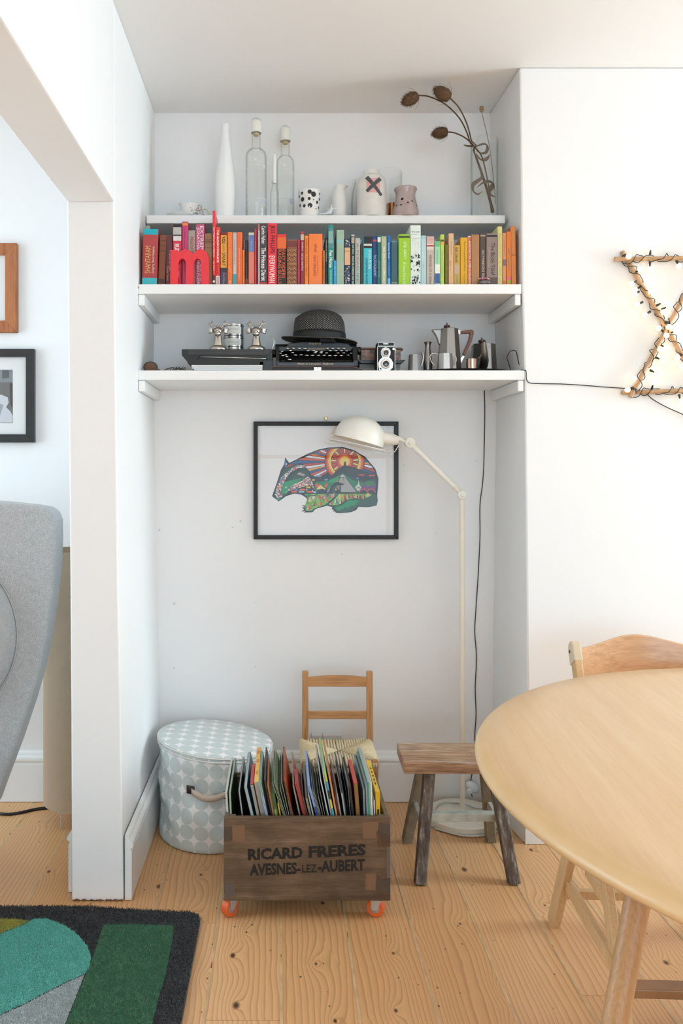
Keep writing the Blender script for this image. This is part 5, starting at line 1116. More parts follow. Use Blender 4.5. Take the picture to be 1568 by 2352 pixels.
art(C2((745, 720), (690, 818), (725, 818)), '#8e8b89', 10); art(C2((750, 718), (885, 718), (885, 818), (735, 818)), '#1a2123', 10); art(C2((775, 735), (815, 735), (800, 818), (765, 818)), '#3c4d4d', 11); art(C2((820, 720), (885, 718), (870, 800)), '#7b7a77', 11)
art(C2((815, 760), (828, 740), (832, 800), (815, 800)), '#cdb23e', 11)
for x, y, w, c in ((480, 632, 38, '#e2c24a'), (530, 575, 80, '#8e99c0'), (660, 628, 45, '#7da3c4'), (1115, 610, 40, '#5f8ab3'), (1158, 560, 72, '#d94b3a'), (1300, 568, 85, '#d0493a')): art(C2((x, y), (x + w, y), (x + w, y + 20), (x, y + 20)), c, 10)
# tents and domes
art(C2((1150, 640), (1140, 700), (1160, 700)), '#e3cf9a', 10); art(C2((1150, 695), (1095, 750), (1145, 805), (1190, 750)), '#dcdad5', 10)
for k in range(4): art(C2((1105 + 20 * k, 742 - 4 * k), (1112 + 20 * k, 742 - 4 * k), (1128 + 14 * k, 768), (1120 + 14 * k, 768)), BLK, 11)
art(C2((1165, 790), (1180, 760), (1220, 690), (1240, 710), (1290, 735), (1380, 700), (1395, 770), (1390, 820), (1150, 820)), '#6d4379', 10)
for cx_ in (1215, 1330):
    art(C2(*[(cx_ + 65 * math.cos(R(180 + 15 * k)), 828 + 62 * math.sin(R(180 + 15 * k))) for k in range(13)]), '#c8452f', 11)
    art(C2(*[(cx_ + 48 * math.cos(R(180 + 15 * k)), 828 + 45 * math.sin(R(180 + 15 * k))) for k in range(13)]), '#2a2f45', 12)
art(C2((520, 730), (545, 690), (600, 720), (560, 760)), '#d9622b', 10); art(C2((690, 690), (650, 730), (680, 760), (710, 700)), '#d9622b', 10)
art(C2((545, 820), (560, 790), (600, 705), (690, 760), (690, 820)), '#1b1c1a', 10)
for k in range(7): art(C2((545 + 18 * k, 770 + 2 * k), (600 + 10 * k, 712 + 8 * k), (610 + 10 * k, 718 + 8 * k), (556 + 19 * k, 782)), '#e3cf74', 11)
art(C2(*[(620 + 62 * math.cos(R(180 + 15 * k)), 828 + 58 * math.sin(R(180 + 15 * k))) for k in range(13)]), '#20264a', 12)
# striped bus-like rows at the chin
art(C2((130, 835), (190, 770), (400, 720), (520, 780), (540, 825)), '#1b1b1a', 9)
for k, (x, y, w, c) in enumerate(((180, 798, 80, '#d65a2c'), (230, 775, 45, '#4f7fb5'), (300, 770, 80, '#dd6a30'), (285, 800, 80, '#79b3d0'), (395, 770, 10, '#e8d9a0'), (415, 768, 60, '#23244f'), (400, 800, 85, '#d65a2c'), (480, 785, 10, '#e6dcc0'), (495, 805, 40, '#86bcd4'), (395, 735, 60, '#dcbb3c'))): art(C2((x, y), (x + w, y), (x + w + 4, y + 26), (x + 2, y + 26)), c, 10)
# field of tents
fld = C2((360, 842), (1340, 838), (1330, 870), (1220, 920), (1100, 905), (1000, 925), (930, 960), (850, 1010), (780, 1010), (690, 990), (520, 1050), (480, 1085), (385, 1085), (380, 1000), (420, 900), (395, 875))
art(fld, '#6ea83c', 8)
rs = random.Random(21)
def cells(polyp, cols, nx, ny, layer, jit=.3):
    xs = [p[0] for p in polyp]; ys = [p[1] for p in polyp]; x0, x1, y0, y1 = min(xs), max(xs), min(ys), max(ys)
    G_ = [[(x0 + (x1 - x0) * (i + rs.uniform(-jit, jit)) / nx, y0 + (y1 - y0) * (j + rs.uniform(-jit, jit)) / ny) for j in range(ny + 1)] for i in range(nx + 1)]
    for i in range(nx):
        for j in range(ny):
            a, b, c, d = G_[i][j], G_[i+1][j], G_[i+1][j+1], G_[i][j+1]
            for tr in ((a, b, c), (a, c, d)): art(clip(polyp, list(tr)), rs.choice(cols), layer)
cells(fld, ['#63a034', '#7db84a', '#4f9234', '#8fbf56'], 26, 9, 9)
tc = ['#d9572b', '#2c5fa8', '#c62f3a', '#e2c93c', '#8a3f7a', '#e2a0b0', '#1f4d7c', '#d8d4c8', '#7a2230', '#e08c2f']
for (x, y) in ((450, 920), (505, 880), (585, 880), (645, 880), (700, 850), (750, 870), (800, 850), (870, 880), (940, 870), (1000, 870), (1055, 870), (1120, 870), (1170, 885), (1225, 875), (1285, 850), (430, 1030), (520, 985), (595, 970), (685, 930), (745, 960), (825, 940), (895, 950), (955, 910)):
    a, b = rs.sample(tc, 2); art(C2((x, y - 38), (x - 26, y + 30), (x, y + 38)), a, 10); art(C2((x, y - 38), (x, y + 38), (x + 28, y + 26)), b, 10)
art(C2((395, 885), (560, 862), (560, 852), (395, 872)), BLK, 11); art(C2((715, 1000), (860, 850), (845, 842), (690, 985)), BLK, 11)
art(C2((1340, 850), (1405, 850), (1412, 945), (1395, 1005), (1280, 1025), (1140, 1015), (1040, 1095), (880, 1110), (830, 1080), (810, 1030), (900, 1000), (1000, 930), (1100, 915), (1230, 925), (1330, 880)), '#2f5140', 9)
art(C2((800, 1040), (900, 1010), (960, 970), (1010, 935), (1070, 930), (1170, 940), (1110, 985), (1090, 1020), (1040, 1010), (1000, 1050), (960, 1030), (900, 1070), (840, 1090)), '#118a55', 10)
# head
art(C1((300, 850), (325, 740), (355, 640), (385, 600), (480, 565), (560, 560), (630, 640), (640, 690), (560, 720), (450, 790), (390, 850), (335, 895)), '#17261d', 8)
art(C1((345, 690), (365, 625), (440, 585), (500, 565), (540, 572), (470, 600), (400, 650)), '#27442f', 9)
art(C1((430, 700), (480, 650), (560, 610), (610, 650), (620, 690), (520, 720), (440, 760)), '#27442f', 9)
art(C1((350, 800), (385, 730), (440, 715), (560, 690), (520, 725), (430, 790), (400, 845), (355, 850)), '#178f5b', 10)
art(C1((300, 890), (330, 905), (350, 885), (320, 870)), '#2f8a68', 10)
art(C1((392, 520), (412, 560), (388, 600)), '#3d6aa5', 9); art(C1((396, 545), (408, 562), (396, 572)), '#e6ebef', 10)
HQ = ['#e9e5e2', '#c9324e', '#2f5f92', '#e8b84a', '#7d3f7c', '#3f9a86', '#dd6a3c', '#f2efee', '#5a86a8']
for pl in (C1((290, 850), (325, 740), (350, 690), (440, 610), (500, 575), (570, 572), (585, 600), (520, 595), (440, 640), (390, 710), (355, 790), (345, 850), (372, 855), (355, 875), (315, 878)), C1((395, 835), (450, 765), (550, 715), (610, 676), (650, 730), (672, 812), (640, 765), (600, 765), (500, 795), (425, 815)), C1((500, 655), (525, 638), (580, 660), (570, 678))):
    art(pl, '#e4e0dd', 11); cells(pl, HQ, 22, 20, 12)
art(C1(*[(400 + 8 * math.cos(q * .785), 783 + 8 * math.sin(q * .785)) for q in range(8)]), '#f0f0ee', 13); art(C1(*[(400 + 4 * math.cos(q * .785), 783 + 4 * math.sin(q * .785)) for q in range(8)]), BLK, 14)
badger = MB()
badger.poly([P(x, y, YA - .0004) for x, y in ((596, 983), (901, 983), (901, 1225), (596, 1225))]).build('printed_paper', mat('#edebeb', .75), t, fixn=False)
first = None
cols = sorted({c for c, l in ART})
allm = MB(); mi = []; mats_ = [mat(c, .55, name='print_ink') for c in cols]
for (c, l), mb in sorted(ART.items(), key=lambda k: k[0][1]):
    n0 = len(allm.f); allm.add(mb.v, mb.f); mi += [cols.index(c)] * (len(allm.f) - n0)
o = allm.build('badger_print', mats_, t, fixn=False, label='colourful badger with sunburst, hill, tents and chequered face printed on white')
o.data.polygons.foreach_set('material_index', mi)

# ------------------------------------------------------------------ pictures in the next room
M_OAK = wood('warm_oak_frame', '#a9673f', '#b8754a', '#7e4527', .5, grain=(1, 1, .08))
t, ya = framed('framed_picture', 'warm brown wooden picture frame high on the next room wall', -190, 38.5, 558, 763, YB - .024, 27, M_OAK, mat('#e5e6e6', .8))
t, ya = framed('framed_photo', 'black frame with a monochrome photograph below the brown one', -130, 77.5, 801, 1016, YB - .026, 18.5, mat('#2b2d2e', .4), mat('#e6e5e3', .8), .025)
def flat(name, pts, col, k, Y): MB().poly([P(x, y, Y - .0003 - .0002 * k) for x, y in pts]).build(name, mat(col, .6), t, fixn=False)
flat('photograph', [(-110, 849), (29, 849), (29.5, 972), (-110, 972)], '#6f6d6b', 0, ya)
flat('photograph_detail', [(-110, 849), (29, 849), (29, 878), (-110, 878)], '#83898c', 1, ya); flat('photograph_detail', [(5, 850), (21, 851), (21, 868), (5, 870)], '#5c6164', 2, ya)
flat('photograph_detail', [(22, 880), (29, 880), (29, 940), (24, 930)], '#4f4644', 2, ya)
flat('photograph_detail', [(-40, 905), (5, 907), (18, 913), (20, 925), (14, 935), (24, 945), (29, 955), (29, 971), (-40, 971)], '#c9ccd0', 3, ya); flat('photograph_detail', [(-6, 925), (8, 930), (0, 955), (-10, 960)], '#9a9ea3', 4, ya)

# ------------------------------------------------------------------ cream floor lamp
M_CREAM = mat('#efe7d6', .35, name='cream_enamel'); M_WHT = mat('#f1ede4', .3, name='white_enamel')
YL = 3.035; m = YL / F
L_ = lambda x, y, d=0: P(x, y, YL + d)
bx = xat(1062, YL)
t = thing('floor_lamp', 'cream jointed floor lamp with a domed shade reaching over the badger print', 'floor lamp', (bx, YL, 0))
MB().lathe([(0, .0008), (.134, .0008), (.136, .006), (.136, .026), (.131, .031), (.028, .034), (.02, .040), (0, .040)], (bx, YL, 0), 56).build('base', M_CREAM, t, smooth=40)
MB().tube([(bx, YL, .036), L_(1061.5, 1616)], .0098, 18).build('pole', M_CREAM, t, smooth=50)
MB().tube([L_(1061.5, 1617), L_(1060.5, 1160)], .0106, 18).build('pole', M_CREAM, t, smooth=50)
MB().tube([L_(1060.5, 1161), L_(1060.5, 1148)], .0115, 18).build('collar', M_CREAM, t, smooth=50)
RX = Matrix.Rotation(R(90), 4, 'X')
for (x, y, r) in ((1060, 1137, 10.5), (941, 1017, 11.8)):
    MB().lathe([(0, -.013), (r * .8 * m, -.013), (r * m, -.010), (r * m, .010), (r * .8 * m, .013), (0, .013)], L_(x, y), 28, M=RX).build('joint_disc', M_WHT, t, smooth=40)
    MB().lathe([(0, .013), (.0075, .013), (.0075, .020), (.005, .022), (0, .022)], L_(x, y), 18, M=RX).build('joint_screw', M_WHT, t, smooth=40)
MB().tube([L_(1061, 1140), L_(1063, 1150)], .008, 12).build('knuckle', M_WHT, t)
MB().tube([L_(957, 1033), L_(1046, 1121)], .0108, 18).build('arm', M_WHT, t, smooth=50)
MB().tube([L_(947, 1023), L_(960, 1036)], [.008, .013], 16).build('arm_ferrule', M_WHT, t, smooth=50); MB().tube([L_(1042, 1117), L_(1055, 1131)], [.013, .008], 16).build('arm_ferrule', M_CREAM, t, smooth=50)
MB().tube([L_(914, 1008), L_(921, 1009), L_(926, 1013), L_(934, 1015)], [.011, .009, .006, .007], 14).build('neck_link', M_WHT, t, smooth=50)
MB().tube([L_(866, 1003), L_(876, 1005), L_(902, 1010), L_(914, 1012)], [15 * m, 15 * m, 13.5 * m, 10 * m], 24).build('socket', M_WHT, t, smooth=50)
ms = Matrix.Rotation(R(15), 4, 'Y')
cm = L_(823, 1014)
prof = [(58, 0), (58, 8), (56, 22), (50, 36), (40, 47), (26, 54.5), (12, 58), (0, 59)]
pr = [(r * m, z * m) for r, z in prof]; pin = [(max(r - 1.2, 0) * m, (z - (1.2 if r == 0 else 0)) * m) for r, z in prof]
MB().lathe([(60 * m, -1 * m)] + pr, cm, 48, M=ms).lathe([(60 * m, -1 * m)] + pin, cm, 48, M=ms).build('shade', M_WHT, t, smooth=50)
gr = [cm + ms @ Vector((66 * m * math.cos(a), 62 * m * math.sin(a), -10 * m + 3 * m * math.cos(a))) for a in [2 * math.pi * k / 40 for k in range(40)]]
MB().tube(gr, .0016, 6, closed=True).build('guard_ring', M_WHT, t, smooth=True)
for s in (-1, 1):
    MB().tube([cm + ms @ Vector((62 * m, s * 10 * m, -8 * m)), L_(906, 1038, s * .014), L_(916, 1022, s * .014), L_(913, 1012, s * .012)], .0017, 6).build('guard_bracket', M_WHT, t, smooth=True)
MB().tube([cm + ms @ Vector((-58 * m, 0, 0)), cm + ms @ Vector((-66 * m, 0, -4 * m)), cm + ms @ Vector((-66 * m, 0, -12 * m))], .0016, 6).build('guard_clip', M_WHT, t)
MB().lathe([(0, .0), (.03, .004), (.031, .028), (.018, .05), (.013, .06), (0, .06)], cm + ms @ Vector((.005, 0, .01)), 24, M=ms).build('bulb', mat('#e8e6df', .3), t, smooth=True)
# white flex and plug adaptor at the lamp foot
t = thing('lamp_flex', 'white flex curling over the lamp base behind the stool', 'cable', (bx - .05, 2.97, 0))
M_FLEX = mat('#d9d6d0', .4)
MB().tube(smooth_path([G(990, 1898, .004), G(1014, 1897, .004), G(1045, 1885, .037), G(1062, 1877, .037), (bx - .02, 2.99, .0375), (bx - .07, 3.0, .0375), (bx - .105, 3.04, .036), (bx - .06, 3.11, .038), (bx + .02, 3.10, .038), (bx + .06, 3.06, .0385), (bx + .105, 3.08, .036), (bx + .13, 3.12, .04), (bx + .115, 3.165, .09)], 7), .0034, 8).build('cord', M_FLEX, t, smooth=True)
MB().tube(smooth_path([(bx - .12, 2.955, .006), (bx - .04, 2.90, .006), (bx + .03, 2.895, .006), (bx + .10, 2.93, .006), (bx + .15, 3.0, .006)], 7), .0030, 8).build('cord', M_FLEX, t, smooth=True)
pa = P(1085, 1808, 3.165)
t = thing('plug_adaptor', 'white rounded plug adaptor hanging by the skirting behind the lamp', 'plug', (pa.x, 3.17, pa.z - .03))
MB().ico(pa, .030, 2, (1.05, .55, .7), Matrix.Rotation(R(35), 4, 'Y')).build('casing', mat('#dfe2e2', .3), t, smooth=True)
MB().lathe([(0, 0), (.011, 0), (.009, .010), (0, .010)], pa + Vector((-.016, -.014, -.008)), 14, M=Matrix.Rotation(R(110), 4, 'X')).build('switch', mat('#eceeee', .3), t, smooth=50)

# ------------------------------------------------------------------ bamboo star with fairy lights
YS_ = YC - .016
M_CANE = wood('bamboo', '#c79a6e', '#d6b189', '#a07a52', .45, grain=(1, 1, 1), scale=10)
t = thing('bamboo_star', 'star of bamboo canes hung on the white chimney breast', 'star', P(1698, 1060, YS_))
canes = [((1411, 595), (1990, 588)), ((1428, 577), (1708, 1062)), ((1447, 912), (1706, 425)), ((1428, 902), (1985, 884)), ((1972, 575), (1690, 1062)), ((1690, 425), (1965, 905))]
CP = []
for k, (a, b) in enumerate(canes):
    p, q = P(*a, YS_ + (.004 if k % 2 else -.006)), P(*b, YS_ + (-.006 if k % 2 else .004)); CP.append((p, q))
    c = MB(); n = 9; pts = []; rad = []
    for i in range(n + 1):
        s = i / n; pts += [p.lerp(q, max(0, s - .006)), p.lerp(q, s), p.lerp(q, min(1, s + .006))] if 0 < i < n else [p.lerp(q, s)]
        rad += [.0078, .0092, .0078] if 0 < i < n else [.0080]
    c.tube(pts, rad, 10).build('cane', M_CANE, t, smooth=50)
for (x, y) in ((1436, 592), (1455, 896), (1530, 745)):
    c = P(x, y, YS_); MB().lathe([(.013, -.006), (.0145, 0), (.013, .006)], c, 14, M=Matrix.Rotation(R(40), 4, 'Y')).build('binding_wire', mat('#3d3b38', .5), t, smooth=True)
t = thing('fairy_lights', 'string of glowing round warm white bulbs wound on the bamboo star', 'fairy lights', P(1530, 905, YS_))
M_BULB = mat('#fff1dc', .4, emit='#ffd9a0', es=2.8, name='lit_bulb'); M_BULB.cycles.emission_sampling = 'NONE'; M_HOLD = mat('#1e2623', .5)
for k in range(6):
    p, q = CP[k]; d = (q - p); e = d.normalized(); u = e.cross(Vector((0, 1, 0))); w = Vector((0, 1, 0)); L = d.length * .97
    for ph in (0, 2.4):
        pts = []; n = 300
        for i in range(n):
            s = .03 + (L - .03) * i / (n - 1); a = ph + i * .183 + .5 * math.sin(i * .3 + ph); r = .0105 + .004 * (math.sin(i * .117 + ph * 3) + 1) * (.9 if ph else .3)
            pts.append(p + e * s + u * (math.cos(a) * r) + w * (math.sin(a) * .0105 - .001))
        MB().tube(pts, .0014, 5).build('wire', M_HOLD, t, smooth=True)
BUL = [(640, 155), (355, 275), (505, 440), (630, 440), (1000, 400), (390, 630), (435, 705), (430, 760), (640, 730), (800, 860), (870, 910), (465, 900), (560, 1025), (800, 990), (740, 1200), (870, 1180), (965, 1225), (840, 1290), (755, 1465), (835, 1450), (785, 1610), (715, 1780), (980, 1575), (425, 1850), (340, 1990), (675, 1895), (1020, 2140), (1035, 1690), (1180, 160), (1250, 430), (1300, 1500), (1260, 1850)]
BUL += [(5.6 * (x - 1380), 5.6 * (y - 540)) for x, y in ((1640, 570), (1700, 605), (1760, 575), (1820, 610), (1890, 578), (1950, 610), (1600, 640), (1650, 540), (1685, 470), (1720, 500), (1780, 560), (1850, 690), (1900, 800), (1930, 870), (1620, 880), (1690, 905), (1760, 875), (1840, 905), (1910, 875), (1600, 850), (1650, 950), (1690, 1030), (1740, 990), (1790, 900), (1850, 800), (1900, 690))]
rs = random.Random(9)
for (x, y) in BUL:
    c = P(1380 + x / 5.6, 540 + y / 5.6, YC - .030 + rs.uniform(-.012, .012)); best = None
    for (p, q) in CP:
        d = q - p; s = max(.02, min(.98, (c - p).dot(d) / d.length_squared)); w = p + d * s
        if best is None or (w - c).length < (best - c).length: best = w
    b = MB().ico(c, .0098, 2).build('bulb', M_BULB, t, smooth=True)
    v = (best - c); L = max(v.length, .02)
    MB().tube([c + v.normalized() * .009, c + v.normalized() * min(.016, L * .8), c + v.normalized() * min(.026, L)], [.0022, .0034, .0048], 8).build('bulb_holder', M_HOLD, b)
t2 = [o_ for o_ in bpy.data.objects if o_.name == 'fairy_light_cable'][0]
MB().tube(smooth_path([tuple(P(x, y, YC - .008)) for x, y in ((1448, 897), (1466, 900), (1484, 905), (1500, 918), (1530, 935), (1568, 952), (1640, 985), (1720, 1010))], 6), .0016, 7).build('cord', M_BLACK, t2, smooth=True)
# ------------------------------------------------------------------ storage bin with printed dots
def dots(name, uvmap=True):
    g = NT(name); tc = g.n('TexCoord'); sp = g.n('SeparateXYZ'); g.set(sp.inputs[0], tc.outputs['UV'])
    fx = g.math('SUBTRACT', g.math('FRACT', sp.outputs[0]), .5); fy = g.math('SUBTRACT', g.math('FRACT', sp.outputs[1]), .5)
    d = g.math('SQRT', g.math('ADD', g.math('MULTIPLY', fx, fx), g.math('MULTIPLY', fy, fy)))
    k = g.ramp(d, [(.485, (1, 1, 1, 1)), (.505, (0, 0, 0, 1))])
    n = g.n('TexNoise', Scale=14.0, Detail=3.0); g.set(n.inputs['Vector'], tc.outputs['Object'])
    f = g.n('TexNoise', Scale=900.0); g.set(f.inputs['Vector'], tc.outputs['Object'])
    h = g.math('ADD', n.outputs['Fac'], g.math('MULTIPLY', f.outputs['Fac'], .06)); g.bump(h, .35, .012)
    return g.out(Base_Color=g.mix(k, lin('#f8f6f5'), lin('#d2d9d6')), Roughness=.42, Specular_IOR_Level=.45)
M_DOT = dots('dotted_oilcloth')
XB_, YB_, ZB_ = -.237, 2.965, .335
t = thing('storage_bin', 'round white fabric bin with grey printed dots and a zipped lid', 'storage bin', (XB_, YB_, 0))
def nz(a, z): return .007 * math.sin(3 * a + 9 * z) + .006 * math.sin(5 * a - 22 * z + 1) + .005 * math.sin(2 * a + 31 * z + 2) + .004 * math.sin(9 * a + 40 * z) + .002 * math.sin(15 * a - 60 * z)
def tilt(x, z): return z - .022 * (x - XB_) / .21 * (z / ZB_)
mb = MB(); mb.uv = []; n = 96; rows = 40
for i in range(rows + 1):
    z = .002 + (ZB_ - .004) * i / rows; s = i / rows
    r = float(np.interp(s, [0, .03, .12, .3, .55, .8, 1], [.200, .207, .208, .203, .199, .204, .207]))
    for j in range(n + 1):
        a = 2 * math.pi * j / n; w = math.sin(math.pi * min(1, s * 1.05)) ** .6 if s < .97 else .15
        rr = r + nz(a, z) * w * (.9 if s < .9 else .4); x = XB_ + rr * math.cos(a)
        mb.v.append(Vector((x, YB_ + rr * math.sin(a), tilt(x, z)))); mb.uv.append((25 * j / n + .35, z / .0525 + .1))
for i in range(rows):
    for j in range(n): k = i * (n + 1) + j; mb.f.append((k, k + 1, k + n + 2, k + n + 1))
mb.build('fabric_side', M_DOT, t, smooth=True)
mb = MB(); mb.uv = []; rad = [0, .03, .06, .09, .12, .15, .18, .195, .203, .208]
for i, r in enumerate(rad):
    for j in range(n + 1):
        a = 2 * math.pi * j / n; x = XB_ + r * math.cos(a); z = ZB_ + .010 - .010 * (r / .208) ** 4 + .003 * math.sin(4 * a) * (r / .2) * (1 - r / .21) - .004 * (1 - r / .2)
        mb.v.append(Vector((x, YB_ + r * math.sin(a), tilt(x, z)))); mb.uv.append((r * math.cos(a) / .0525 + .2, r * math.sin(a) / .0525 + .4))
for i in range(len(rad) - 1):
    for j in range(n): k = i * (n + 1) + j; mb.f.append((k, k + 1, k + n + 2, k + n + 1))
mb.build('lid', M_DOT, t, smooth=True)
M_ZIP = mat('#e9e6e2', .5)
for zz_, rr_ in ((ZB_ - .003, .209), (ZB_ - .016, .2085)):
    MB().tube([(XB_ + rr_ * math.cos(a), YB_ + rr_ * math.sin(a), tilt(XB_ + rr_ * math.cos(a), zz_)) for a in [2 * math.pi * q / 72 for q in range(72)]], .0028, 6, closed=True).build('zip_piping', M_ZIP, t, smooth=True)
MB().tube([(XB_ - .212, YB_ - .01, ZB_ + .015), (XB_ - .216, YB_ - .012, ZB_ - .003)], .0014, 5).build('zip_pull', M_CHROME, t)
def strap(a0, a1, z, w, off, sag, nm, mt):
    mb = MB(); k = 10
    for i in range(k + 1):
        s = i / k; a = R(a0 + (a1 - a0) * s); r = .209 + off + sag * math.sin(math.pi * s)
        for zz_ in (z - w / 2, z + w / 2): x = XB_ + r * math.cos(a); mb.v.append(Vector((x, YB_ + r * math.sin(a), tilt(x, zz_) - .012 * math.sin(math.pi * s) * (sag > 0))))
    for i in range(k): mb.f.append((2*i, 2*i+2, 2*i+3, 2*i+1))
    o = mb.build(nm, mt, t, smooth=True); o.modifiers.new('thick', 'SOLIDIFY').thickness = .0025
strap(-108, -76, .212, .022, .004, .012, 'handle_strap', mat('#d9c8b6', .8, bump=.3, bscale=600)); M_TAB = mat('#2f2624', .5)
strap(-113, -105, .217, .027, .0035, 0, 'leather_tab', M_TAB); strap(-78, -70, .210, .027, .0035, 0, 'leather_tab', M_TAB)

# ------------------------------------------------------------------ child's rush-seat chair behind the crate
M_CH = wood('honey_pine', '#bd8655', '#cc9966', '#8e5c34', .45, grain=(1, 1, .06), scale=70)
M_CHX = wood('honey_pine_rail', '#bd8655', '#cc9966', '#8e5c34', .45, grain=(.06, 1, 1), scale=70, rot=(0, 0, R(90)))
YR, YFc = 3.035, 2.80; zs_ = .300
xl, xr = xat(701, YR), xat(849, YR); fl, fr_ = xl - .008, xat(858, YFc) + .004
t = thing('childs_chair', "small child's pine ladder-back chair with a woven rush seat", 'chair', ((xl + xr) / 2, 2.92, 0))
ztop = zat(1543, YR)
for x in (xl, xr): MB().bar((x, YR - .01, .0005), (x, YR + .012, ztop), .023, .021).build('back_post', M_CH, t, bevel=.003)
for x in (fl, fr_): MB().bar((x, YFc, .0005), (x, YFc, zs_ + .012), .022, .022).build('front_leg', M_CH, t, bevel=.003)
zt1, zt0 = zat(1553, YR), zat(1578, YR); k = 10
top = [(xl + .008 + (xr - xl - .016) * i / k, zt1 - .006 + .007 * math.sin(math.pi * i / k)) for i in range(k + 1)]
MB().prism([(xl + .008, zt0), (xr - .008, zt0)] + top[::-1], lambda u, v, w: (u, YR + .003 + w, v), .012).build('top_slat', M_CHX, t, bevel=.002)
MB().box(xl + .008, xr - .008, YR + .000, YR + .011, zat(1652, YR), zat(1634, YR)).build('lower_slat', M_CHX, t, bevel=.002)
for z in (.10, .17):
    for a, b in (((xl, YR), (fl, YFc)), ((xr, YR), (fr_, YFc)), ((fl, YFc), (fr_, YFc))): MB().tube([(*a, z), (*b, z)], .007, 10).build('stretcher', M_CHX, t, smooth=50)
M_RUSH = mat('#e9d6ae', .8, var=.22, bscale=1500, bump=.3, name='rush')
mb = MB(); rs = random.Random(12); cxs, cys = (xl + xr) / 2, (YR + YFc) / 2
x0, x1, y0, y1 = fl - .008, fr_ + .008, YFc - .008, YR + .004
nS = 13
for k in range(nS):
    f = (k + .5) / nS; jz = lambda: rs.uniform(-.0012, .0012); r = .0046
    for s in (0, 1):                                     # strands front to back, left half and right half
        x = (x0 + (cxs - x0) * f) if s == 0 else (x1 - (x1 - cxs) * f)
        for (ya, yb) in ((y1, cys), (y0, cys)):
            ye = ya + (yb - ya) * f * .96
            mb.tube([(x, ya, zs_ - .012), (x, ya + (.004 if ya > cys else -.004), zs_ + .002), (x + jz(), ya + (ye - ya) * .3, zs_ + .007 + jz()), (x + jz(), ye, zs_ + .003)], r, 6)
        y = (y0 + (cys - y0) * f) if s == 0 else (y1 - (y1 - cys) * f)
        for (xa, xb) in ((x0, cxs), (x1, cxs)):
            xe = xa + (xb - xa) * f * .96
            mb.tube([(xa, y, zs_ - .014), (xa + (.005 if xa > cxs else -.005), y, zs_ + .001), (xa + (xe - xa) * .3, y + jz(), zs_ + .008 + jz()), (xe, y + jz(), zs_ + .003)], r, 6)
mb.build('rush_seat', M_RUSH, t, smooth=True)
# two white socket boxes on the wall behind the chair
for (xa, xb, lab, tx) in ((716, 740.5, 'left of two white socket boxes on the wall behind the child chair', (719, 733)), (741.5, 785, 'right wider white socket box on the wall behind the child chair', (762, 784))):
    t = thing('socket_box', lab, 'socket', (xat((xa + xb) / 2, 3.19), YB - .02, zat(1730, 3.19)), 'white socket boxes')
    MB().box(xat(xa, 3.19), xat(xb, 3.19), 3.19, YB - .0005, zat(1728, 3.19), zat(1689, 3.19)).build('casing', mat('#d9d6d2', .45), t, bevel=.002)
    MB().box(xat(tx[0], 3.19), xat(tx[1], 3.19), 3.1892, 3.1904, zat(1711, 3.19), zat(1697.5, 3.19)).build('sticker', mat('#d3b9a2', .7), t)
    mb = MB(); n_ = 5 if tx[1] - tx[0] > 16 else 3
    mb.tube([P(tx[0] + 2.5 + (tx[1] - tx[0] - 5) * i / (2 * n_), 1704 + (2.6 if i % 2 else -2.4), 3.1888) for i in range(2 * n_ + 1)], .0011, 5); mb.build('red_scribble', mat('#b4553f', .7), t)

# ------------------------------------------------------------------ crate on casters
def crate_mat(rotx=0):
    g = NT('weathered_crate_wood'); v = coords(g, .10, 1, 1, rnd=True)
    n = g.n('TexNoise', Scale=34.0, Detail=5.0, Roughness=.6); g.set(n.inputs['Vector'], v)
    f = g.n('TexNoise', Scale=230.0, Detail=3.0); g.set(f.inputs['Vector'], v)
    b = g.n('TexNoise', Scale=5.5, Detail=5.0, Roughness=.6); tc = g.n('TexCoord'); g.set(b.inputs['Vector'], tc.outputs['Object'])
    c = g.ramp(n.outputs['Fac'], [(.25, '#5a4635'), (.5, '#78604a'), (.75, '#8f7560')])
    c = g.mix(g.ramp(b.outputs['Fac'], [(.42, (0, 0, 0, 1)), (.68, (.62, .62, .62, 1))]), c, lin('#43362b'))
    c = g.mix(.5, c, g.ramp(f.outputs['Fac'], [(.3, (.55, .55, .55, 1)), (.65, (1, 1, 1, 1))]), 'MULTIPLY')
    g.bump(f.outputs['Fac'], .25, .0015)
    return g.out(Base_Color=c, Roughness=.68, Specular_IOR_Level=.25)
M_CR = crate_mat(); M_CRI = mat('#77695a', .8, var=.35, bscale=160)
CF, CB = 2.36, 2.715; cx0, cx1 = xat(513.5, CF), xat(896.5, CF); cz0, cz1 = .056, zat(1877, CF)
t = crate = thing('wooden_crate', 'weathered wooden crate with black stencilled lettering on orange casters', 'crate', ((cx0 + cx1) / 2, (CF + CB) / 2, 0))
th = .014
MB().box(cx0, cx1, CF, CF + th, cz0, cz1).build('front_panel', M_CR, t, bevel=.0025)
MB().box(cx0, cx1, CB - th, CB, cz0, cz1).build('back_panel', M_CR, t, bevel=.002)
MB().box(cx0 + .002, cx0 + .002 + th, CF + th, CB - th, cz0, cz1 - .001).build('side_panel', M_CRI, t, bevel=.002)
MB().box(cx1 - .002 - th, cx1 - .002, CF + th, CB - th, cz0, cz1 - .001).build('side_panel', M_CRI, t, bevel=.002)
MB().box(cx0 + .016, cx1 - .016, CF + th, CB - th, cz0 + .002, cz0 + .014).build('bottom_panel', M_CR, t)
for x in (cx0 + .016, cx1 - .016 - .018):
    for y in (CF + th, CB - th - .018): MB().box(x, x + .018, y, y + .018, cz0 + .014, cz1 - .004).build('corner_post', M_CRI, t)
M_STEN = mat('#1d1915', .75)
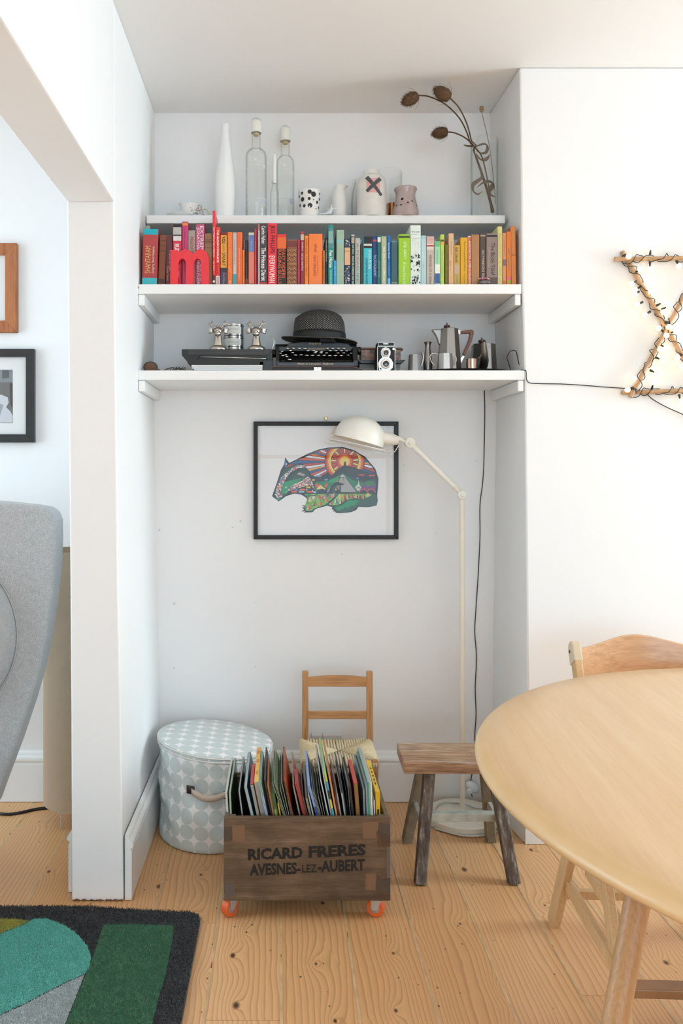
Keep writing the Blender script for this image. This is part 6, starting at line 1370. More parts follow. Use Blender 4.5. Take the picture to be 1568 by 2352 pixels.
def stencil(s, xa, xb, ya, yb, hpx, bold):
    mb = MB(); lettering(mb, s, lambda u, v: P(xa + (xb - xa) * u, (ya + (yb - ya) * u) - hpx * v, CF - .0006), bold); mb.build('stencil_lettering', M_STEN, crate, fixn=False)
stencil('RICARD', 569, 695, 1976.5, 1971.5, 27, .045); stencil('FRERES', 708.5, 840, 1970.5, 1965, 27, .045)
stencil('AVESNES-', 573, 690, 2012, 2007.5, 27.5, .04); stencil('LEZ', 693.5, 727, 2004.5, 2003.5, 18.5, .02); stencil('-AUBERT', 730, 838, 2004.5, 2000, 27.5, .04)
M_TAPE = mat('#7d5c42', .22, coat=.4); M_TAPE2 = mat('#4f4136', .25, coat=.3); M_CLR = glass('clear_tape', (.88, .82, .76), (.7, .62, .55), 1.4)
def patch(pts, nm, mt, k): MB().prism(pts, lambda u, v, w: P(u, v, CF - .0003 - .0004 * k) + Vector((0, w, 0)), .0003).build(nm, mt, crate)
patch([(533, 1895), (562, 1896), (561, 1934), (534, 1932)], 'packing_tape', M_TAPE, 0); patch([(513.6, 1899), (532, 1899), (533, 1931), (514.5, 1931)], 'packing_tape', M_TAPE2, 1)
patch([(832, 1889), (870, 1886), (876, 1925), (834, 1927)], 'packing_tape', M_TAPE, 0); patch([(877, 1892), (896, 1894), (896, 1934), (880, 1944), (866, 1918), (870, 1887)], 'packing_tape', M_TAPE2, 1); patch([(862, 1908), (896, 1920), (896, 1945), (868, 1946)], 'clear_tape', M_CLR, 2)
patch([(840, 2007), (864, 2006), (862, 2046), (838, 2044)], 'packing_tape', M_TAPE, 0); patch([(866, 2008), (876, 2020), (896, 2016), (896, 2051), (872, 2052), (862, 2046)], 'packing_tape', M_TAPE2, 1)
patch([(517, 2028), (537, 2027), (539, 2058), (518, 2060)], 'repair_plate', mat('#5d554d', .6), 1); patch([(888, 1945), (896, 1945), (896, 2048), (888, 2016)], 'repair_plate', mat('#6b6158', .7), 0)
M_ORG = mat('#e0622a', .4, name='orange_rubber'); M_ZN = mat('#c9cacb', .3, metal=.6)
def caster(x, y, ang, rock=0):
    c = Vector((x, y, .0262)); M_ = Matrix.Rotation(R(ang), 4, 'Z') @ Matrix.Rotation(R(90), 4, 'X')
    k = MB().lathe([(.0150, -.012), (.0235, -.0125), (.0262, -.0095), (.0262, .0095), (.0235, .0125), (.0150, .012)], c, 32, M=M_).lathe([(.0150, -.012), (.0150, .012)], c, 32, M=M_)
    w = k.build('caster_wheel', M_ORG, crate, smooth=40)
    MB().lathe([(0, -.013), (.006, -.013), (.0085, -.0115), (.0150, -.0105), (.0150, .0105), (.0085, .0115), (.006, .013), (0, .013)], c, 24, M=M_).build('wheel_hub', mat('#b3aca2', .35, metal=.35), w, smooth=40)
    f = MB(); Rz = Matrix.Rotation(R(ang), 4, 'Z')
    for s in (-1, 1):
        f.prism([(-.008, -.004), (.008, -.004), (.020, .0262), (-.012, .0262)], lambda u, v, q: c + Rz @ Vector((u, s * .0150 + q, v)), .0016)
    f.add([c + Rz @ Vector((sx_, sy_, .0262)) for sx_, sy_ in ((-.014, -.018), (.024, -.018), (.024, .018), (-.014, .018))] + [c + Rz @ Vector((sx_, sy_, .0290)) for sx_, sy_ in ((-.014, -.018), (.024, -.018), (.024, .018), (-.014, .018))], [(0, 1, 2, 3), (4, 5, 6, 7), (0, 1, 5, 4), (1, 2, 6, 5), (2, 3, 7, 6), (3, 0, 4, 7)])
    f.build('caster_fork', M_ZN, crate)
caster(xat(527, 2.38), 2.385, 48); caster(xat(863, 2.38), 2.385, -22); caster(cx0 + .03, CB - .03, 20); caster(cx1 - .03, CB - .03, -60)

# ------------------------------------------------------------------ magazines and picture books in the crate
# x and y of the front top corner, x where it passes the crate rim, thickness px, depth m, edge colour, cover colour, style, label
MG = [
 (517, 1820, 521, 4.6, .30, '#cfcec7', '#d5d4cc', 'f', 'pale grey magazine at the far left of the crate'),
 (525, 1820, 527, 5, .29, '#bcbeb6', '#2d5a2b', 'f', 'magazine with a dark green cover, second from the left in the crate'),
 (547, 1816, 556, 4, .29, '#bdbdb8', '#1c2833', 'f', 'magazine with a navy black cover left of the petrol blue book'),
 (560, 1808, 578, 7, .30, '#aeb0a8', '#0f6d8b', 'f', 'petrol blue book leaning in the left part of the crate'),
 (574, 1803, 583, 7.5, .17, '#9d9f98', '#30302f', 'r', 'small grey-paged book with a red top edge'),
 (583, 1797, 591, 11, .30, '#c9c8c0', '#e2ac40', 'u', 'yellow book stored with its spine upwards'),
 (595, 1799, 603, 4, .28, '#2fa79a', '#e6ede7', 'f', 'white magazine with turquoise front edge right of the yellow spine'),
 (600, 1828, 611, 4, .20, '#6f9bd6', '#dfe4ea', 'f', 'low sky blue booklet curling outwards'),
 (606, 1792, 621, 3.4, .29, '#3b302e', '#40302f', 'f', 'thin dark brown magazine left of the green spine'),
 (613, 1802, 627, 3.2, .22, '#a5613c', '#c88a55', 'f', 'thin rust-coloured booklet beside the green spine'),
 (621, 1830, 632, 10, .30, '#41691f', '#5d8a3b', 'u', 'green book stored spine up with a dark green end'),
 (637, 1846, 643, 3, .20, '#d6b13c', '#d6b13c', 'f', 'low mustard yellow leaflet'),
 (634, 1797, 655, 8, .31, '#b4bdab', '#84996f', 'c', 'tall floppy magazine with pale green curling pages'),
 (651, 1794, 667, 3.6, .30, '#3b3a3f', '#c75f37', 'f', 'thin charcoal magazine with an orange cover'),
 (656, 1818, 672, 4, .26, '#8d8a97', '#493d61', 'f', 'low lilac grey magazine with a violet cover'),
 (672, 1806, 688, 3.4, .31, '#63b8b7', '#d3693f', 'f', 'turquoise-edged booklet with an orange cover'),
 (677, 1800, 696, 8, .12, '#a7423f', '#b0504a', 'f', 'small brick red hardback in the middle of the crate'),
 (693, 1828, 705, 3, .22, '#5b4134', '#6b5040', 'f', 'thin low brown leaflet right of the brick red hardback'),
 (701, 1834, 716, 5, .29, '#9d9b93', '#8d8b83', 'f', 'low broad stone grey magazine'),
 (707, 1826, 722, 3, .30, '#b8bab6', '#b4b5ae', 'f', 'thin silver grey magazine left of the blue one'),
 (707, 1806, 728, 5.4, .30, '#2a2f78', '#7ea2d6', 'f', 'sky blue magazine with a navy lower edge'),
 (722, 1818, 739, 8.5, .31, '#cdcdc6', '#b9b9b1', 'c', 'crumpled pale grey catalogue bulging in the crate'),
 (734, 1790, 757, 3.6, .32, '#e4e4e3', '#1f2220', 'f', 'tall white-edged magazine with a black cover'),
 (742, 1786, 768, 3.2, .32, '#dad8e3', '#c7c6c4', 'f', 'tall lavender white magazine'),
 (744, 1775, 776, 4.6, .32, '#c5d03a', '#49a9c4', 'b', 'tall magazine with yellow, blue and green blocks along its edge'),
 (754, 1782, 783, 4.4, .33, '#d7b26c', '#cf3934', 'f', 'tall magazine with a bright red cover and sand edge'),
 (768, 1826, 790, 3.4, .26, '#59291f', '#6b352a', 'f', 'low dark reddish-brown booklet'),
 (772, 1824, 799, 3.6, .30, '#b0b2ac', '#9a9c96', 'f', 'grey magazine leaning left, right of the red one'),
 (783, 1822, 807, 3.8, .31, '#c6c6c0', '#8d8f8a', 'f', 'pale magazine leaning left beside the dark blue fan of pages'),
 (788, 1800, 806, 6, .28, '#1c3b4a', '#24506a', 'c', 'dark petrol brochure fanned open at the top'),
 (801, 1806, 812, 5, .25, '#222324', '#2a2725', 'f', 'plain black booklet left of the red-topped box book'),
 (812, 1800, 820, 9, .20, '#a8861f', '#b8392c', 'u', 'board book with a red top and mustard front'),
 (833, 1812, 836, 3.6, .30, '#7fb2bf', '#86bcc8', 'f', 'light blue thin picture book'),
 (837, 1812, 840, 2.6, .29, '#6b2b3b', '#74303f', 'f', 'thin maroon picture book'),
 (839.8, 1806, 842.6, 3.4, .30, '#a0b1a8', '#b3c0b6', 'f', 'thin sage grey picture book'),
 (843.6, 1797, 846.6, 10, .31, '#2aa58d', '#e8eaea', 'h', 'tall hardback with turquoise and white boards'),
 (857.5, 1838, 860, 3, .2, '#d8dbe2', '#d8dbe2', 'f', 'low white leaflet beside the yellow box'),
 (862, 1818, 867, 10, .26, '#dfb322', '#e3b824', 'y', 'yellow printed box book at the right end of the crate'),
]
GM = 'magazines and books filed in the crate'
zb_ = cz0 + .0145; lo, hi = cx0 + .020, cx1 - .020
its = []
for it in MG:
    xt, yt, xb = it[:3]; Yf = CF + th + .006 + .02 * rs.random(); A = P(xt, yt, Yf); B = P(xb, 1873, Yf); tt = it[3] * Yf / F
    k = (A.z - zb_) / max(.004, A.z - B.z); its.append([it, Yf, A, min(A.x + (B.x - A.x) * min(k, 3.2), hi), tt])
x = lo
for q in its: q[3] = max(q[3], x); x = q[3] + q[4] * 1.12
x = hi
for q in reversed(its): q[3] = min(q[3], x - q[4] * 1.12); x = q[3]
for (it, Yf, A, xb, tt) in its:
    xt, yt, _, _, dep, ec, cc, st, lab = it
    B = Vector((xb, Yf, zb_)); up = (A - B); L = up.length; up.normalize(); rt = Vector((up.z, 0, -up.x)); bk = Vector((0, 1, 0)); dep = min(dep, CB - th - .003 - Yf)
    def W_(u, v, w, bow=0): return B + rt * (u + bow * (v / L) ** 2) + up * v + bk * w           # u across, v up, w back
    if up.x < 0: B = B + Vector((0, 0, abs(up.x) * tt * 0))
    def slab(u0, u1, v0, v1, w0, w1, n=1, bow=0):
        mb = MB(); rows = []
        for i in range(n + 1):
            v = v0 + (v1 - v0) * i / n; rows.append([W_(u0, v, w0, bow), W_(u1, v, w0, bow), W_(u1, v, w1, bow), W_(u0, v, w1, bow)])
        return ruled(rows)
    lift = max(0, rt.z * -tt) if rt.z < 0 else 0
    B = B + Vector((0, 0, lift + .0003))
    ct = min(.0008, tt * .2)
    nm = 'magazine' if tt < .0085 and st in 'fcb' else 'picture_book'
    g = dict(label=lab, cat='magazine' if nm == 'magazine' else 'book', group=GM)
    mc_, me_ = mat(cc, .3, name='glossy_cover'), mat(ec, .55, name='paper_edge')
    if st == 'c':
        o = slab(0, ct * 2, 0, L, 0, dep, 5, -.006).build(nm, mc_, **g)
        for k in range(5):
            bw = -.006 + .030 * (k - 1) / 4
            slab(tt * (.15 + .16 * k), tt * (.15 + .16 * k) + .0008, .001, L * (.985 - .02 * (k % 3)), .001, dep - .002 - .01 * (k % 2), 6, bw).build('page_section', mat(cc if k == 4 else ['#c9ccc2', ec, '#9fb08e' if cc == '#84996f' else ec][k % 3], .5), o)
        continue
    if st == 'u':
        o = slab(0, tt, L - .0012, L, 0, dep).build(nm, mc_, bevel=.0006, **g)
        slab(0, ct, .0, L - .001, 0, dep).build('cover_board', mc_, o); slab(tt - ct, tt, 0, L - .001, 0, dep).build('cover_board', mc_, o)
        slab(ct, tt - ct, .002, L - .0014, .001, dep - .002).build('pages', me_, o)
        for k in range(4): slab(tt * (.2 + .18 * k), tt * (.2 + .18 * k) + .0006, .003, L - .003, .0002, .002).build('page_line', mat('#6f6d66', .7), o)
        if cc == '#e2ac40':
            for w_ in (.06, .16, .24): slab(tt * .2, tt * .8, L, L + .0003, w_, w_ + .03).build('spine_print', mat('#c8823a', .5), o)
        if ec == '#41691f': slab(tt * .3, tt * .7, L * .72, L * .86, -.0004, .0002).build('label_pill', mat('#9fb77f', .5), o)
        continue
    if st == 'y':
        o = slab(0, tt, 0, L, 0, dep).build(nm, mc_, bevel=.0008, **g)
        for k in range(5): slab(tt * .35, tt * .7, L + .0002, L + .0005, dep * (.2 + .12 * k), dep * (.26 + .12 * k)).build('top_print', mat('#4a3c12', .6), o)
        slab(tt * .3, tt * .75, L * .62, L * .82, -.0005, .0).build('oval_badge', mat('#2a2312', .5), o)
        continue
    left = mat('#2aa58d', .3, name='glossy_cover') if st == 'h' else mc_
    o = slab(0, ct, 0, L, 0, dep).build(nm, left, **g)
    slab(tt - ct, tt, 0, L, 0, dep).build('back_cover', mc_, o)
    if st == 'h':
        slab(ct, tt * .3, 0, L - .0006, 0, .0012).build('spine', mat(ec, .35), o); slab(tt * .7, tt - ct, 0, L, 0, .0012).build('spine', mat('#eceeed', .35), o)
        slab(ct, tt - ct, .002, L - .003, .0013, dep - .002).build('pages', mat('#b5b8b4', .7), o)
    else:
        slab(ct, tt - ct, .0005, L - .0012, .0002, dep - .002).build('pages', me_, o)
        if st == 'b':
            bc = ['#c9d43a', '#3fa4c2', '#1f3a2a', '#c9d43a', '#3fa4c2', '#2b4a33', '#c9d43a', '#c9d43a']
            for k in range(8): slab(0, tt, L * (1 - .075 * (k + 1)), L * (1 - .075 * k), -.0005, .0).build('edge_block', mat(bc[k], .4), o)
        if st == 'r': slab(0, tt, L, L + .0006, 0, dep).build('top_edge', mat('#b5333b', .5), o)
        if '#2a2f78' == ec: slab(0, tt, L * .8, L + .0004, -.0006, dep).build('upper_cover', mat('#7ea2d6', .3), o)

# ------------------------------------------------------------------ old wooden stool
def stool_mat():
    g = NT('worn_stool_wood'); v = coords(g, .12, 1, 1); tc = g.n('TexCoord')
    n = g.n('TexNoise', Scale=26.0, Detail=5.0, Roughness=.65); g.set(n.inputs['Vector'], v)
    f = g.n('TexNoise', Scale=150.0, Detail=4.0); g.set(f.inputs['Vector'], v)
    b = g.n('TexNoise', Scale=11.0, Detail=6.0, Roughness=.7); g.set(b.inputs['Vector'], v)
    c = g.ramp(n.outputs['Fac'], [(.3, '#87644d'), (.5, '#b08c6e'), (.7, '#cbb197')])
    c = g.mix(g.ramp(b.outputs['Fac'], [(.5, (0, 0, 0, 1)), (.64, (.9, .9, .9, 1))]), c, lin('#dcd0c4'))
    c = g.mix(.55, c, g.ramp(f.outputs['Fac'], [(.35, (.4, .36, .34, 1)), (.6, (1, 1, 1, 1))]), 'MULTIPLY')
    g.bump(f.outputs['Fac'], .4, .002); return g.out(Base_Color=c, Roughness=.7, Specular_IOR_Level=.25)
def leg_mat():
    g = NT('dark_worn_leg'); v = coords(g, 1, 1, .12)
    n = g.n('TexNoise', Scale=60.0, Detail=5.0, Roughness=.7); g.set(n.inputs['Vector'], v)
    f = g.n('TexNoise', Scale=220.0, Detail=3.0); g.set(f.inputs['Vector'], v)
    c = g.ramp(n.outputs['Fac'], [(.3, '#463c35'), (.5, '#6a5f56'), (.6, '#8d847c'), (.72, '#bcb5ae')])
    g.bump(f.outputs['Fac'], .4, .0015); return g.out(Base_Color=c, Roughness=.75, Specular_IOR_Level=.2)
M_ST, M_LG = stool_mat(), leg_mat(); M_RL = mat('#c9c8ba', .75, var=.3, bscale=150, bump=.3)
M_LGY = mat('#9c8f7a', .75, var=.4, bscale=120, bump=.3)
t = thing('wooden_stool', 'old rectangular wooden stool with splayed legs and flaking paint', 'stool', (.6, 2.70, 0))
sz = .372
MB().prism([(.402, 2.606), (.790, 2.600), (.786, 2.800), (.407, 2.802)], lambda u, v, w: (u, v, sz - .036 + w), .036).build('seat', M_ST, t, bevel=.003)
FL = [((.447, 2.568, .0005), (.490, 2.640, sz - .036), .036, M_LG), ((.748, 2.572, .0005), (.700, 2.640, sz - .036), .036, M_LG), ((.452, 2.862, .0005), (.496, 2.765, sz - .036), .034, M_LGY), ((.752, 2.868, .0005), (.700, 2.765, sz - .036), .034, M_LGY)]
for a, b, w, mm in FL: MB().bar(a, b, w, w * 1.05).build('leg', mm, t, bevel=.003)
def on(leg, z): a, b = Vector(FL[leg][0]), Vector(FL[leg][1]); return a.lerp(b, z / b.z)
MB().bar(on(0, .155), on(2, .155), .014, .024, (1, 0, 0)).build('side_rail', M_RL, t, bevel=.002); MB().bar(on(1, .155), on(3, .155), .014, .024, (1, 0, 0)).build('side_rail', M_RL, t, bevel=.002)
q0, q1 = on(0, .155).lerp(on(2, .155), .5), on(1, .155).lerp(on(3, .155), .5)
MB().bar(q0, q1, .030, .026, (0, 1, 0)).build('cross_rail', M_RL, t, bevel=.002)
# ------------------------------------------------------------------ round table and folding chair
def table_wood():
    g = NT('beech_tabletop'); tc = g.n('TexCoord'); mp = g.n('Mapping', Rotation=(0, 0, R(5))); g.set(mp.inputs['Vector'], tc.outputs['Object'])
    sp = g.n('SeparateXYZ'); g.set(sp.inputs[0], mp.outputs[0])
    board = g.math('FLOOR', g.math('MULTIPLY', sp.outputs[0], 8.5))
    wn = g.n('TexWhiteNoise', noise_dimensions='1D'); g.set(wn.inputs['W'], board)
    cv = g.n('CombineXYZ'); g.set(cv.inputs[0], g.math('MULTIPLY_ADD', sp.outputs[0], 1.0, g.math('MULTIPLY', wn.outputs['Value'], 9.0))); g.set(cv.inputs[1], g.math('MULTIPLY', sp.outputs[1], .05))
    n = g.n('TexNoise', Scale=30.0, Detail=5.0, Roughness=.6); g.set(n.inputs['Vector'], cv.outputs[0])
    cf = g.n('CombineXYZ'); g.set(cf.inputs[0], g.math('MULTIPLY', sp.outputs[0], 330.0)); g.set(cf.inputs[1], g.math('MULTIPLY', sp.outputs[1], 14.0))
    f = g.n('TexNoise', Scale=1.0, Detail=2.0); g.set(f.inputs['Vector'], cf.outputs[0])
    c = g.ramp(n.outputs['Fac'], [(.3, '#d9b184'), (.5, '#deb98d'), (.75, '#e5c49b')])
    c = g.mix(g.math('MULTIPLY', wn.outputs['Value'], .30), c, lin('#d0a472'))
    c = g.mix(.11, c, g.ramp(f.outputs['Fac'], [(.35, (.62, .62, .62, 1)), (.6, (1, 1, 1, 1))]), 'MULTIPLY')
    return g.out(Base_Color=c, Roughness=.36, Specular_IOR_Level=.45)
M_TB = table_wood()
M_OAKL = wood('oak_leg', '#b98c5e', '#c79d70', '#94683c', .42, grain=(1, 1, .03), scale=170, line=.28)
tx, ty, tz, tr = 1.258, 1.546, .735, .859
t = thing('round_table', 'large round pale wood dining table with splayed turned legs', 'table', (tx, ty, 0))
MB().lathe([(0, tz - .034), (tr - .022, tz - .034), (tr - .014, tz - .0325), (tr - .012, tz - .025), (tr - .022, tz - .0035), (tr - .030, tz), (tr - .10, tz), (0, tz)], (tx, ty, 0), 160).build('tabletop', M_TB, t, smooth=30)
MB().lathe([(tr - .012, tz - .0325), (tr - .004, tz - .030), (tr - .0005, tz - .025), (tr, tz - .019), (tr - .004, tz - .012), (tr - .011, tz - .006), (tr - .019, tz - .0022), (tr - .0295, tz - .0001)], (tx, ty, 0), 160).build('edge_ring', mat('#dcb684', .34, var=.06, bscale=60), t, smooth=60)  # rounded rim as its own ring, slightly more amber than the top
a0 = Vector((.604 - tx, 1.322 - ty, 0)); b0 = Vector((.344 - tx, 1.084 - ty, 0))
for k in range(3):
    Rk = Matrix.Rotation(R(120 * k), 3, 'Z'); a, b = Rk @ a0, Rk @ b0
    MB().tube([(tx + b.x, ty + b.y, .0006), (tx + b.x * .35 + a.x * .65, ty + b.y * .35 + a.y * .65, .455), (tx + a.x, ty + a.y, tz - .0345)], [.015, .0195, .0205], 24).build('leg', M_OAKL, t, smooth=50)
MB().lathe([(0, tz - .055), (.42, tz - .055), (.42, tz - .0345), (0, tz - .0345)], (tx, ty, 0), 48).build('sub_frame', M_OAKL, t)
M_FC = wood('beech_chair', '#d3a975', '#dcb586', '#b98a56', .4, grain=(1, 1, .05), scale=170, line=.25)
M_FB = wood('beech_backrest', '#d6a074', '#dfae84', '#c28c5c', .26, grain=(.05, 1, 1), scale=50, rot=(0, 0, R(90)), spec=.6)
t = thing('folding_chair', 'pale beech folding chair with a curved backrest behind the round table', 'chair', (1.03, 2.13, 0))
sx_ = Vector((.50, -.02, 0))
Bf, Bt = Vector((.800, 1.850, .001)), Vector((.897, 2.452, .778)); Af, At = Vector((.795, 2.340, .001)), Vector((.828, 2.190, .45))
bB = lambda z: Bf.lerp(Bt, (z - Bf.z) / (Bt.z - Bf.z)); aA = lambda z: Af.lerp(At, (z - Af.z) / (At.z - Af.z))
for s in (0, 1):
    o_ = sx_ * s; inn = Vector((-.05 * s, 0, 0))
    MB().bar(Bf + o_ + inn, Bt + o_ + inn - Vector((0, .006, .01)), .022, .040).build('long_leg', M_FC, t, bevel=.003)
    MB().bar(Af + o_, At + o_, .024, .044).build('rear_leg', M_FC, t, bevel=.003)
    top = Bt + o_ + inn; dirb = (Bt - Bf).normalized()
    mb = MB(); prof = [(.020 * math.cos(R(a)), .020 * math.sin(R(a))) for a in range(0, 181, 15)]; prof = [(u, v) for u, v in prof] + [(-.020, -.05), (.020, -.05)]
    nx = Vector((0, 1, 0)); nx = (nx - dirb * nx.dot(dirb)).normalized()
    mb.prism(prof, lambda u, v, w: top + nx * u + dirb * v + Vector((-.013 + w, 0, 0)), .026).build('backrest_cheek', mat('#d8c3a2', .4, var=.1, bscale=80), t, bevel=.003)
    MB().lathe([(0, 0), (.0055, 0), (.0055, .003), (0, .003)], top + Vector((-.0155, 0, -.012)), 12, M=Matrix.Rotation(R(90), 4, 'Y')).build('screw', mat('#4a3b22', .4, metal=.6), t)
    if s == 0:
        MB().bar(aA(.145) + Vector((.010, -.02, 0)), bB(.12) + Vector((-.004, .0, 0)), .020, .036, (1, 0, 0)).build('side_rail', M_FC, t, bevel=.003)
        MB().bar(aA(.20) + Vector((.052, -.02, 0)), bB(.175) + Vector((.032, .01, 0)), .018, .032, (1, 0, 0)).build('inner_rail', M_FC, t, bevel=.003)
MB().bar(aA(.105) + Vector((.012, .004, 0)), aA(.105) + sx_ - Vector((.012, 0, 0)), .020, .024, (0, 1, 0)).build('rear_cross_rail', M_FC, t, bevel=.002)
MB().bar(bB(.085) + Vector((.011, 0, 0)), bB(.085) + sx_ - Vector((.062, 0, 0)), .042, .022, (0, 1, 0)).build('front_cross_rail', mat('#a2764f', .4, var=.2, bscale=90), t, bevel=.003)
for k in range(5): MB().box(.872, 1.285, 1.965 + .065 * k, 2.022 + .065 * k, .432, .446).build('seat_slat', M_FC, t, bevel=.003)
# curved backrest: lower at the ends, humped in the middle
xa, xb = Bt.x + .012, Bt.x + sx_.x - .05 - .012; n = 28; mb = MB()
for i in range(n + 1):
    s = i / n; x = xa + (xb - xa) * s; yc = 2.446 + .055 * math.sin(math.pi * s); hz_ = .768 + .036 * math.exp(-((s - .47) / .30) ** 2) + .0015
    for (yy, zz_) in ((yc, .668), (yc, hz_ - .003), (yc + .003, hz_), (yc + .008, hz_), (yc + .011, hz_ - .003), (yc + .011, .668)): mb.v.append(Vector((x, yy - (zz_ - .7) * -.12, zz_)))
for i in range(n):
    for j in range(6): mb.f.append((6*i+j, 6*i+6+j, 6*i+6+(j+1) % 6, 6*i+(j+1) % 6))
mb.f.append(tuple(range(6))); mb.f.append(tuple(6*n + j for j in reversed(range(6))))
mb.build('backrest', M_FB, t, smooth=40)

# ------------------------------------------------------------------ rug
def rug_mat(name, col, dark=.45):
    g = NT(name); tc = g.n('TexCoord'); a = g.n('TexNoise', Scale=420.0, Detail=3.0); g.set(a.inputs['Vector'], tc.outputs['Object']); b = g.n('TexNoise', Scale=14.0, Detail=4.0); g.set(b.inputs['Vector'], tc.outputs['Object'])
    c = g.mix(1.0, lin(col), g.ramp(a.outputs['Fac'], [(.32, (1-dark, 1-dark, 1-dark, 1)), (.68, (1.15, 1.15, 1.15, 1))]), 'MULTIPLY')
    c = g.mix(.25, c, g.ramp(b.outputs['Fac'], [(.3, (.7, .7, .7, 1)), (.7, (1, 1, 1, 1))]), 'MULTIPLY')
    g.bump(a.outputs['Fac'], .8, .004)
    return g.out(Base_Color=c, Roughness=.95, Specular_IOR_Level=.1, Sheen_Weight=.3)
RM = {'char': rug_mat('charcoal_wool', '#36373a'), 'green': rug_mat('green_wool', '#44855d'), 'teal': rug_mat('teal_wool', '#74d8c9'), 'grey': rug_mat('grey_wool', '#cdd7d7'), 'olive': rug_mat('olive_wool', '#b8b348')}
ZR = .016
def gp(x, y): v = G(x, y, ZR); return (v.x, v.y)
outer = [(-1.75, 2.462), gp(0, 2080), gp(200, 2080), gp(330, 2089), gp(435, 2093), gp(455, 2099), gp(460, 2112), (-.232, 1.9), (-.224, .5), (-1.75, .5)]
green = [gp(238, 2125), gp(300, 2124), gp(399, 2127), gp(398, 2145), gp(380, 2240), gp(362, 2300), gp(350, 2352), (gp(350, 2352)[0] - .003, 1.55), (gp(152, 2352)[0] - .12, 1.55), gp(152, 2352), gp(188, 2262), gp(215, 2195), gp(229, 2150)]
teal = [gp(-160, 2225), gp(-60, 2175), gp(0, 2147), gp(55, 2126), gp(75, 2113), gp(108, 2111), gp(150, 2128), gp(180, 2150), gp(200, 2175), gp(209, 2200), gp(204, 2228), gp(195, 2237), gp(120, 2272), gp(68, 2300), gp(0, 2332), gp(-160, 2400), gp(-300, 2400)]
grey = [gp(194, 2240), gp(150, 2352), (gp(150, 2352)[0] - .12, 1.55), (-1.4, 1.55), gp(-300, 2480), gp(-160, 2405), gp(0, 2335), gp(68, 2303), gp(120, 2275)]
olive = [gp(-120, 2112), gp(0, 2111), gp(40, 2112), gp(66, 2116), gp(52, 2125), gp(0, 2145), gp(-60, 2172), gp(-120, 2150)]
def inpoly(px, py, poly):
    x, y = px, py; c = np.zeros(len(x), bool); n = len(poly); j = n - 1
    for i in range(n):
        xi, yi = poly[i]; xj, yj = poly[j]
        k = ((yi > y) != (yj > y)) & (x < (xj - xi) * (y - yi) / (yj - yi + 1e-12) + xi); c ^= k; j = i
    return c
rng = np.random.default_rng(5)
rug = MB().prism(outer, lambda u, v, w: (u, v, .0006 + w), ZR - .0006).build('area_rug', RM['char'], bevel=.004, label='charcoal wool rug with green, teal, grey and olive shapes', cat='rug')
def pile(name, key, poly, zt, hgt, den, parent, ex=(), base=True, xlim=-1.02, ylim=1.62):
    xs = [p[0] for p in poly]; ys = [p[1] for p in poly]; x0, x1, y0, y1 = max(min(xs), xlim), max(xs), max(min(ys), ylim), max(ys)
    N = int((x1 - x0) * (y1 - y0) * den); X = rng.uniform(x0, x1, N); Y = rng.uniform(y0, y1, N); k = inpoly(X, Y, poly)
    for e in ex: k &= ~inpoly(X, Y, e)
    X, Y = X[k], Y[k]; N = len(X); a = rng.uniform(0, 6.283, N); w = .0011; l = rng.normal(0, .0016, (N, 2)); h = hgt * rng.uniform(.7, 1.15, N)
    V = np.empty((N * 3, 3)); V[0::3] = np.c_[X - w * np.cos(a), Y - w * np.sin(a), np.full(N, zt)]; V[1::3] = np.c_[X + w * np.cos(a), Y + w * np.sin(a), np.full(N, zt)]; V[2::3] = np.c_[X + l[:, 0], Y + l[:, 1], zt + h]
    off = ROOT[parent.name]; V -= np.array(off)
    vs = V.tolist(); fs = [(3*i, 3*i+1, 3*i+2) for i in range(N)]
    if base:
        b = len(vs); n = len(poly); vs += [(p[0] - off.x, p[1] - off.y, ZR - .001 - off.z) for p in poly] + [(p[0] - off.x, p[1] - off.y, zt - off.z) for p in poly]
        fs += [tuple(b + n + i for i in range(n))] + [(b + i, b + (i+1) % n, b + n + (i+1) % n, b + n + i) for i in range(n)]
    me = bpy.data.meshes.new(name); o = bpy.data.objects.new(name, me); COL.objects.link(o); o.parent = parent; ROOT[o.name] = off
    me.from_pydata(vs, [], fs); me.materials.append(RM[key]); return o
pile('charcoal_pile', 'char', outer, ZR - .0005, .0055, 170000, rug, (green, teal, grey, olive), base=False)['kind'] = 'stuff'
pile('green_panel', 'green', green, ZR + .0012, .0050, 170000, rug); pile('teal_panel', 'teal', teal, ZR + .0016, .0050, 170000, rug); pile('grey_panel', 'grey', grey, ZR + .0011, .0050, 170000, rug); pile('olive_panel', 'olive', olive, ZR + .0009, .0050, 170000, rug)

# ------------------------------------------------------------------ next room: armchair, tall paper lamp, flex
def wool():
    g = NT('grey_wool_cloth'); tc = g.n('TexCoord'); v = tc.outputs['Object']
    a = g.n('TexNoise', Scale=620.0, Detail=3.0, Roughness=.7); g.set(a.inputs['Vector'], v); b = g.n('TexNoise', Scale=60.0, Detail=4.0); g.set(b.inputs['Vector'], v)
    c = g.ramp(a.outputs['Fac'], [(.3, '#8b8d90'), (.5, '#b7b9b9'), (.7, '#d6d7d6')]); c = g.mix(.3, c, g.ramp(b.outputs['Fac'], [(.35, (.7, .7, .7, 1)), (.65, (1, 1, 1, 1))]), 'MULTIPLY')
    g.bump(a.outputs['Fac'], .35, .0015); return g.out(Base_Color=c, Roughness=.95, Specular_IOR_Level=.15, Sheen_Weight=.25)
M_WOOL = wool(); M_WOOLD = mat('#6b6e70', .95, bump=.4, bscale=700)
YA0 = 2.62; XM = -1.15
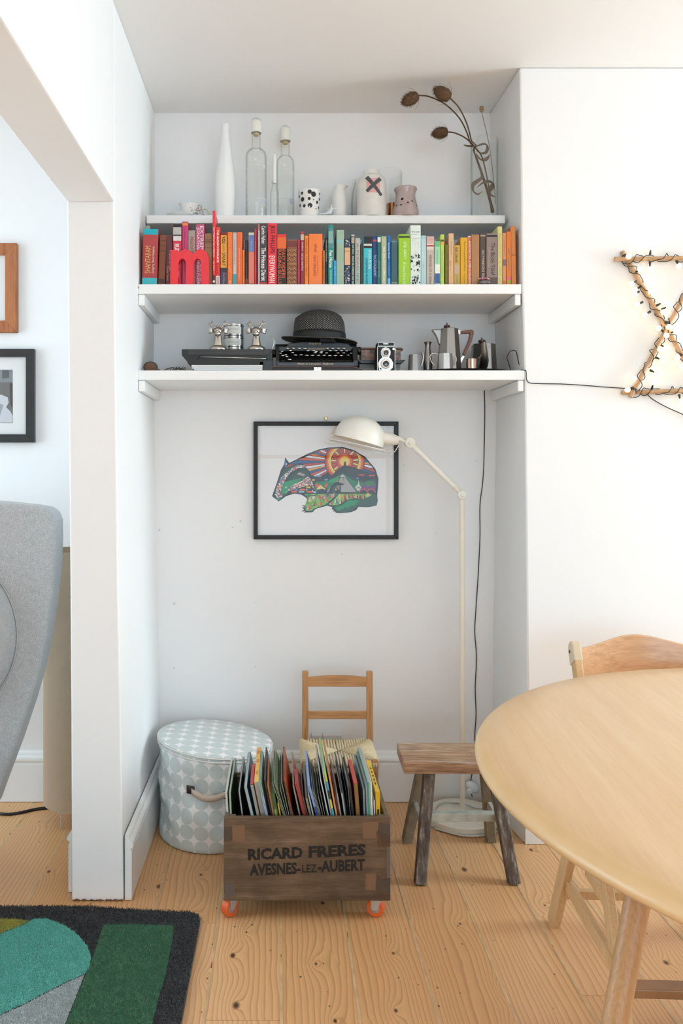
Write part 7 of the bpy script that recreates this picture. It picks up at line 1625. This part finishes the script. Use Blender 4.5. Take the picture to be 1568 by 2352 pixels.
right = [(-60, 1149), (0, 1153), (70, 1160), (104, 1166), (120, 1176), (127.5, 1196), (128, 1240), (126, 1300), (119, 1370), (108, 1450), (90, 1540), (67, 1620), (37, 1710), (7, 1790), (-18, 1858), (-50, 1895)]
rp = [(xat(x, YA0), zat(y, YA0)) for x, y in right]; lp = [(2 * XM - x, z) for x, z in rp]
t = thing('armchair', 'large grey wool lounge chair with tapering wings in the next room', 'armchair', (XM, 2.5, 0))
MB().prism(rp + lp[::-1], lambda u, v, w: (u, YA0 + w, v), .10).build('back_shell', M_WOOL, t, bevel=.012, seg=4)
cz_ = .781; Mq = Matrix.Rotation(R(90), 4, 'X')
MB().lathe([(.296, -.002), (.288, .016), (.272, .040), (.25, .055), (.225, .058), (.20, .045), (.17, .015), (.12, .006), (0, .004)], (XM, YA0, cz_), 64, M=Mq).build('round_cushion', M_WOOL, t, smooth=True)
MB().tube([(XM + .298 * math.cos(a), YA0 - .002, cz_ + .298 * math.sin(a)) for a in [2 * math.pi * k / 80 for k in range(80)]], .0028, 6, closed=True).build('seam_piping', M_WOOL, t, smooth=True)
MB().box(XM - .27, XM + .12, 2.02, 2.60, .30, .44).build('seat_cushion', M_WOOL, t, bevel=.03, seg=4)
MB().box(XM - .25, XM + .10, 2.06, 2.66, .20, .30).build('seat_frame', M_WOOLD, t, bevel=.02)
for x in (XM - .2, XM + .05):
    for y, z_ in ((2.12, ZR + .0055), (2.64, .0006)): MB().tube([(x, y, z_), (x, y, .21)], [.012, .016], 12).build('leg', M_OAKL, t, smooth=50)
def paper():
    g = NT('ribbed_paper'); tc = g.n('TexCoord'); sp = g.n('SeparateXYZ'); g.set(sp.inputs[0], tc.outputs['Object'])
    an = g.math('ARCTAN2', sp.outputs[1], sp.outputs[0]); a = g.math('SINE', g.math('MULTIPLY', an, 170.0)); b = g.math('SINE', g.math('MULTIPLY', sp.outputs[2], 900.0))
    g.bump(g.math('MULTIPLY', a, b), .55, .002); return g.out(Base_Color=lin('#c8b39a'), Roughness=.8, Specular_IOR_Level=.2)
lx, ly = -.765, 3.055
t = thing('column_lamp', 'tall cream textured column lamp standing behind the grey armchair', 'floor lamp', (lx, ly, 0))
MB().lathe([(.124, .075), (.126, .073), (.126, 1.02), (.124, 1.02), (.123, .076)], (lx, ly, 0), 72).build('lamp_shade', paper(), t, smooth=50)
MB().lathe([(0, .071), (.124, .071), (.124, .076), (0, .076)], (lx, ly, 0), 48).build('bottom_disc', mat('#d8cdbd', .7), t)
for k in range(3):
    a = R(-115 + 120 * k); MB().tube([(lx + .095 * math.cos(a), ly + .095 * math.sin(a), .0006), (lx + .095 * math.cos(a), ly + .095 * math.sin(a), .072)], .0022, 8).build('foot', mat('#d9d9d8', .3, metal=.6), t)
MB().tube(smooth_path([(-1.6, 3.12, .006), (-1.2, 3.13, .006), (-1.06, 3.08, .006), (-1.0, 3.09, .006), (-.93, 3.13, .006), (-.80, 3.15, .006), (-.765, 3.10, .006)], 6), .0055, 8).build('black_flex', M_BLACK, smooth=True, label='black flex on the floor running behind the column lamp', cat='cable')
